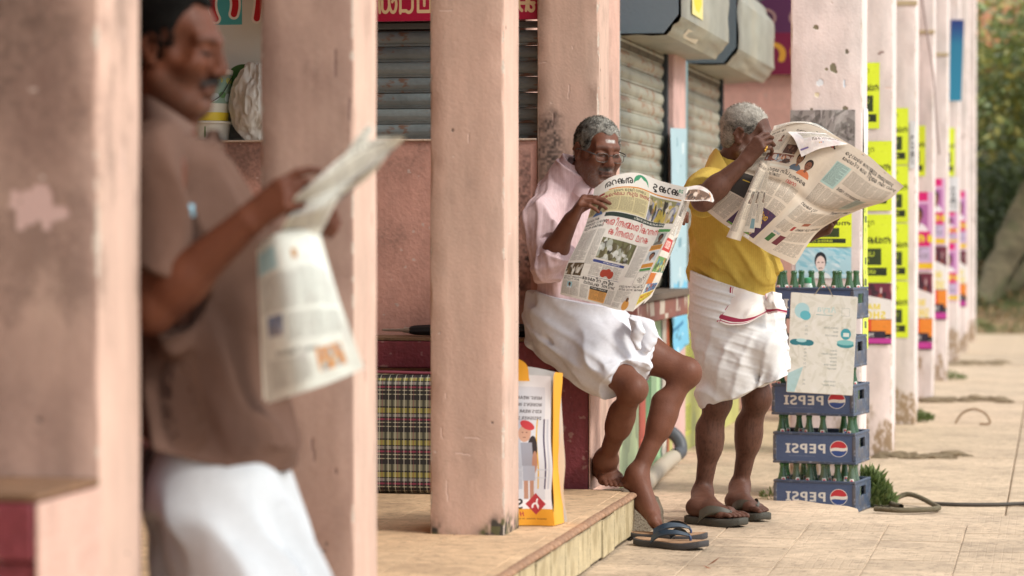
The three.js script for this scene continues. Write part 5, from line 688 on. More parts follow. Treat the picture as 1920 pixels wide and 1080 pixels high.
function netMesh(F, cell, colorFn, pad = .02) {
  const lo = F.lo.map((v) => v - pad), N = F.lo.map((v, i) => Math.ceil((F.hi[i] + pad - lo[i]) / cell) + 1), [nx, ny, nz] = N, B = 8, val = new Float32Array(nx * ny * nz).fill(NaN), act = [], id = (i, j, k) => (k * ny + j) * nx + i, rad = B * cell * .87 * 1.35 + .012;
  for (let bk = 0; bk < nz - 1; bk += B) for (let bj = 0; bj < ny - 1; bj += B) for (let bi = 0; bi < nx - 1; bi += B) {
    const d = F.at(lo[0] + (bi + B / 2) * cell, lo[1] + (bj + B / 2) * cell, lo[2] + (bk + B / 2) * cell); if (abs(d) > rad) continue; act.push([bi, bj, bk]);
    for (let k = bk; k <= min(bk + B, nz - 1); k++) for (let j = bj; j <= min(bj + B, ny - 1); j++) for (let i = bi; i <= min(bi + B, nx - 1); i++) { const q = id(i, j, k); if (val[q] !== val[q]) val[q] = F.at(lo[0] + i * cell, lo[1] + j * cell, lo[2] + k * cell); }
  }
  const vid = new Int32Array(nx * ny * nz).fill(-1), pos = [], E = [[0, 1], [2, 3], [4, 5], [6, 7], [0, 2], [1, 3], [4, 6], [5, 7], [0, 4], [1, 5], [2, 6], [3, 7]], v8 = new Float64Array(8);
  for (const [bi, bj, bk] of act) for (let k = bk; k < min(bk + B, nz - 1); k++) for (let j = bj; j < min(bj + B, ny - 1); j++) for (let i = bi; i < min(bi + B, nx - 1); i++) {
    let neg = 0, bad = false; for (let c = 0; c < 8; c++) { const v = val[id(i + (c & 1), j + ((c >> 1) & 1), k + (c >> 2))]; if (v !== v) bad = true; v8[c] = v; if (v < 0) neg++; } if (bad || !neg || neg === 8) continue;
    let x = 0, y = 0, z = 0, n = 0; for (const [a, b] of E) { const va = v8[a], vb = v8[b]; if ((va < 0) === (vb < 0)) continue; const t = va / (va - vb); x += mix(a & 1, b & 1, t); y += mix((a >> 1) & 1, (b >> 1) & 1, t); z += mix(a >> 2, b >> 2, t); n++; }
    vid[id(i, j, k)] = pos.length / 3; pos.push(lo[0] + (i + x / n) * cell, lo[1] + (j + y / n) * cell, lo[2] + (k + z / n) * cell);
  }
  const ix = [], quad = (a, b, c, d, f) => { if (a < 0 || b < 0 || c < 0 || d < 0) return; f ? ix.push(a, b, c, a, c, d) : ix.push(a, c, b, a, d, c); };
  for (const [bi, bj, bk] of act) for (let k = bk; k < min(bk + B, nz - 1); k++) for (let j = bj; j < min(bj + B, ny - 1); j++) for (let i = bi; i < min(bi + B, nx - 1); i++) {
    const o = val[id(i, j, k)] < 0, V = (a, b, c) => i - a < 0 || j - b < 0 || k - c < 0 ? -1 : vid[id(i - a, j - b, k - c)];
    if (o !== (val[id(i + 1, j, k)] < 0)) quad(V(0, 1, 1), V(0, 0, 1), V(0, 0, 0), V(0, 1, 0), o); if (o !== (val[id(i, j + 1, k)] < 0)) quad(V(1, 0, 1), V(1, 0, 0), V(0, 0, 0), V(0, 0, 1), o); if (o !== (val[id(i, j, k + 1)] < 0)) quad(V(1, 1, 0), V(0, 1, 0), V(0, 0, 0), V(1, 0, 0), o);
  }
  const nv = pos.length / 3, nor = new Float32Array(nv * 3), uv = new Float32Array(nv * 2), col = colorFn ? new Float32Array(nv * 3) : null, e = cell * .45;
  for (let q = 0; q < nv; q++) {
    let x = pos[q * 3], y = pos[q * 3 + 1], z = pos[q * 3 + 2], n = [0, 1, 0];
    const f0 = F.at(x + e, y - e, z - e), f1 = F.at(x - e, y - e, z + e), f2 = F.at(x - e, y + e, z - e), f3 = F.at(x + e, y + e, z + e); n = nrm([f0 - f1 - f2 + f3, -f0 - f1 + f2 + f3, -f0 + f1 - f2 + f3]);
    { const d = clamp((f0 + f1 + f2 + f3) / 4, -cell * .6, cell * .6); x -= n[0] * d; y -= n[1] * d; z -= n[2] * d; }
    pos[q * 3] = x; pos[q * 3 + 1] = y; pos[q * 3 + 2] = z; nor.set(n, q * 3);
    const a = abs(n[0]), b = abs(n[1]), c = abs(n[2]); uv[q * 2] = a > c ? z : x; uv[q * 2 + 1] = b > .8 ? (a > c ? x : z) : y;
    if (col) { const cc = colorFn([x, y, z], n); col.set(cc, q * 3); }
  }
  const g = new THREE.BufferGeometry(); g.setAttribute('position', new THREE.Float32BufferAttribute(pos, 3)); g.setAttribute('normal', new THREE.BufferAttribute(nor, 3)); g.setAttribute('uv', new THREE.BufferAttribute(uv, 2)); if (col) g.setAttribute('color', new THREE.BufferAttribute(col, 3)); g.setIndex(ix); return g;
}
// camera-aligned direction words for posing: right, up, towards the viewer
const CR = [CM[0], CM[1], CM[2]], CU = [CM[4], CM[5], CM[6]], CT = [CM[8], CM[9], CM[10]];
const dir = (r, u, t) => nrm(add(add(mul(CR, r), mul(CU, u)), mul(CT, t)));
const J = (px, py, z) => onZ(px, py, z);

function headFrame(c, fwd, roll = 0, s = 1) { const Z = nrm(fwd); let X = nrm(cross([0, 1, 0], Z)), Y = cross(Z, X); if (roll) { const x2 = add(mul(X, cos(roll)), mul(Y, sin(roll))); Y = add(mul(Y, cos(roll)), mul(X, -sin(roll))); X = x2; } const B = [X, Y, Z]; return { c, B, s, P: (x, y, z) => add(c, add(add(mul(X, x * s), mul(Y, y * s)), mul(Z, z * s))), loc: (p) => { const d = sub(p, c); return [dot(d, X) / s, dot(d, Y) / s, dot(d, Z) / s]; } }; }
function head(F, H, o = {}) {
  const { P, B, s } = H, E = (x, y, z, a, b, c, k = .02, op = 0) => F.ell(P(x, y, z), [a * s, b * s, c * s], B, k, op), C = (a, b, ra, rb, k = .01, op = 0) => F.cap(P(...a), P(...b), ra * s, rb * s, k, op);
  const fat = o.fat ?? 0;
  E(0, .035, -.018, .0745, .088, .097, .03); E(0, -.02, .03, .062 + fat, .085, .063, .03); E(0, -.075, .032, .047 + fat, .045, .05, .03);
  C([-.02, -.103, .062], [.02, -.103, .062], .021, .021, .025);
  for (const q of [-1, 1]) {
    C([q * .052, -.06, -.002], [q * .03, -.1, .045], .026 + fat, .022 + fat, .03);                      // jaw
    E(q * .041, -.02, .06, .026, .024, .024, .035);                                                    // cheekbone
    C([q * .012, .026, .086], [q * .046, .026, .069], .0095, .0088, .022);                                // brow
    E(q * .031, .006, .098, .0185, .0125, .014, .022, 1);                                                // socket
    E(q * .031, .003, .0755, .0145, .0125, .0135, .004);                                                 // eyeball and lids
    C([q * .017, .0075, .0865], [q * .044, .006, .081], .0042, .0036, .004);                             // upper lid
    C([q * .019, -.0065, .0865], [q * .043, -.005, .082], .003, .0028, .004);                            // lower lid
    E(q * .0135, -.034, .099, .0105, .0085, .012, .006); E(q * .008, -.0415, .104, .0042, .003, .006, .003, 1);   // nostril
    C([q * .028, -.03, .09], [q * .036, -.062, .082], .0022, .002, .012, 1);                             // fold from nose to mouth
    E(q * .0775, -.004, -.014, .0085, .032, .019, .006); C([q * .083, .022, -.022], [q * .086, -.004, -.034], .0048, .0048, .006); C([q * .084, .026, -.014], [q * .081, .016, .004], .0045, .004, .005); C([q * .08, -.034, -.008], [q * .08, -.03, -.004], .0075, .0075, .006); E(q * .087, -.002, -.01, .006, .0155, .0105, .004, 1);   // ear
    E(q * .066, .012, .05, .012, .025, .016, .03, 1);                                                   // temple
  }
  C([0, .02, .0885], [0, -.024, .108], .0088, .0125, .012); E(0, -.032, .11, .0125, .0105, .0115, .008);     // nose
  C([-.021, -.0635, .087], [0, -.0605, .0945], .0058, .0078, .005); C([.021, -.0635, .087], [0, -.0605, .0945], .0058, .0078, .005); C([-.017, -.0745, .0865], [.017, -.0745, .0865], .0082, .0082, .007); C([-.026, -.0685, .086], [.026, -.0685, .086], .0022, .0022, .004, 1);   // lips
  C([-.012, -.089, .088], [.012, -.089, .088], .005, .005, .012, 1);
}
// hand: W wrist, D towards the knuckles, N out of the palm, T towards the thumb side
function hand(F, W, D, N, T, curl, o = {}) {
  const s = o.s ?? 1, d = nrm(D), n0 = nrm(N), t = nrm(cross(cross(d, T), d)), n = nrm(sub(n0, add(mul(d, dot(n0, d)), mul(t, dot(n0, t))))), at = (a, b, c) => add(W, add(add(mul(d, a * s), mul(t, b * s)), mul(n, c * s)));
  const bases = [[.088, .027], [.092, .009], [.088, -.009], [.08, -.026]], lens = [[.042, .026, .022], [.046, .03, .023], [.043, .028, .022], [.034, .021, .019]], rr = [.0088, .009, .0086, .0076];
  bases.forEach(([a, b], i) => {
    F.cap(at(.012, b * .55, 0), at(a, b, 0), .0155 * s, .0115 * s, .014);
    let p = at(a, b, 0), an = 0; const sp = (o.spread ?? .06) * (1.5 - i);
    curl[i].forEach((c, k) => { an += c; const dd = nrm(add(add(mul(d, cos(an)), mul(n, sin(an))), mul(t, sp * cos(an)))), q = add(p, mul(dd, lens[i][k] * s)); F.cap(p, q, rr[i] * s * (1.04 - k * .07), rr[i] * s * (.98 - k * .09), k ? .004 : .006); p = q; });
  });
  F.cap(at(.015, .016, .008), at(.05, .02, .006), .016 * s, .014 * s, .014); const th = o.thumb ?? [[.7, .6, .35], [.95, .1, .2]]; let p = at(.022, .024, .006);
  th.forEach((v, k) => { const dd = nrm(add(add(mul(d, v[0]), mul(t, v[1])), mul(n, v[2]))), q = add(p, mul(dd, [.045, .034, .027][k] * s)); F.cap(p, q, [.0135, .0105, .0098][k] * s, [.0108, .0098, .0082][k] * s, .008); p = q; });
}
// foot: A ankle, heel H (sole point), toes direction D, up U, side S towards the big toe; len
function foot(F, A, H, D, U, S, L0 = .245, s = 1) {
  const d = nrm(D), u = nrm(sub(U, mul(d, dot(U, d)))), t = nrm(sub(sub(S, mul(d, dot(S, d))), mul(u, dot(S, u)))), at = (a, b, c) => add(H, add(add(mul(d, a * L0), mul(t, b)), mul(u, c)));
  F.cap(A, at(.1, 0, .036), .034 * s, .03 * s, .03); F.cap(at(.08, 0, .03), at(.16, 0, .03), .029 * s, .03 * s, .02); F.cap(A, at(.45, .006, .036), .034 * s, .027 * s, .035);
  F.cap(at(.15, -.006, .026), at(.62, -.026, .016), .026 * s, .0165 * s, .025); F.cap(at(.2, .01, .032), at(.7, .024, .02), .026 * s, .0195 * s, .025); F.cap(at(.4, 0, .036), at(.7, 0, .018), .026 * s, .018 * s, .02); F.cap(at(.68, .028, .018), at(.68, -.032, .014), .0165 * s, .0135 * s, .02);
  [[.03, .9, .0125, .985], [.0115, .88, .009, .97], [-.003, .85, .0085, .935], [-.0165, .81, .008, .89], [-.03, .765, .0078, .84]].forEach(([b, a, r, e]) => { F.cap(at(.7, b * .95, .017), at(a, b * 1.08, .0155), r * .98 * s, r * .95 * s, .008); F.cap(at(a, b * 1.08, .0155), at(e, b * 1.1, .0105), r * .98 * s, r * .9 * s, .004); });
  return at;
}
function hair(parent, H, mask, cols, o = {}) {           // cap of short strands over a thin base
  const F = new Field(), { P, B, s } = H, R = rng(o.seed ?? 3); F.ell(P(0, .035, -.018), [.0745 * s + (o.t ?? .007), .088 * s + (o.t ?? .007), .097 * s + (o.t ?? .007)], B, .01); F.ell(P(0, -.035, -.045), [.06 * s, .05 * s, .055 * s], B, .03);
  F.disp = (x, y, z) => { const l = H.loc([x, y, z]); return max(0, -mask(l)) * 1.2 + .0012 * fbm(x * 90, y * 90, z * 90, 3) - .001; };
  const pick = (p) => { const k = clamp(.5 + .75 * fbm(p[0] * 55, p[1] * 55, p[2] * 55, 3) + (R() - .5) * .5 + (o.tone ? o.tone(H.loc(p)) : 0)); return cols[0].map((c, i) => mix(c, cols[1][i], k)); };
  const g = netMesh(F, .0045, (p) => pick(p).map((c) => c * .8)), m = mat({ vertexColors: true, roughness: .9, specularIntensity: .2 });
  const pos = g.attributes.position, nor = g.attributes.normal, vp = [], vc = [], vn2 = [], n = o.n ?? 5000;
  for (let i = 0; i < n; i++) {
    const q = floor(R() * pos.count), p = [pos.getX(q), pos.getY(q), pos.getZ(q)], l = H.loc(p), mk = mask(l); if (mk < .002 || (o.dens && R() > o.dens(l))) continue;
    const nn = [nor.getX(q), nor.getY(q), nor.getZ(q)], fl = o.flow ? o.flow(l) : [0, .2, -1], fd = add(add(mul(B[0], fl[0]), mul(B[1], fl[1])), mul(B[2], fl[2])), tg = nrm(add(add(sub(fd, mul(nn, dot(fd, nn))), mul(nn, (o.lift ?? .5))), [(R() - .5) * .7, (R() - .5) * .7, (R() - .5) * .7])), L0 = (o.len ?? .012) * (.5 + R()), w = mul(nrm(cross(tg, nn)), .0006 + R() * .0006);
    const a = add(p, mul(nn, -.002)), b = add(add(a, mul(tg, L0 * .6)), mul(nn, L0 * .12)), c = add(add(b, mul(tg, L0 * .4)), mul(nn, -L0 * (o.curl ?? .05))), cc = pick(p), k = .75 + R() * .6;
    for (const v of [sub(a, w), add(a, w), b, add(a, w), add(b, w), b, sub(b, mul(w, .2)), add(b, w), c]) { vp.push(...v); vn2.push(...nn); vc.push(cc[0] * k, cc[1] * k, cc[2] * k); }
  }
  const sg = new THREE.BufferGeometry(); sg.setAttribute('position', new THREE.Float32BufferAttribute(vp, 3)); sg.setAttribute('normal', new THREE.Float32BufferAttribute(vn2, 3)); sg.setAttribute('color', new THREE.Float32BufferAttribute(vc, 3)); sg.setAttribute('uv', new THREE.Float32BufferAttribute(new Float32Array(vp.length / 3 * 2), 2));
  const ng = g.toNonIndexed(); part('hair', mergeGeometries([ng, sg]), m, parent);
}
const skinMat = () => mat({ vertexColors: true, roughness: .5, specularIntensity: .5, bumpMap: rep(GRAIN, 9), bumpScale: .0007 });
const clothMat = (o = {}) => mat({ vertexColors: true, roughness: .9, specularIntensity: .25, bumpMap: rep(WEAVE, o.w ?? 24), bumpScale: o.b ?? .0006, ...o.m });
const skinTone = (base, H, o = {}) => (p, n) => {
  const m = 1 + .16 * fbm(p[0] * 14, p[1] * 14, p[2] * 14, 4) + .12 * fbm(p[0] * 120, p[1] * 120, p[2] * 120, 2); let c = base.map((v) => v * m);
  if (o.hairy) { const k = sst(.1, .5, vn(p[0] * 260, p[1] * 60, p[2] * 260)) * o.hairy(p); c = c.map((v) => v * (1 - .3 * k)); }
  if (H) {
    const l = H.loc(p); if (l[1] > -.14 && l[1] < .14 && abs(l[0]) < .1 && abs(l[2]) < .14) {
      const ax = abs(l[0]), tint = (t, k) => { c = c.map((v, i) => mix(v, t[i], k)); };
      if (l[2] > .07) {
        const lip = exp(-pow((l[1] + .068) / .011, 2)) * (ax < .026 ? 1 : 0) * sst(.078, .085, l[2]); tint([base[0] * 1.25, base[1] * .95, base[2] * .95], lip * .7); if (abs(l[1] + .0685) < .0022 && ax < .027) tint([.03, .012, .01], .7);
        const br = exp(-pow((l[1] - .031 + ax * .06) / .0055, 2)) * sst(.008, .014, ax) * sst(.056, .046, ax); tint(o.brow ?? [.05, .045, .04], br * (.55 + .45 * vn(l[0] * 700, l[1] * 500, 1)) * (o.browK ?? .9));
        const ey = hypot((ax - .031) / .0135, (l[1] - .0005 + (o.look ?? 0)) / .0048); if (ey < 1 && l[2] > .074 && !o.closed) { tint([.2, .16, .14], .9); if (hypot(ax - .031 - (l[0] > 0 ? 1 : -1) * (o.gaze ?? 0), (l[1] - .0005) * .8) < .0058) tint([.012, .008, .006], .95); } else if (ey < 1.35) tint([.02, .012, .01], .75);
        tint([.015, .008, .006], .8 * exp(-pow(hypot((ax - .008) / .0048, (l[1] + .0425) / .0035), 4)) * (l[2] > .09 ? 1 : 0));
      }
      if (o.must) { const k = exp(-pow((l[1] + .0515 + ax * ax * 3) / .0075, 2)) * sst(.036, .026, ax) * sst(.07, .082, l[2]); tint(o.must, clamp(k * 1.25 * (.6 + .5 * vn(l[0] * 500, l[1] * 300, 4)))); }
      if (o.stubble) { const k = sst(-.028, -.06, l[1]) * sst(-.02, .02, l[2]) * (.35 + .65 * (vn(l[0] * 450, l[1] * 450, l[2] * 450) > .15 ? 1 : 0)); tint(o.stubble, k * .4); }
      if (o.ash && l[2] > .05) { const k = sst(.0075, .003, abs(l[1] - .052 + .012 * (l[0] + .01))) * sst(.024, .014, abs(l[0] - .004)); tint([.55, .53, .5], clamp(k * (.75 + .5 * vn(l[0] * 300, l[1] * 300, 2)))); }
    }
  }
  return c;
};
const clothTone = (base, o = {}) => (p) => { const m = 1 + .05 * fbm(p[0] * 9, p[1] * 9, p[2] * 9, 3) + .05 * vn(p[0] * 160, p[1] * 160, p[2] * 160); let c = base.map((v) => v * m); if (o.f) c = o.f(p, c); return c; };
// creases: ridged noise stretched along a direction
const crease = (x, y, z, A, a, f, st = .3) => { const u = x * a[0] + y * a[1] + z * a[2], w = .35 * vn(x * f * .6, y * f * .6, z * f * .6); const n = abs(vn((x - a[0] * u * (1 - st)) * f + w, (y - a[1] * u * (1 - st)) * f + w, (z - a[2] * u * (1 - st)) * f - w)); return A * 1.7 * (sqrt(n * n + .012) - .38); };

// pulled folds: thin rounded ridges running along one direction, fading in and out
const pleat = (x, y, z, A, q, f, seed, warp = 1) => { const wv = warp * .7 * vn(x * 3.1 + seed, y * 3.1, z * 3.1), sgm = (x * q[0] + y * q[1] + z * q[2]) * f + wv, r = .5 + .5 * cos(6.2832 * sgm), k = clamp(.35 + 1.3 * vn(x * 4.2, y * 4.2 + seed, z * 4.2)); return -A * r * r * r * k; };
// ------------------------------------------------------------------ people
function settle(t, base) { for (const c of t.children) c.geometry.translate(-base[0], -base[1], -base[2]); t.position.set(...base); }
const CELL = .0048;
const STRIPE_Y = rep(tex(64, 64, (u, v) => .96 + .035 * sin(u * PI * 16) + .05 * pf(u, v, 16, 4, 2)), 16), STRIPE_P = rep(tex(64, 64, (u, v) => { const k = abs((u * 4) % 1 - .5) < .1 ? 1 : .93 + .05 * pf(u, v, 16, 6, 2); return [k, k * (k < 1 ? .97 : 1), k * (k < 1 ? .97 : 1)]; }), 16);
const grip = [[.9, .9, .5], [.95, .95, .5], [1.0, .95, .5], [1.0, .9, .5]];
// ---- the man in yellow, standing
{
  const t = thing('person', 'standing man in yellow shirt and white wrapped cloth reading an open newspaper', 'person'), fw = nrm([.93, 0, .37]), sd = [-fw[2], 0, fw[0]], Z = 10.95;      // sd: towards the viewer
  const H = headFrame(J(1402, 254, 10.93), [.965, -.2, .17], 0, .99), S = new Field(), skin = [.105, .045, .029];
  head(S, H); const nb = J(1352, 338, 10.95); S.cap(H.P(0, -.05, -.028), nb, .052, .06, .03);
  // legs
  const hipN = add(J(1372, 590, Z), mul(sd, .085)), hipF = add(J(1378, 590, Z), mul(sd, -.085)), kN = J(1343, 752, 10.86), kF = J(1418, 745, 11.06), aN = J(1317, 926, 10.90), aF = J(1387, 914, 11.14);
  S.cap(hipN, kN, .065, .056, .03).cap(hipF, kF, .065, .056, .03);
  for (const [k, a, s] of [[kN, aN, 1], [kF, aF, 1]]) { S.ell(add(k, [.012, .0, .012]), [.047, .056, .047], null, .03); const cm = add(lerp3(k, a, .3), mul(fw, -.022)); S.cap(k, lerp3(k, a, .45), .047, .045, .03).cap(cm, lerp3(k, a, .52), .044, .038, .04).cap(lerp3(k, a, .4), a, .045, .031, .03); S.ell(add(a, mul(sd, .03)), [.014, .014, .014], null, .012); S.ell(add(a, mul(sd, -.03)), [.014, .014, .014], null, .012); }
  const dN = nrm(sub(onY(1392, 990, .0), onY(1292, 982, .0))), dF = nrm(sub(onY(1458, 982, 0), onY(1366, 968, 0))), hN = add(onY(1293, 981, 0), [0, .032, 0]), hF = add(onY(1368, 968, 0), [0, .032, 0]);
  foot(S, aN, hN, dN, [0, 1, 0], cross(dN, [0, -1, 0]), .25); foot(S, aF, hF, dF, [0, 1, 0], cross(dF, [0, 1, 0]), .25);
  // near arm up to the newspaper
  const shN = J(1316, 352, 10.75), elN = J(1318, 374, 10.50), wrN = J(1396, 304, 10.515); S.chain([shN, elN], [.05, .043], .02).cap(elN, lerp3(elN, wrN, .35), .043, .044, .02).cap(lerp3(elN, wrN, .3), wrN, .044, .0275, .02);
  hand(S, wrN, dir(.62, .76, .1), dir(.8, -.52, -.22), dir(-.5, .55, -.55), [[.62, .55, .5], [.72, .7, .5], [.85, .8, .5], [.95, .85, .5]], { s: 1.05, spread: .1, thumb: [[.55, .3, .8], [.9, -.1, .5]] });
  const shF = J(1408, 352, 11.1), elF = J(1436, 448, 11.12), wrF = J(1516, 441, 10.875); S.chain([shF, elF, wrF], [.05, .043, .028], .02);
  hand(S, wrF, dir(.85, .3, .25), dir(-.3, .8, .5), dir(.07, .49, -.75), [[.5, .8, .6], [.55, .85, .6], [.65, .85, .6], [.75, .85, .6]], { s: 1.0, thumb: [[.8, .3, .5], [.95, .0, .1]] });
  S.loft([[J(1376, 600, Z), .125, .09], [J(1362, 350, Z), .135, .075]], sd, .03);
  part('body', netMesh(S, CELL, skinTone(skin, H, { closed: true, brow: [.2, .18, .16], stubble: [.4, .38, .35], hairy: (p) => p[1] < .6 && p[1] > .12 ? 1 : p[1] > 1.15 && p[1] < 1.4 ? .6 : 0 })), skinMat(), t);
  hair(t, H, (l) => { const line = l[2] > .0 ? mix(-.012, .082, sst(.012, .066, l[2])) : mix(-.012, -.068, sst(-.01, -.055, l[2])); const fr = abs(l[0]) > .058 && l[2] > .0 && l[2] < .032 && l[1] < .0 && l[1] > -.045 ? .006 : -1; return max(min(l[1] - line, .035 - hypot(l[0] * .8, (l[2] - .05) * .6) * .0), fr); }, [[.05, .045, .04], [.46, .42, .36]], { n: 12000, len: .011, lift: .22, curl: .3, t: .001, seed: 5, tone: (l) => sst(.02, .1, l[1]) * .5 - sst(.055, .02, l[1]) * sst(-.01, .02, l[2]) * .45 + sst(-.06, -.1, l[2]) * .15, flow: (l) => [l[0] * 4, .25, -1 + l[1] * 6], dens: (l) => l[1] > .085 && l[2] > -.01 ? .45 : 1 });
  // shirt
  const Y = new Field(), sec = (px, py, w, d, z = Z) => [J(px, py, z), w, d];
  Y.loft([sec(1378, 592, .17, .125), sec(1381, 555, .185, .14), sec(1380, 525, .198, .155), sec(1378, 495, .202, .157), sec(1372, 440, .2, .14), sec(1368, 390, .205, .125), sec(1360, 352, .185, .105), sec(1356, 332, .1, .075)], sd, .03);
  Y.cap(J(1352, 336, Z), shN, .055, .066, .04).cap(J(1356, 336, Z), J(1402, 352, 11.1), .055, .06, .04);
  const slN = lerp3(shN, elN, .72); Y.cap(shN, slN, .07, .07, .02); Y.cap(J(1408, 352, 11.1), lerp3(shF, elF, .7), .06, .062, .04);
  Y.ring(J(1356, 340, 10.95), J(1372, 296, 10.94), .068, .064, .0035, .006, [nrm([fw[0], 0, fw[2]]), .86]);
  Y.disp = (x, y, z) => { const k = sst(1.32, 1.1, y); return (crease(x, y, z, .036 * (.45 + k), nrm([.5, .75, .2]), 8, .16) + crease(x + 3, y, z, .026 * sst(1.2, 1.0, y), nrm([.85, -.5, .2]), 13, .22)) * (.3 + .7 * sst(.9, .99, y)) + pleat(x, y, z, .009 * sst(.88, .97, y) * sst(1.34, 1.2, y), nrm([.75, .5, .3]), 15, 3) + pleat(x, y, z, .007 * sst(1.12, 1.0, y), nrm([.35, .9, .2]), 24, 9) + .0012 * vn(x * 60, y * 60, z * 60); };
  Y.slice(lerp3(shN, elN, .66), sub(elN, shN), .13);                                                       // sleeve mouth
  part('shirt', netMesh(Y, CELL, clothTone([.50, .345, .07])), clothMat({ w: 26, m: { map: STRIPE_Y } }), t, 'mustard yellow half-sleeved shirt');
  const bt = mat({ color: [.6, .48, .2], roughness: .4 }); for (const [x, y] of [[1449, 486], [1450, 512]]) { const b = J(x, y, 10.80); }
  // wrapped cloth
  const M = new Field();
  M.loft([sec(1396, 772, .175, .155), sec(1394, 720, .2, .165), sec(1390, 660, .212, .17), sec(1385, 600, .218, .174), sec(1381, 555, .218, .174), sec(1378, 505, .212, .168)], sd, .02);
  M.cap(J(1440, 650, 10.8), J(1456, 722, 10.8), .05, .045, .05).cap(J(1330, 740, 10.86), J(1345, 752, 10.9), .05, .05, .05);
  M.disp = (x, y, z) => { const w = crease(x, y, z, .020, nrm([.45, .85, .15]), 7, .12) + crease(x, y + 5, z, .010, nrm([.8, -.55, .1]), 15, .2) + .0015 * vn(x * 40, y * 40, z * 40); return w * (1 - .75 * sst(.78, .9, y)) + pleat(x, y, z, .006, nrm([.25, .95, .1]), 26, 5) * sst(.5, .75, y) + pleat(x, y, z, .009, nrm([.9, -.35, .3]), 13, 8) * sst(.85, .6, y); };
  const c1 = J(1318, 764, 10.86), c2 = J(1405, 736, 10.80), c3 = J(1470, 704, 10.85); M.cut([c3[1] - c1[1], c1[0] - c3[0], 0], c1, .016); M.cut([.32, .95, 0], J(1345, 527, 10.75));
  part('wrapped_cloth', netMesh(M, CELL, clothTone([.68, .665, .65])), clothMat({ w: 20 }), t, 'white cloth folded up to the knees');
  // towel tied at the waist, wine red borders
  const tw = canvasTex(256, 256, (g, w, h) => { g.fillStyle = '#ebe4de'; g.fillRect(0, 0, w, h); g.fillStyle = '#9c2c4a'; g.fillRect(0, h * .80, w, h * .11); g.fillRect(0, h * .94, w, h * .02); g.fillRect(w * .0, 0, w * .028, h); g.fillRect(w * .05, 0, w * .01, h); }), tm = mat({ map: tw, roughness: .9, bumpMap: rep(WEAVE, 14), bumpScale: .0006 });
  const q = (rows) => rows.map((r) => r.map(([x, y, z]) => J(x, y, z))), wv = (p, u, v) => [p[0] + .006 * vn(u * 4, v * 4, 2), p[1] + .004 * vn(u * 5, v * 3, 5), p[2] + .009 * vn(u * 5 + v * 2, v * 3, 7)];
  part('towel', patch(q([[[1371, 538, 10.745], [1400, 545, 10.735], [1430, 553, 10.76], [1452, 560, 10.79]], [[1360, 568, 10.735], [1392, 577, 10.715], [1420, 577, 10.73], [1448, 570, 10.765]], [[1344, 604, 10.735], [1378, 611, 10.705], [1408, 606, 10.72], [1440, 586, 10.75]]]), 30, 24, wv), tm, t, 'white towel with wine red border tied at the waist');
  part('towel', patch(q([[[1436, 552, 10.76], [1450, 546, 10.755], [1466, 552, 10.79]], [[1434, 568, 10.745], [1452, 566, 10.735], [1472, 572, 10.78]], [[1440, 590, 10.75], [1456, 588, 10.74], [1476, 590, 10.785]]]), 16, 16, wv), tm, t);
  part('towel_knot', new THREE.IcosahedronGeometry(.03, 3).scale(1, .8, .8).translate(...J(1444, 570, 10.765)), mat({ color: [.7, .64, .6], roughness: .9 }), t);
  part('collar', patch([[J(1330, 292, 10.97), J(1343, 278, 10.90), J(1356, 298, 10.862), J(1372, 328, 10.85)], [J(1324, 306, 10.96), J(1334, 300, 10.885), J(1347, 318, 10.85), J(1364, 338, 10.838)], [J(1320, 316, 10.95), J(1326, 316, 10.87), J(1340, 332, 10.838), J(1358, 344, 10.828)]], 18, 10), mat({ color: [.50, .345, .07], roughness: .9, bumpMap: rep(WEAVE, 14), bumpScale: .0006 }), t);
  // ring
  const rg = new THREE.TorusGeometry(.0105, .0028, 8, 20); rg.lookAt(new THREE.Vector3(...dir(.8, -.3, -.1))); rg.translate(...J(1436, 279, 10.485)); part('ring', rg, mat({ color: [.8, .5, .12], metalness: 1, roughness: .25 }), t);
  settle(t, [-1.25, 0, -10.95]);
  const sm = { sole: mat({ color: [.055, .05, .038], roughness: .7, bumpMap: rep(GRAIN, 5), bumpScale: .001 }), top: mat({ color: [.075, .065, .05], roughness: .8 }), strap: mat({ color: [.07, .062, .045], roughness: .5 }) };
  flipflop('olive rubber sandal on the near foot of the standing man, strap across the toes', add(onY(1293, 981, 0), mul(dN, -.014)), onY(1392, 990, 0), .275, sm, .02, 1, 1, 'sandal', 'sandal', .013); flipflop('olive rubber sandal on the far foot of the standing man, towards the crates', add(onY(1368, 968, 0), mul(dF, -.014)), onY(1458, 982, 0), .275, sm, .02, -1, 1, 'sandal', 'sandal', .013);
}
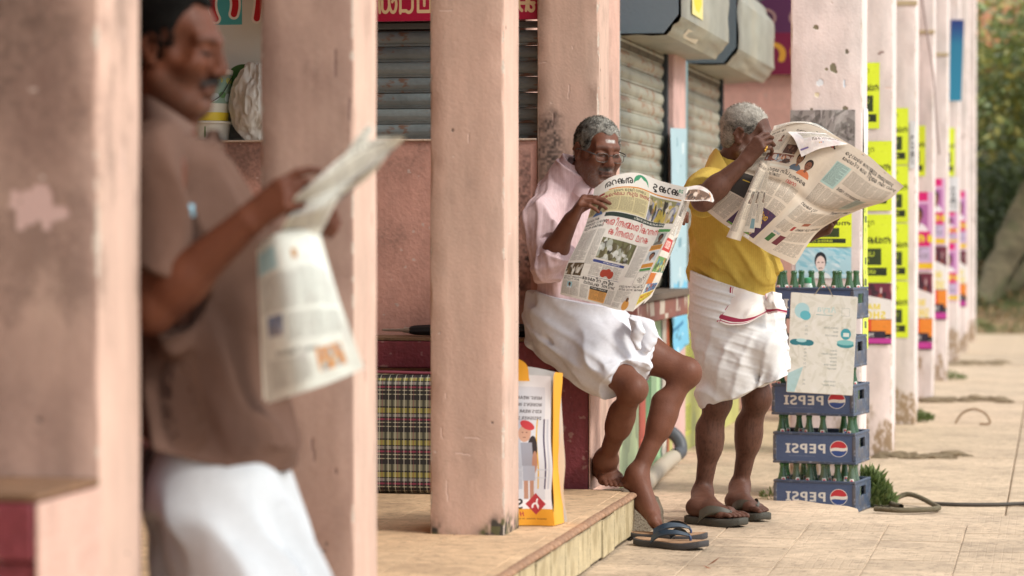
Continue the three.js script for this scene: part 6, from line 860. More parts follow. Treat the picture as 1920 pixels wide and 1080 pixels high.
// ---- the seated man in pink
{
  const t = thing('person', 'seated grey-haired man in pink shirt and spectacles reading a newspaper', 'person'), fw = nrm([.8, 0, .6]), sd = [-fw[2], 0, fw[0]], Z = 10.28;
  const H = headFrame(J(1121, 284, 10.2), [.58, -.19, .77], -.06, 1.0), S = new Field(), skin = [.15, .058, .034];
  head(S, H, { fat: .004 }); S.cap(H.P(0, -.05, -.03), J(1074, 352, 10.27), .056, .062, .03);
  S.loft([[J(1078, 610, Z), .13, .09], [J(1068, 380, Z), .14, .075]], sd, .03);
  const hipN = J(1080, 622, 10.2), hipF = J(1105, 615, 10.38), kN = J(1186, 728, 10.03), kF = J(1284, 697, 10.36), aN = J(1136, 862, 10.30), aF = J(1194, 892, 10.27);
  S.chain([hipN, lerp3(hipN, kN, .6), kN], [.08, .066, .05], .03).chain([hipF, lerp3(hipF, kF, .6), kF], [.08, .07, .051], .03); S.ell(add(kN, [.012, -.004, .02]), [.044, .047, .043], null, .03); S.ell(add(kF, [.018, -.006, .0]), [.045, .05, .046], null, .03);
  for (const [k, a, b] of [[kN, aN, [-.012, .0, -.03]], [kF, aF, [-.028, .01, -.0]]]) { const c = add(lerp3(k, a, .32), b); S.cap(k, lerp3(k, a, .5), .043, .041, .03).cap(c, lerp3(k, a, .55), .041, .035, .04).cap(lerp3(k, a, .42), a, .041, .031, .03); }
  S.ell(add(aF, mul(CT, .03)), [.014, .017, .012], null, .014); S.ell(add(aN, mul(CR, .028)), [.013, .013, .013], null, .012);
  const tipN = onY(1163, 920, FLOOR + .004), heN = J(1116, 884, 10.44), dN = nrm(sub(tipN, heN)); foot(S, aN, heN, dN, [0, 1, .2], dir(1, .1, 0), .235, 1.06);
  const heF = J(1184, 940, 10.275), dF = nrm(sub(J(1234, 1000, 10.16), heF)); foot(S, aF, heF, dF, dir(.85, .45, .2), dir(.35, -.1, .9), .225, 1.04);
  const shN = J(1014, 396, 10.12), elN = J(1030, 492, 9.99), wrN = J(1070, 412, 9.905); S.chain([shN, elN], [.052, .045], .02).cap(elN, lerp3(elN, wrN, .35), .045, .044, .02).cap(lerp3(elN, wrN, .3), wrN, .044, .0285, .02);
  hand(S, wrN, dir(.45, .75, .45), dir(.85, -.5, .0), dir(.225, .38, -.86), [[.95, .3, .2], [.95, .35, .25], [1.0, .4, .3], [1.05, .45, .3]], { s: 1.03, spread: .1, thumb: [[.6, .7, .4], [.7, .2, .7]] });
  const shF = J(1138, 392, 10.44), elF = J(1205, 486, 10.40), wrF = J(1242, 425, 10.16); S.chain([shF, elF, wrF], [.05, .044, .028], .02); hand(S, wrF, sub(J(1258, 392, 10.11), wrF), dir(-.2, .1, 1), dir(.7, .6, .2), grip, {});
  part('body', netMesh(S, CELL * .92, skinTone(skin, H, { closed: true, brow: [.09, .085, .08], browK: .6, look: .003, ash: true, must: [.12, .11, .1], stubble: [.2, .19, .18] })), skinMat(), t);
  hair(t, H, (l) => { const line = l[2] > .0 ? mix(-.002, .086, sst(.02, .062, l[2])) - .012 * sst(.035, .0, abs(l[0])) * sst(.05, .07, l[2]) : mix(-.002, -.07, sst(-.012, -.05, l[2])); const sb = abs(l[0]) > .05 && l[2] > .0 && l[2] < .022 && l[1] > -.02 && l[1] < .03 ? .005 : -1; return max(l[1] - line, sb); }, [[.035, .033, .03], [.50, .475, .42]], { n: 13000, len: .009, lift: .7, curl: .25, t: .0035, seed: 9, tone: (l) => sst(.03, .1, l[1]) * .2 - .08, flow: (l) => [l[0] * 5, .1, .2] });
  // spectacles
  { const g = t, rim = mat({ color: [.12, .11, .1], metalness: .7, roughness: .35 }), lens = mat({ color: [1, 1, 1], transmission: 1, thickness: 0, roughness: 0, ior: 1.25 }); for (const q of [-1, 1]) { const pts = []; for (let i = 0; i < 16; i++) { const a = i / 16 * 2 * PI, c = cos(a), s = sin(a), k = .0245, m = .0165; pts.push(H.P(q * .034 + k * Math.sign(c) * pow(abs(c), .75), -.006 + m * Math.sign(s) * pow(abs(s), .75) - .002, .108 - abs(q * .034 + k * c) * .14)); } part('rim', tube(pts, .0012, 48, 6, true), rim, g); const ls = []; for (let j = 0; j < 2; j++) ls.push(pts.filter((_, i) => j ? i >= 8 : i <= 8).slice(0, 9)); const a = pts.slice(0, 9), b = [pts[0], ...pts.slice(9).reverse(), pts[8]]; part('lens', patch([a, b.length === 9 ? b : b.slice(0, 9)], 16, 4), lens, g); part('temple', tube([H.P(q * .0585, .0, .098), H.P(q * .073, .004, .085), H.P(q * .081, .006, .03), H.P(q * .083, .002, -.012), H.P(q * .082, -.012, -.03)], .0022, 24, 6), mat({ color: [.05, .05, .05], roughness: .4 }), g); } part('bridge', tube([H.P(-.0105, -.001, .1068), H.P(0, .004, .1105), H.P(.0105, -.001, .1068)], .0012, 12, 6), rim, g);
    part('ear_stud', new THREE.SphereGeometry(.0045, 10, 8).translate(...H.P(.086, -.038, -.006)), mat({ color: [.75, .68, .5], metalness: .6, roughness: .3 }), t); }
  const K = new Field(), sec = (px, py, w, d, z = Z) => [J(px, py, z), w, d];
  K.loft([sec(1082, 625, .15, .1), sec(1084, 590, .165, .115), sec(1084, 556, .186, .138), sec(1080, 500, .195, .135), sec(1076, 440, .195, .122), sec(1074, 400, .185, .11), sec(1070, 365, .14, .09), sec(1072, 345, .085, .075)], sd, .03);
  K.cap(J(1060, 356, 10.25), shN, .056, .068, .04).cap(J(1085, 356, 10.32), shF, .056, .066, .04); const cf = lerp3(elN, wrN, .2); K.chain([shN, lerp3(shN, elN, .6), elN], [.07, .068, .066], .015); K.cap(elN, cf, .064, .058, .015); K.chain([shF, elF, lerp3(elF, wrF, .4)], [.066, .062, .055], .03);
  K.ring(lerp3(elN, wrN, .08), lerp3(elN, wrN, .31), .064, .06, .006, .005);
  K.ring(J(1066, 362, 10.26), J(1090, 312, 10.25), .078, .068, .0035, .006, [fw, .8]); K.ring(J(1058, 372, 10.25), J(1082, 326, 10.24), .092, .078, .003, .004, [fw, .78]);
  K.disp = (x, y, z) => { const e = exp(-pow(len(sub([x, y, z], elN)) / .12, 2)); return crease(x, y, z, .032, nrm([.4, .8, .3]), 8, .16) + crease(x + 4, y, z, .03 * e, nrm([.9, .1, .3]), 16, .2) + crease(x, y + 2, z, .014 * sst(1.05, .86, y), nrm([.9, -.3, .2]), 13, .2) + pleat(x, y, z, .008, nrm([.8, .35, .4]), 16, 2) + pleat(x, y, z, .009 * e, nrm([.2, 1, .1]), 26, 6) + .0012 * vn(x * 60, y * 60, z * 60); };
  K.slice(lerp3(elN, wrN, .315), sub(wrN, elN), .07);
  part('shirt', netMesh(K, CELL, clothTone([.68, .51, .52])), clothMat({ w: 26, m: { map: STRIPE_P } }), t, 'pale pink shirt with sleeves rolled to the elbow');
  // white cloth over the lap
  const M = new Field();
  M.loft([sec(1082, 640, .19, .165), sec(1084, 600, .208, .172), sec(1084, 565, .21, .166), sec(1082, 545, .206, .16)], sd, .04);
  const eN = lerp3(hipN, kN, .80), eF = lerp3(hipF, kF, .66); M.chain([hipN, lerp3(hipN, kN, .45), eN], [.112, .104, .09], .05).chain([hipF, lerp3(hipF, kF, .4), eF], [.112, .102, .09], .05); M.cap(lerp3(hipN, hipF, .5), lerp3(eN, eF, .45), .1, .06, .06); M.cap(J(1150, 640, 10.15), J(1202, 700, 10.12), .055, .03, .04); M.chain([J(1186, 575, 10.10), J(1192, 630, 10.03), J(1197, 702, 10.0)], [.024, .022, .012], .02); M.chain([J(1205, 590, 10.14), J(1222, 640, 10.12)], [.03, .02], .03); M.cap(J(1045, 640, 10.2), J(1105, 690, 10.14), .07, .045, .05);
  M.disp = (x, y, z) => crease(x, y, z, .028 * (1 - .7 * sst(.84, .9, y)), nrm([.75, -.6, .25]), 7, .12) + crease(x, y + 6, z, .015, nrm([.5, -.85, .2]), 14, .14) + pleat(x, y, z, .011, nrm([.62, .75, .2]), 14, 4) * sst(.9, .82, y) + .0015 * vn(x * 40, y * 40, z * 40);
  const ax = nrm(sub(kN, hipN)), axF = nrm(sub(kF, hipF)); M.put((x, y, z) => { const p = sub([x, y, z], eN), h = dot(p, nrm(add(ax, [0, -.25, 0]))); return len(p) > .17 ? 1 : -h; }, eN, .17, .004, 1); M.put((x, y, z) => { const p = sub([x, y, z], eF), h = dot(p, axF); return len(p) > .15 ? 1 : -h; }, eF, .15, .004, 1);
  M.cut(nrm([.25, 1, .1]), J(1082, 552, Z));
  part('wrapped_cloth', netMesh(M, CELL, clothTone([.68, .68, .72])), clothMat({ w: 20 }), t, 'white cloth folded above the knees');
  part('collar', patch([[J(1046, 326, 10.29), J(1060, 309, 10.235), J(1084, 326, 10.175), J(1107, 352, 10.135)], [J(1046, 340, 10.28), J(1062, 332, 10.205), J(1082, 348, 10.15), J(1100, 366, 10.118)], [J(1048, 352, 10.27), J(1064, 354, 10.185), J(1078, 364, 10.14), J(1090, 372, 10.112)]], 18, 10), mat({ color: [.66, .49, .50], roughness: .9, bumpMap: rep(WEAVE, 14), bumpScale: .0006 }), t);
  settle(t, [-1.7, FLOOR, -10.25]);
}
// ---- the man in brown, close and out of focus
{
  const t = thing('person', 'dark-haired man with moustache in brown shirt reading beside the plain pillar', 'person'), fw = nrm([.98, 0, .12]), sd = [-fw[2], 0, fw[0]], Z = 5.43;
  const H = headFrame(J(328, 92, 5.43), [.965, -.16, .16], 0, 1.03), S = new Field(), skin = [.115, .036, .017];
  head(S, H); S.cap(H.P(0, -.05, -.03), J(312, 262, 5.43), .056, .064, .03); S.loft([[J(405, 850, Z), .13, .09], [J(330, 320, Z), .14, .07]], sd, .03);
  const hipN = J(400, 870, 5.36), hipF = J(410, 870, 5.54), kN = J(505, 1120, 5.24), kF = J(522, 1120, 5.58); S.cap(hipN, kN, .085, .058, .03).cap(hipF, kF, .085, .058, .03); const aN = add(kN, [.02, -.27, .02]), aF = add(kF, [.03, -.27, 0]); S.cap(kN, aN, .052, .036, .03).cap(kF, aF, .052, .036, .03); foot(S, aN, [aN[0] - .06, FLOOR + .003, aN[2]], [1, 0, .2], [0, 1, 0], [0, 0, -1]); foot(S, aF, [aF[0] - .06, FLOOR + .003, aF[2]], [1, 0, 0], [0, 1, 0], [0, 0, 1]);
  const shN = J(300, 318, 5.25), elN = J(283, 580, 5.19), wrN = J(462, 418, 5.17); S.chain([shN, elN], [.054, .046], .02).cap(elN, lerp3(elN, wrN, .35), .046, .049, .02).cap(lerp3(elN, wrN, .3), wrN, .049, .031, .02);
  hand(S, wrN, sub(J(540, 358, 5.17), wrN), dir(.35, -.5, -.75), dir(-.35, .75, -.5), [[.35, .45, .3], [.6, .7, .4], [.75, .8, .4], [.85, .8, .4]], { s: 1.05, thumb: [[.75, .45, .55], [.95, .1, .3]] });
  const shF = J(340, 318, 5.62), elF = J(425, 560, 5.62), wrF = J(555, 450, 5.44); S.chain([shF, elF, wrF], [.054, .046, .03], .02); hand(S, wrF, sub(J(606, 396, 5.42), wrF), dir(-.5, .2, .8), dir(-.1, .8, .5), grip, { s: 1.02 });
  part('body', netMesh(S, CELL * 1.15, skinTone(skin, H, { closed: true, brow: [.02, .016, .014], must: [.012, .009, .008], stubble: [.09, .06, .045] })), skinMat(), t);
  hair(t, H, (l) => { const line = l[2] > .0 ? mix(-.002, .1, sst(.004, .046, l[2])) + .006 * vn(l[0] * 90, l[2] * 90, 3) : mix(-.002, -.07, sst(-.012, -.05, l[2])); const sb = abs(l[0]) > .05 && l[2] > .0 && l[2] < .03 && l[1] > -.03 && l[1] < .03 ? .006 : -1; return max(l[1] - line, sb); }, [[.003, .0025, .002], [.010, .009, .008]], { n: 6000, len: .02, lift: .35, t: .011, seed: 19, flow: (l) => [l[0] * 4, .1, -1] });
  part('moustache', (() => { const F = new Field(); for (const q of [-1, 1]) F.cap(H.P(0, -.05, .1035), H.P(q * .032, -.06, .087), .0065, .0045, .006); F.disp = (x, y, z) => .0016 * vn(x * 300, y * 120, z * 300); return netMesh(F, .004); })(), mat({ color: [.014, .011, .01], roughness: .8 }), t);
  const K = new Field(), sec = (px, py, w, d, z = Z) => [J(px, py, z), w, d];
  K.loft([sec(402, 925, .236, .158), sec(402, 830, .226, .148), sec(398, 740, .206, .128), sec(392, 640, .2, .124), sec(378, 540, .2, .126), sec(362, 430, .2, .128), sec(340, 350, .19, .108), sec(328, 300, .15, .09), sec(318, 272, .09, .075)], sd, .03);
  K.cap(J(316, 290, 5.4), shN, .058, .07, .04).cap(J(320, 290, 5.47), shF, .058, .068, .04); K.chain([shN, lerp3(shN, elN, .75)], [.068, .07], .012); K.chain([shF, lerp3(shF, elF, .75)], [.07, .066], .03);
  K.ring(J(308, 282, 5.43), J(330, 200, 5.43), .08, .074, .004, .006, [fw, .8]); K.ring(J(306, 300, 5.43), J(330, 222, 5.43), .1, .084, .0035, .005, [fw, .72]);
  K.disp = (x, y, z) => (crease(x, y, z, .05, nrm([.55, .7, .2]), 6, .13) + crease(x, y + 3, z, .045 * sst(1.1, .85, y), nrm([.6, -.7, .2]), 8, .16) + pleat(x, y, z, .016, nrm([.7, .5, .2]), 9, 5)) * (.25 + .75 * sst(.62, .8, y)) + .001 * vn(x * 60, y * 60, z * 60);
  K.slice(lerp3(shN, elN, .74), sub(elN, shN), .13); K.cut(nrm([-.28, -1, 0]), J(470, 884, 5.3), .004);
  part('shirt', netMesh(K, CELL * 1.4, clothTone([.125, .07, .051])), clothMat({ w: 26 }), t, 'brown half-sleeved shirt'); part('pocket_slip', patch([[J(325, 388, 5.205), J(345, 380, 5.205), J(364, 380, 5.21)], [J(326, 406, 5.2), J(348, 408, 5.2), J(366, 400, 5.205)]], 8, 6, (p, u, v) => [p[0], p[1] + .004 * sin(u * 5), p[2] + .004 * sin(v * 4)]), mat({ color: [.26, .50, .62], roughness: .5 }), t, 'light blue slip in the shirt pocket');
  part('pocket', patch([[J(322, 400, 5.212), J(368, 398, 5.215)], [J(328, 480, 5.22), J(385, 476, 5.225)]], 8, 8, (p, u, v) => [p[0], p[1], p[2] + .008 * (1 - v)]), mat({ color: [.125, .07, .051], roughness: .9 }), t);
  const M = new Field();
  M.loft([sec(408, 960, .19, .14), sec(410, 900, .19, .138), sec(410, 840, .168, .118), sec(408, 790, .15, .105)], sd, .04); M.chain([lerp3(hipN, kN, .2), kN], [.1, .1], .05).chain([lerp3(hipF, kF, .2), kF], [.1, .1], .05).cap(lerp3(lerp3(hipN, hipF, .5), lerp3(kN, kF, .5), .2), lerp3(kN, kF, .5), .1, .1, .06); M.cap(J(388, 985, 5.37), J(395, 1180, 5.3), .1, .1, .04); M.cap(J(388, 985, 5.5), J(395, 1180, 5.5), .1, .1, .04); M.cap(kN, add(kN, [-.02, -.12, 0]), .1, .09, .05).cap(kF, add(kF, [-.02, -.12, 0]), .1, .09, .05);
  M.disp = (x, y, z) => crease(x, y, z, .034, nrm([.5, -.8, .2]), 6, .1) * sst(.7, .56, y) + crease(x, y + 6, z, .02, nrm([.2, -.95, .2]), 10, .12) * sst(.68, .56, y) + pleat(x, y, z, .014, nrm([.85, .3, .2]), 9, 7) * sst(.66, .54, y);
  M.cut([0, 1, 0], J(410, 800, 5.3));
  part('wrapped_cloth', netMesh(M, CELL * 1.4, clothTone([.50, .52, .54])), clothMat({ w: 20 }), t, 'white wrapped cloth');
  part('collar', patch([[J(246, 196, 5.43), J(272, 178, 5.37), J(318, 204, 5.325), J(368, 238, 5.33)], [J(246, 214, 5.42), J(275, 208, 5.34), J(318, 228, 5.30), J(358, 248, 5.315)], [J(246, 232, 5.41), J(280, 238, 5.31), J(316, 250, 5.29), J(346, 254, 5.30)]], 18, 10), mat({ color: [.13, .073, .053], roughness: .9 }), t);
  settle(t, [-1.75, FLOOR, -5.43]);
}
// ------------------------------------------------------------------ newspapers
const sheet = (name, parent, rows, front, back, nu = 44, nv = 44, wob) => {
  const pts = rows.map((r) => r.map(([x, y, z]) => J(x, y, z))), g = patch(pts, nu, nv, wob), o = part(name, g, front, parent);
  if (back) { const q = g.clone(), p = q.attributes.position, n = q.attributes.normal, s = (() => { let d = 0; for (let i = 0; i < n.count; i += 7) d += n.getX(i) * CT[0] + n.getY(i) * CT[1] + n.getZ(i) * CT[2]; return d > 0 ? -1 : 1; })(); for (let i = 0; i < p.count; i++) p.setXYZ(i, p.getX(i) + n.getX(i) * s * .0012, p.getY(i) + n.getY(i) * s * .0012, p.getZ(i) + n.getZ(i) * s * .0012); part(name, q, back, parent); }
  return o;
};
const pm = (t) => mat({ map: t, roughness: .9, transmission: .12, thickness: 0, bumpMap: rep(GRAIN, 3), bumpScale: .0004 });
const INK = '#2d2926';
// front page held by the seated man
const pageS = canvasTex(1000, 1300, (g, w, h) => {
  const R = rng(71); paperTone(g, w, h, R, '#ddd8d0');
  word(g, 'tkrt', 150, 42, 66, INK, .19); g.fillStyle = '#3f8f68'; g.beginPath(); g.moveTo(470, 110); g.quadraticCurveTo(470, 20, 545, 14); g.quadraticCurveTo(630, 20, 625, 115); g.quadraticCurveTo(610, 60, 575, 58); g.lineTo(548, 34); g.lineTo(520, 70); g.quadraticCurveTo(480, 80, 470, 110); g.fill(); word(g, 'kakd', 665, 42, 66, INK, .2); mtext(g, '28', 925, 70, 'bold 46px sans-serif', '#3f8f68'); bodyText(g, R, 920, 90, 56, 30, 8);
  g.fillStyle = '#c9822e'; g.fillRect(200, 140, 780, 13);
  g.fillStyle = '#c9bd92'; g.fillRect(0, 156, 640, 230); g.fillStyle = '#8d2a33'; g.fillRect(60, 160, 90, 24); wordsTo(g, R, 250, 164, 380, 26, INK, .15); wordsTo(g, R, 120, 198, 500, 36, '#8d2f36', .17); columns(g, R, 20, 250, 610, 130, 4, 7);
  blobPhoto(g, R, 650, 170, 330, 220, ['#8d8a62', '#3b3a33', '#8a8fb0', '#c9b89c', '#6d4d3a', '#d8d2c4', '#2e2a28', '#b9a23e'], 90);
  g.fillStyle = '#28352f'; g.fillRect(210, 392, 680, 34); wordsTo(g, R, 520, 400, 340, 17, '#e5e2d8', .16);
  word(g, 'tnitl', 230, 448, 46, '#b5312d', .15); word(g, 'rkity', 490, 448, 46, '#b5312d', .15); word(g, 'ann', 735, 448, 46, '#b5312d', .15); word(g, 'mtnik', 330, 516, 46, '#b5312d', .15); word(g, 'krm', 620, 516, 46, '#b5312d', .15);
  g.fillStyle = '#3c5f8f'; portrait(g, 60, 270, 110, 130, '#cfcaa8', '#6d4a38', '#241c18', '#5a78ad'); wordsTo(g, R, 10, 420, 190, 24, INK, .16); wordsTo(g, R, 10, 452, 190, 24, INK, .16); wordsTo(g, R, 10, 484, 190, 24, INK, .16); columns(g, R, 10, 530, 190, 300, 2, 7);
  columns(g, R, 215, 530, 90, 330, 1, 7); blobPhoto(g, R, 310, 588, 360, 190, ['#6b6a4a', '#8d8a66', '#dfe0dd', '#3a342c', '#b9bdb8', '#5a5138'], 80); columns(g, R, 690, 590, 140, 330, 1, 7);
  g.fillStyle = '#4e8a4c'; g.fillRect(850, 440, 140, 26); portrait(g, 860, 470, 110, 110, '#9aa09a', '#5d3f30', '#1d1815', '#6d6a60'); g.fillStyle = '#c98a3a'; g.fillRect(846, 582, 140, 48); bodyText(g, R, 852, 588, 128, 40, 9); portrait(g, 850, 640, 130, 120, '#b9c0c4', '#8a5f4a', '#241c18', '#d8d8d4'); g.fillStyle = '#c98a3a'; g.fillRect(840, 764, 140, 44); g.fillStyle = '#4e8a4c'; g.fillRect(838, 815, 140, 28);
  g.fillStyle = '#3f4a86'; g.fillRect(300, 796, 330, 28); wordsTo(g, R, 400, 802, 130, 14, '#e8e6e0', .16); columns(g, R, 300, 836, 330, 140, 3, 7); g.fillStyle = '#a8402e'; for (const [x, y] of [[440, 920], [480, 905], [515, 925]]) { g.beginPath(); g.ellipse(x, y, 32, 44, 0, 0, 7); g.fill(); } g.fillStyle = '#2f3050'; g.fillRect(300, 978, 340, 4);
  g.strokeStyle = '#57534e'; g.lineWidth = 3; g.strokeRect(835, 850, 140, 150); for (let i = 0; i < 8; i++) { g.beginPath(); g.ellipse(860 + R() * 90, 890 + R() * 80, 8 + R() * 14, 10 + R() * 18, R(), 0, 7); g.stroke(); }
  columns(g, R, 10, 850, 190, 60, 2, 7); blobPhoto(g, R, 10, 850, 210, 150, ['#57452f', '#c9c4bb', '#7d6848', '#e4e0d8', '#3b2f20'], 40); wordsTo(g, R, 10, 1012, 210, 22, INK, .16); wordsTo(g, R, 10, 1040, 200, 22, INK, .16); columns(g, R, 10, 1075, 220, 200, 2, 7); portrait(g, 70, 1090, 62, 84, '#9ac6d2', '#6a4636', '#201916', '#d8dde0');
  wordsTo(g, R, 250, 995, 400, 38, INK, .19); wordsTo(g, R, 270, 1046, 370, 36, INK, .19); g.fillStyle = '#2e2b29'; g.fillRect(350, 1096, 200, 40); wordsTo(g, R, 360, 1104, 180, 18, '#e5e2d8', .16); g.fillStyle = '#dba25a'; g.fillRect(350, 1136, 200, 140); columns(g, R, 360, 1145, 184, 126, 2, 8); columns(g, R, 245, 1100, 95, 180, 1, 7); columns(g, R, 560, 1100, 100, 180, 1, 7);
  wordsTo(g, R, 670, 1010, 310, 26, INK, .16); wordsTo(g, R, 680, 1046, 290, 24, INK, .16); columns(g, R, 670, 1080, 200, 140, 2, 7); columns(g, R, 670, 1225, 110, 60, 1, 7); g.fillStyle = '#c98f45'; g.beginPath(); g.ellipse(850, 1240, 46, 60, 0, 0, 7); g.fill(); g.fillStyle = '#6a4a34'; g.beginPath(); g.ellipse(852, 1172, 20, 26, 0, 0, 7); g.fill();
});
const pageAds = canvasTex(420, 1300, (g, w, h) => { const R = rng(73); paperTone(g, w, h, R, '#e9e4da'); blobPhoto(g, R, 10, 60, 400, 240, ['#77706a', '#b9b2a8', '#3d3833', '#d9d2c6'], 50); columns(g, R, 20, 320, 380, 180, 2, 9); g.fillStyle = '#c9403a'; g.fillRect(0, 520, w, 120); mtext(g, 'NIDDY', 40, 612, 'bold 96px sans-serif', '#efe6dc'); blobPhoto(g, R, 0, 700, w, 160, ['#6c9a5a', '#cf7a3a', '#5f86a8', '#d8cf8f', '#3f4a3a'], 50); g.fillStyle = '#cf7a3a'; g.fillRect(0, 870, 200, 120); blobPhoto(g, R, 60, 990, 330, 110, ['#4f7aa8', '#c9d2d4', '#b5543a', '#3d4048'], 40); g.fillStyle = '#d9c53a'; g.fillRect(0, 1110, w, 130); wordsTo(g, R, 20, 1130, 360, 40, '#a8322e', .18); wordsTo(g, R, 20, 1190, 360, 30, '#2d2926', .16); });
const plainPage = (seed, tone = '#e4ddd2', ad) => canvasTex(800, 1100, (g, w, h) => { const R = rng(seed); paperTone(g, w, h, R, tone); wordsTo(g, R, 40, 40, 700, 44, INK, .18); columns(g, R, 40, 120, 720, 300, 5, 8); wordsTo(g, R, 40, 440, 420, 36, INK, .18); columns(g, R, 40, 500, 420, 520, 3, 8); blobPhoto(g, R, 490, 450, 270, 180, ['#6d6a62', '#b9a88f', '#4a4038', '#d8d2c4', '#7a4a3a'], 50); columns(g, R, 490, 650, 270, 200, 2, 8); if (ad) { g.fillStyle = ad; g.fillRect(490, 880, 270, 160); } });
{
  const t = thing('newspaper', 'broadsheet newspaper with red headline held by the seated man', 'newspaper'), f = pm(pageS), ad = pm(pageAds), bk = pm(plainPage(81));
  const wob = (p, u, v) => [p[0] + .003 * vn(u * 3, v * 5, 3), p[1], p[2] + .007 * vn(u * 2.5, v * 2.2, 8) + .006 * sin(u * 7 + v * 2)];
  sheet('front_page', t, [[[1116, 353, 9.90], [1150, 331, 9.905], [1195, 324, 9.93], [1242, 340, 9.94], [1288, 352, 9.925]], [[1106, 398, 9.885], [1148, 383, 9.885], [1192, 388, 9.895], [1230, 402, 9.905], [1270, 408, 9.90]], [[1080, 462, 9.865], [1116, 456, 9.855], [1160, 466, 9.86], [1200, 476, 9.87], [1240, 470, 9.875]], [[1058, 510, 9.87], [1094, 514, 9.855], [1138, 524, 9.855], [1175, 530, 9.86], [1212, 530, 9.87]], [[1050, 552, 9.885], [1086, 561, 9.865], [1124, 571, 9.86], [1156, 580, 9.865], [1186, 584, 9.875]]], f, bk, 60, 60, wob);
  sheet('folded_page', t, [[[1288, 352, 9.926], [1298, 352, 9.97]], [[1270, 408, 9.90], [1275, 412, 9.95]], [[1240, 470, 9.875], [1254, 476, 9.925]], [[1212, 530, 9.87], [1236, 528, 9.93]], [[1186, 584, 9.875], [1214, 560, 9.935]]], ad, bk, 16, 40);
  sheet('inner_page', t, [[[1290, 356, 9.96], [1300, 360, 10.0]], [[1256, 470, 9.95], [1264, 462, 9.99]], [[1206, 571, 9.93], [1222, 556, 9.96]]], pm(plainPage(83)), null, 10, 30);
  sheet('turned_corner', t, [[[1284, 351, 9.93], [1312, 348, 9.985], [1332, 360, 10.0], [1339, 376, 9.98]], [[1276, 376, 9.915], [1300, 377, 9.95], [1322, 376, 9.965], [1337, 379, 9.97]]], pm(canvasTex(300, 160, (g, w, h) => { const R = rng(5); paperTone(g, w, h, R); blobPhoto(g, R, 30, 40, 200, 110, ['#6d5444', '#b08f7a', '#3c312c', '#d6c2b0'], 40); g.strokeStyle = '#c9822e'; g.lineWidth = 9; g.beginPath(); g.moveTo(190, 20); g.quadraticCurveTo(260, 60, 268, 150); g.stroke(); })), bk, 24, 12);
}
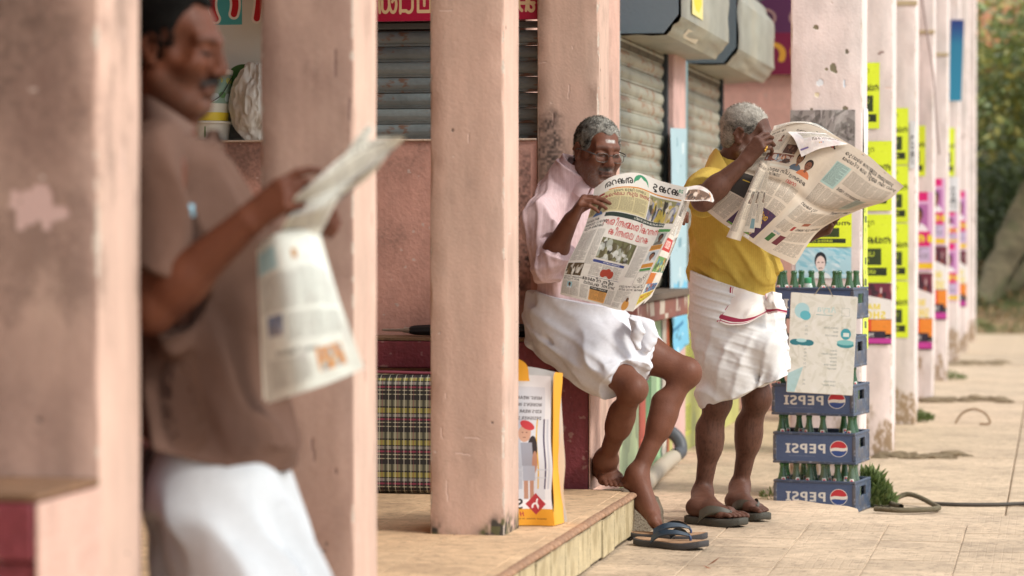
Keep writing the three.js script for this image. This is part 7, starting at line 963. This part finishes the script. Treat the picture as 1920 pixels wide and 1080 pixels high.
// spread held by the man in yellow
const spread = canvasTex(2000, 1350, (g, w, h) => {
  const R = rng(91); paperTone(g, w, h, R, '#d2c3b1');
  // left page
  wordsTo(g, R, 60, 60, 300, 30, INK, .15); columns(g, R, 50, 110, 400, 190, 3, 9); portrait(g, 330, 120, 70, 80, '#b9a99a', '#7a5440', '#2a201c', '#8a5a50'); word(g, 'nylk', 60, 330, 42, INK, .18); columns(g, R, 50, 400, 300, 260, 3, 9);
  word(g, 'ylm', 720, 44, 70, '#221f1c', .18); mtext(g, '1', 930, 110, 'bold 90px serif', '#b5403a'); wordsTo(g, R, 500, 66, 200, 34, INK, .17); wordsTo(g, R, 560, 150, 160, 30, '#b5403a', .2);
  blobPhoto(g, R, 260, 330, 420, 110, ['#7a4a3a', '#a8b9c2', '#c9784a', '#4a3a34', '#d8cfc4', '#5f86a0'], 46); columns(g, R, 480, 120, 240, 190, 2, 9); blobPhoto(g, R, 500, 220, 150, 100, ['#5a4038', '#8a6450', '#2e2622'], 14);
  portrait(g, 660, 240, 160, 250, '#d6c8b6', '#8a6148', '#221a17', '#5d6a78'); portrait(g, 780, 290, 170, 220, 'rgba(0,0,0,0)', '#7d4f3a', '#2b1c18', '#c9744a');
  g.fillStyle = '#d5cfc2'; g.fillRect(400, 470, 280, 30); wordsTo(g, R, 380, 520, 300, 40, INK, .16); wordsTo(g, R, 380, 575, 260, 36, INK, .16); wordsTo(g, R, 720, 540, 230, 38, INK, .17); wordsTo(g, R, 720, 600, 160, 40, '#b5403a', .17); columns(g, R, 700, 650, 250, 180, 2, 9);
  g.fillStyle = '#3b3532'; g.fillRect(40, 690, 330, 300); g.fillStyle = '#c9a83a'; g.fillRect(130, 780, 120, 14); g.fillStyle = '#b9b2a8'; g.fillRect(255, 782, 90, 8); columns(g, R, 390, 640, 290, 200, 3, 9); g.fillStyle = '#5f86a0'; g.fillRect(390, 560, 40, 36);
  columns(g, R, 400, 850, 300, 170, 2, 9); columns(g, R, 720, 850, 240, 170, 2, 9);
  g.fillStyle = '#4a3350'; g.fillRect(400, 980, 540, 330); for (let i = 0; i < 40; i++) { g.fillStyle = 'rgba(190,70,50,.6)'; g.fillRect(400 + R() * 540, 985 + R() * 60, 8, 5); } word(g, 'triky', 560, 1040, 56, '#d9a92f', .17); word(g, 'nld', 640, 1110, 56, '#d9a92f', .18); wordsTo(g, R, 470, 1190, 360, 18, '#d8cfc4', .15); for (const [x, y] of [[470, 1230], [760, 1220]]) { portrait(g, x, y, 110, 120, 'rgba(0,0,0,0)', '#c09a80', '#e4e2e0', '#e0dedd'); g.fillStyle = '#e4e2e0'; g.beginPath(); g.ellipse(x + 55, y + 22, 32, 20, 0, 0, 7); g.fill(); } g.fillStyle = '#6f9a3f'; g.fillRect(420, 1290, 400, 18); g.fillStyle = '#d0b83a'; g.fillRect(610, 1240, 70, 50);
  columns(g, R, 60, 1010, 310, 300, 3, 9);
  // right page
  wordsTo(g, R, 1070, 70, 340, 34, INK, .15); wordsTo(g, R, 1080, 124, 320, 34, INK, .15); wordsTo(g, R, 1440, 66, 500, 40, '#2b2724', .18); wordsTo(g, R, 1450, 124, 460, 40, '#2b2724', .18); g.fillStyle = '#a8c0b8'; g.fillRect(1060, 190, 170, 260); columns(g, R, 1070, 200, 150, 240, 1, 9); columns(g, R, 1260, 200, 680, 170, 6, 9); wordsTo(g, R, 1260, 400, 400, 36, INK, .17); columns(g, R, 1060, 470, 880, 190, 8, 9); wordsTo(g, R, 1060, 690, 300, 34, INK, .17); columns(g, R, 1060, 740, 500, 170, 4, 9); g.fillStyle = '#a8b0a4'; g.fillRect(1600, 420, 160, 200); columns(g, R, 1610, 430, 140, 180, 1, 9);
  wordsTo(g, R, 1600, 690, 340, 40, INK, .18); columns(g, R, 1600, 750, 340, 190, 3, 9); g.fillStyle = '#9a5a44'; g.fillRect(1420, 900, 160, 40); g.fillStyle = '#a03a34'; g.fillRect(1300, 960, 60, 60); columns(g, R, 1060, 940, 220, 130, 2, 9); wordsTo(g, R, 1400, 980, 460, 34, INK, .18); columns(g, R, 1380, 1040, 560, 120, 5, 9); g.fillStyle = '#6d2f36'; g.fillRect(1250, 1110, 130, 130); g.fillStyle = '#3f6a3a'; g.fillRect(1090, 1130, 90, 110); columns(g, R, 1400, 1180, 540, 130, 5, 9); wordsTo(g, R, 1090, 1090, 140, 26, '#5f86a0', .17);
  g.fillStyle = '#d2c3b1'; g.fillRect(985, 0, 22, h);
  for (const x of [300, 1200, 1650]) ['#c9a83a', '#b5403a', '#5f86a0', INK].forEach((c, i) => { g.fillStyle = c; g.fillRect(x + i * 9, 18, 7, 7); });
});
{
  const t = thing('newspaper', 'opened broadsheet spread with purple advertisement held by the man in yellow', 'newspaper'), f = pm(spread), p1 = pm(plainPage(95, '#d6c8b6')), p2 = pm(plainPage(97, '#d8ccbc', '#7a9aa0'));
  const wob = (p, u, v) => { const cr = .012 * exp(-pow((u - .5) / .03, 2)) + .008 * exp(-pow((v - .5) / .03, 2)); return [p[0] - CT[0] * cr + .002 * vn(u * 6, v * 6, 1), p[1] + .003 * vn(u * 4, v * 6, 4), p[2] - CT[2] * cr + .008 * vn(u * 4, v * 3, 6)]; };
  sheet('spread', t, [[[1447, 243, 10.575], [1490, 231, 10.57], [1545, 243, 10.60], [1618, 285, 10.65], [1655, 316, 10.655], [1694, 350, 10.66]], [[1420, 288, 10.56], [1452, 288, 10.558], [1510, 300, 10.575], [1573, 337, 10.625], [1618, 368, 10.64], [1664, 376, 10.67]], [[1390, 322, 10.535], [1432, 333, 10.545], [1478, 350, 10.575], [1523, 386, 10.615], [1562, 396, 10.655], [1606, 396, 10.70]], [[1352, 352, 10.55], [1400, 378, 10.545], [1440, 400, 10.565], [1472, 428, 10.60], [1505, 434, 10.64], [1538, 432, 10.69]], [[1312, 384, 10.575], [1356, 420, 10.565], [1396, 446, 10.575], [1428, 466, 10.60], [1458, 482, 10.63], [1490, 497, 10.67]]], f, p1, 72, 64, wob);
  sheet('rolled_edge', t, [[[1449, 246, 10.578], [1490, 231, 10.572], [1530, 236, 10.60], [1575, 262, 10.635]], [[1451, 236, 10.60], [1488, 228, 10.61], [1530, 232, 10.63], [1572, 258, 10.655]]], p2, null, 24, 6);
  sheet('inner_page', t, [[[1426, 300, 10.515], [1440, 312, 10.51]], [[1396, 370, 10.49], [1412, 372, 10.488]], [[1362, 444, 10.50], [1388, 452, 10.495]]], p1, p2, 14, 30, (p, u, v) => [p[0], p[1], p[2] + .006 * sin(u * 5)]);
  sheet('inner_page', t, [[[1432, 304, 10.525], [1442, 310, 10.52]], [[1412, 370, 10.505], [1422, 372, 10.503]], [[1388, 434, 10.51], [1414, 436, 10.505]]], p2, p1, 14, 30);
  sheet('inner_page', t, [[[1436, 306, 10.53], [1444, 312, 10.53]], [[1424, 370, 10.52], [1434, 372, 10.52]], [[1412, 426, 10.52], [1426, 428, 10.52]]], p1, null, 10, 20);
  sheet('turned_corner', t, [[[1477, 247, 10.55], [1515, 248, 10.565], [1548, 250, 10.60]], [[1490, 262, 10.525], [1530, 256, 10.545], [1566, 260, 10.61]], [[1503, 294, 10.53], [1540, 278, 10.56], [1590, 270, 10.63]]], pm(canvasTex(300, 200, (g, w, h) => { const R = rng(15); paperTone(g, w, h, R, '#ece8e2'); g.fillStyle = '#b9aea0'; g.fillRect(60, 20, 240, 80); columns(g, R, 60, 20, 230, 70, 3, 8); wordsTo(g, R, 110, 100, 160, 30, '#6d6258', .16); g.fillStyle = '#6a5a86'; g.fillRect(10, 160, 60, 10); ['#c9a83a', '#b5403a', '#5f86a0'].forEach((c, i) => { g.fillStyle = c; g.fillRect(150 + i * 12, 150, 9, 7); }); })), p2, 24, 20);
  sheet('turned_corner', t, [[[1479, 246, 10.56], [1530, 247, 10.59]], [[1512, 263, 10.545], [1553, 255, 10.60]]], p1, null, 12, 8);
}
// blurred paper held by the man in brown
{
  const t = thing('newspaper', 'folded newspaper hanging from the hands of the man in brown', 'newspaper'), f = pm(canvasTex(700, 1000, (g, w, h) => { const R = rng(101); paperTone(g, w, h, R, '#dfe3da'); g.fillStyle = '#a8cdd2'; g.fillRect(0, 60, 200, 140); columns(g, R, 30, 230, 640, 230, 4, 9); blobPhoto(g, R, 70, 470, 130, 120, ['#6a7a9a', '#c9a98f', '#3d3a40', '#d8d4cc'], 24); columns(g, R, 230, 480, 430, 160, 3, 9); wordsTo(g, R, 120, 680, 300, 34, INK, .16); columns(g, R, 60, 740, 300, 200, 2, 9); blobPhoto(g, R, 400, 700, 190, 190, ['#c98f5a', '#8ab0c9', '#d8c2a0', '#8a5a3a'], 30); g.fillStyle = '#b07f4a'; g.fillRect(330, 110, 40, 60); })), bk = pm(plainPage(103, '#d8d4c4'));
  sheet('hanging_page', t, [[[484, 462, 5.22], [520, 438, 5.19], [565, 430, 5.20], [600, 440, 5.24]], [[486, 560, 5.22], [535, 540, 5.17], [590, 530, 5.18], [630, 545, 5.22]], [[492, 660, 5.23], [545, 650, 5.17], [605, 640, 5.18], [658, 625, 5.22]], [[500, 757, 5.25], [560, 738, 5.19], [625, 715, 5.20], [682, 690, 5.24]]], f, bk, 30, 40, (p, u, v) => [p[0], p[1], p[2] + .01 * sin(u * 6)]);
  sheet('back_page', t, [[[482, 470, 5.27], [560, 440, 5.30]], [[494, 750, 5.30], [560, 735, 5.33]]], bk, null, 12, 12);
  sheet('gathered_page', t, [[[566, 358, 5.17], [600, 330, 5.17], [650, 290, 5.2], [700, 262, 5.23], [762, 258, 5.26]], [[548, 385, 5.17], [590, 365, 5.17], [640, 345, 5.2], [690, 318, 5.23], [740, 275, 5.26]], [[545, 405, 5.18], [580, 400, 5.18], [620, 385, 5.2], [655, 345, 5.24], [705, 320, 5.27]], [[520, 440, 5.19], [560, 430, 5.2], [596, 440, 5.23], [610, 405, 5.26], [640, 370, 5.3]]], pm(plainPage(105, '#dcdbcf', '#5d5f62')), bk, 30, 30, (p, u, v) => [p[0], p[1], p[2] + .012 * sin(v * 11 + u * 2)]);
  sheet('raised_corner', t, [[[640, 300, 5.2], [670, 255, 5.22], [690, 232, 5.25]], [[660, 300, 5.22], [690, 262, 5.25], [704, 240, 5.28]]], bk, null, 10, 6);
}
// every group stands at the foot of what it holds
scene.updateMatrixWorld(true);
for (const o of scene.children) {
  if (!o.isGroup || o.position.lengthSq() || o.rotation.y) continue;
  const b = new THREE.Box3().setFromObject(o); if (b.isEmpty()) continue;
  const c = [(b.min.x + b.max.x) / 2, b.min.y, (b.min.z + b.max.z) / 2];
  o.position.set(...c); for (const k of o.children) k.position.sub(o.position);
}
renderer.render(scene, camera);
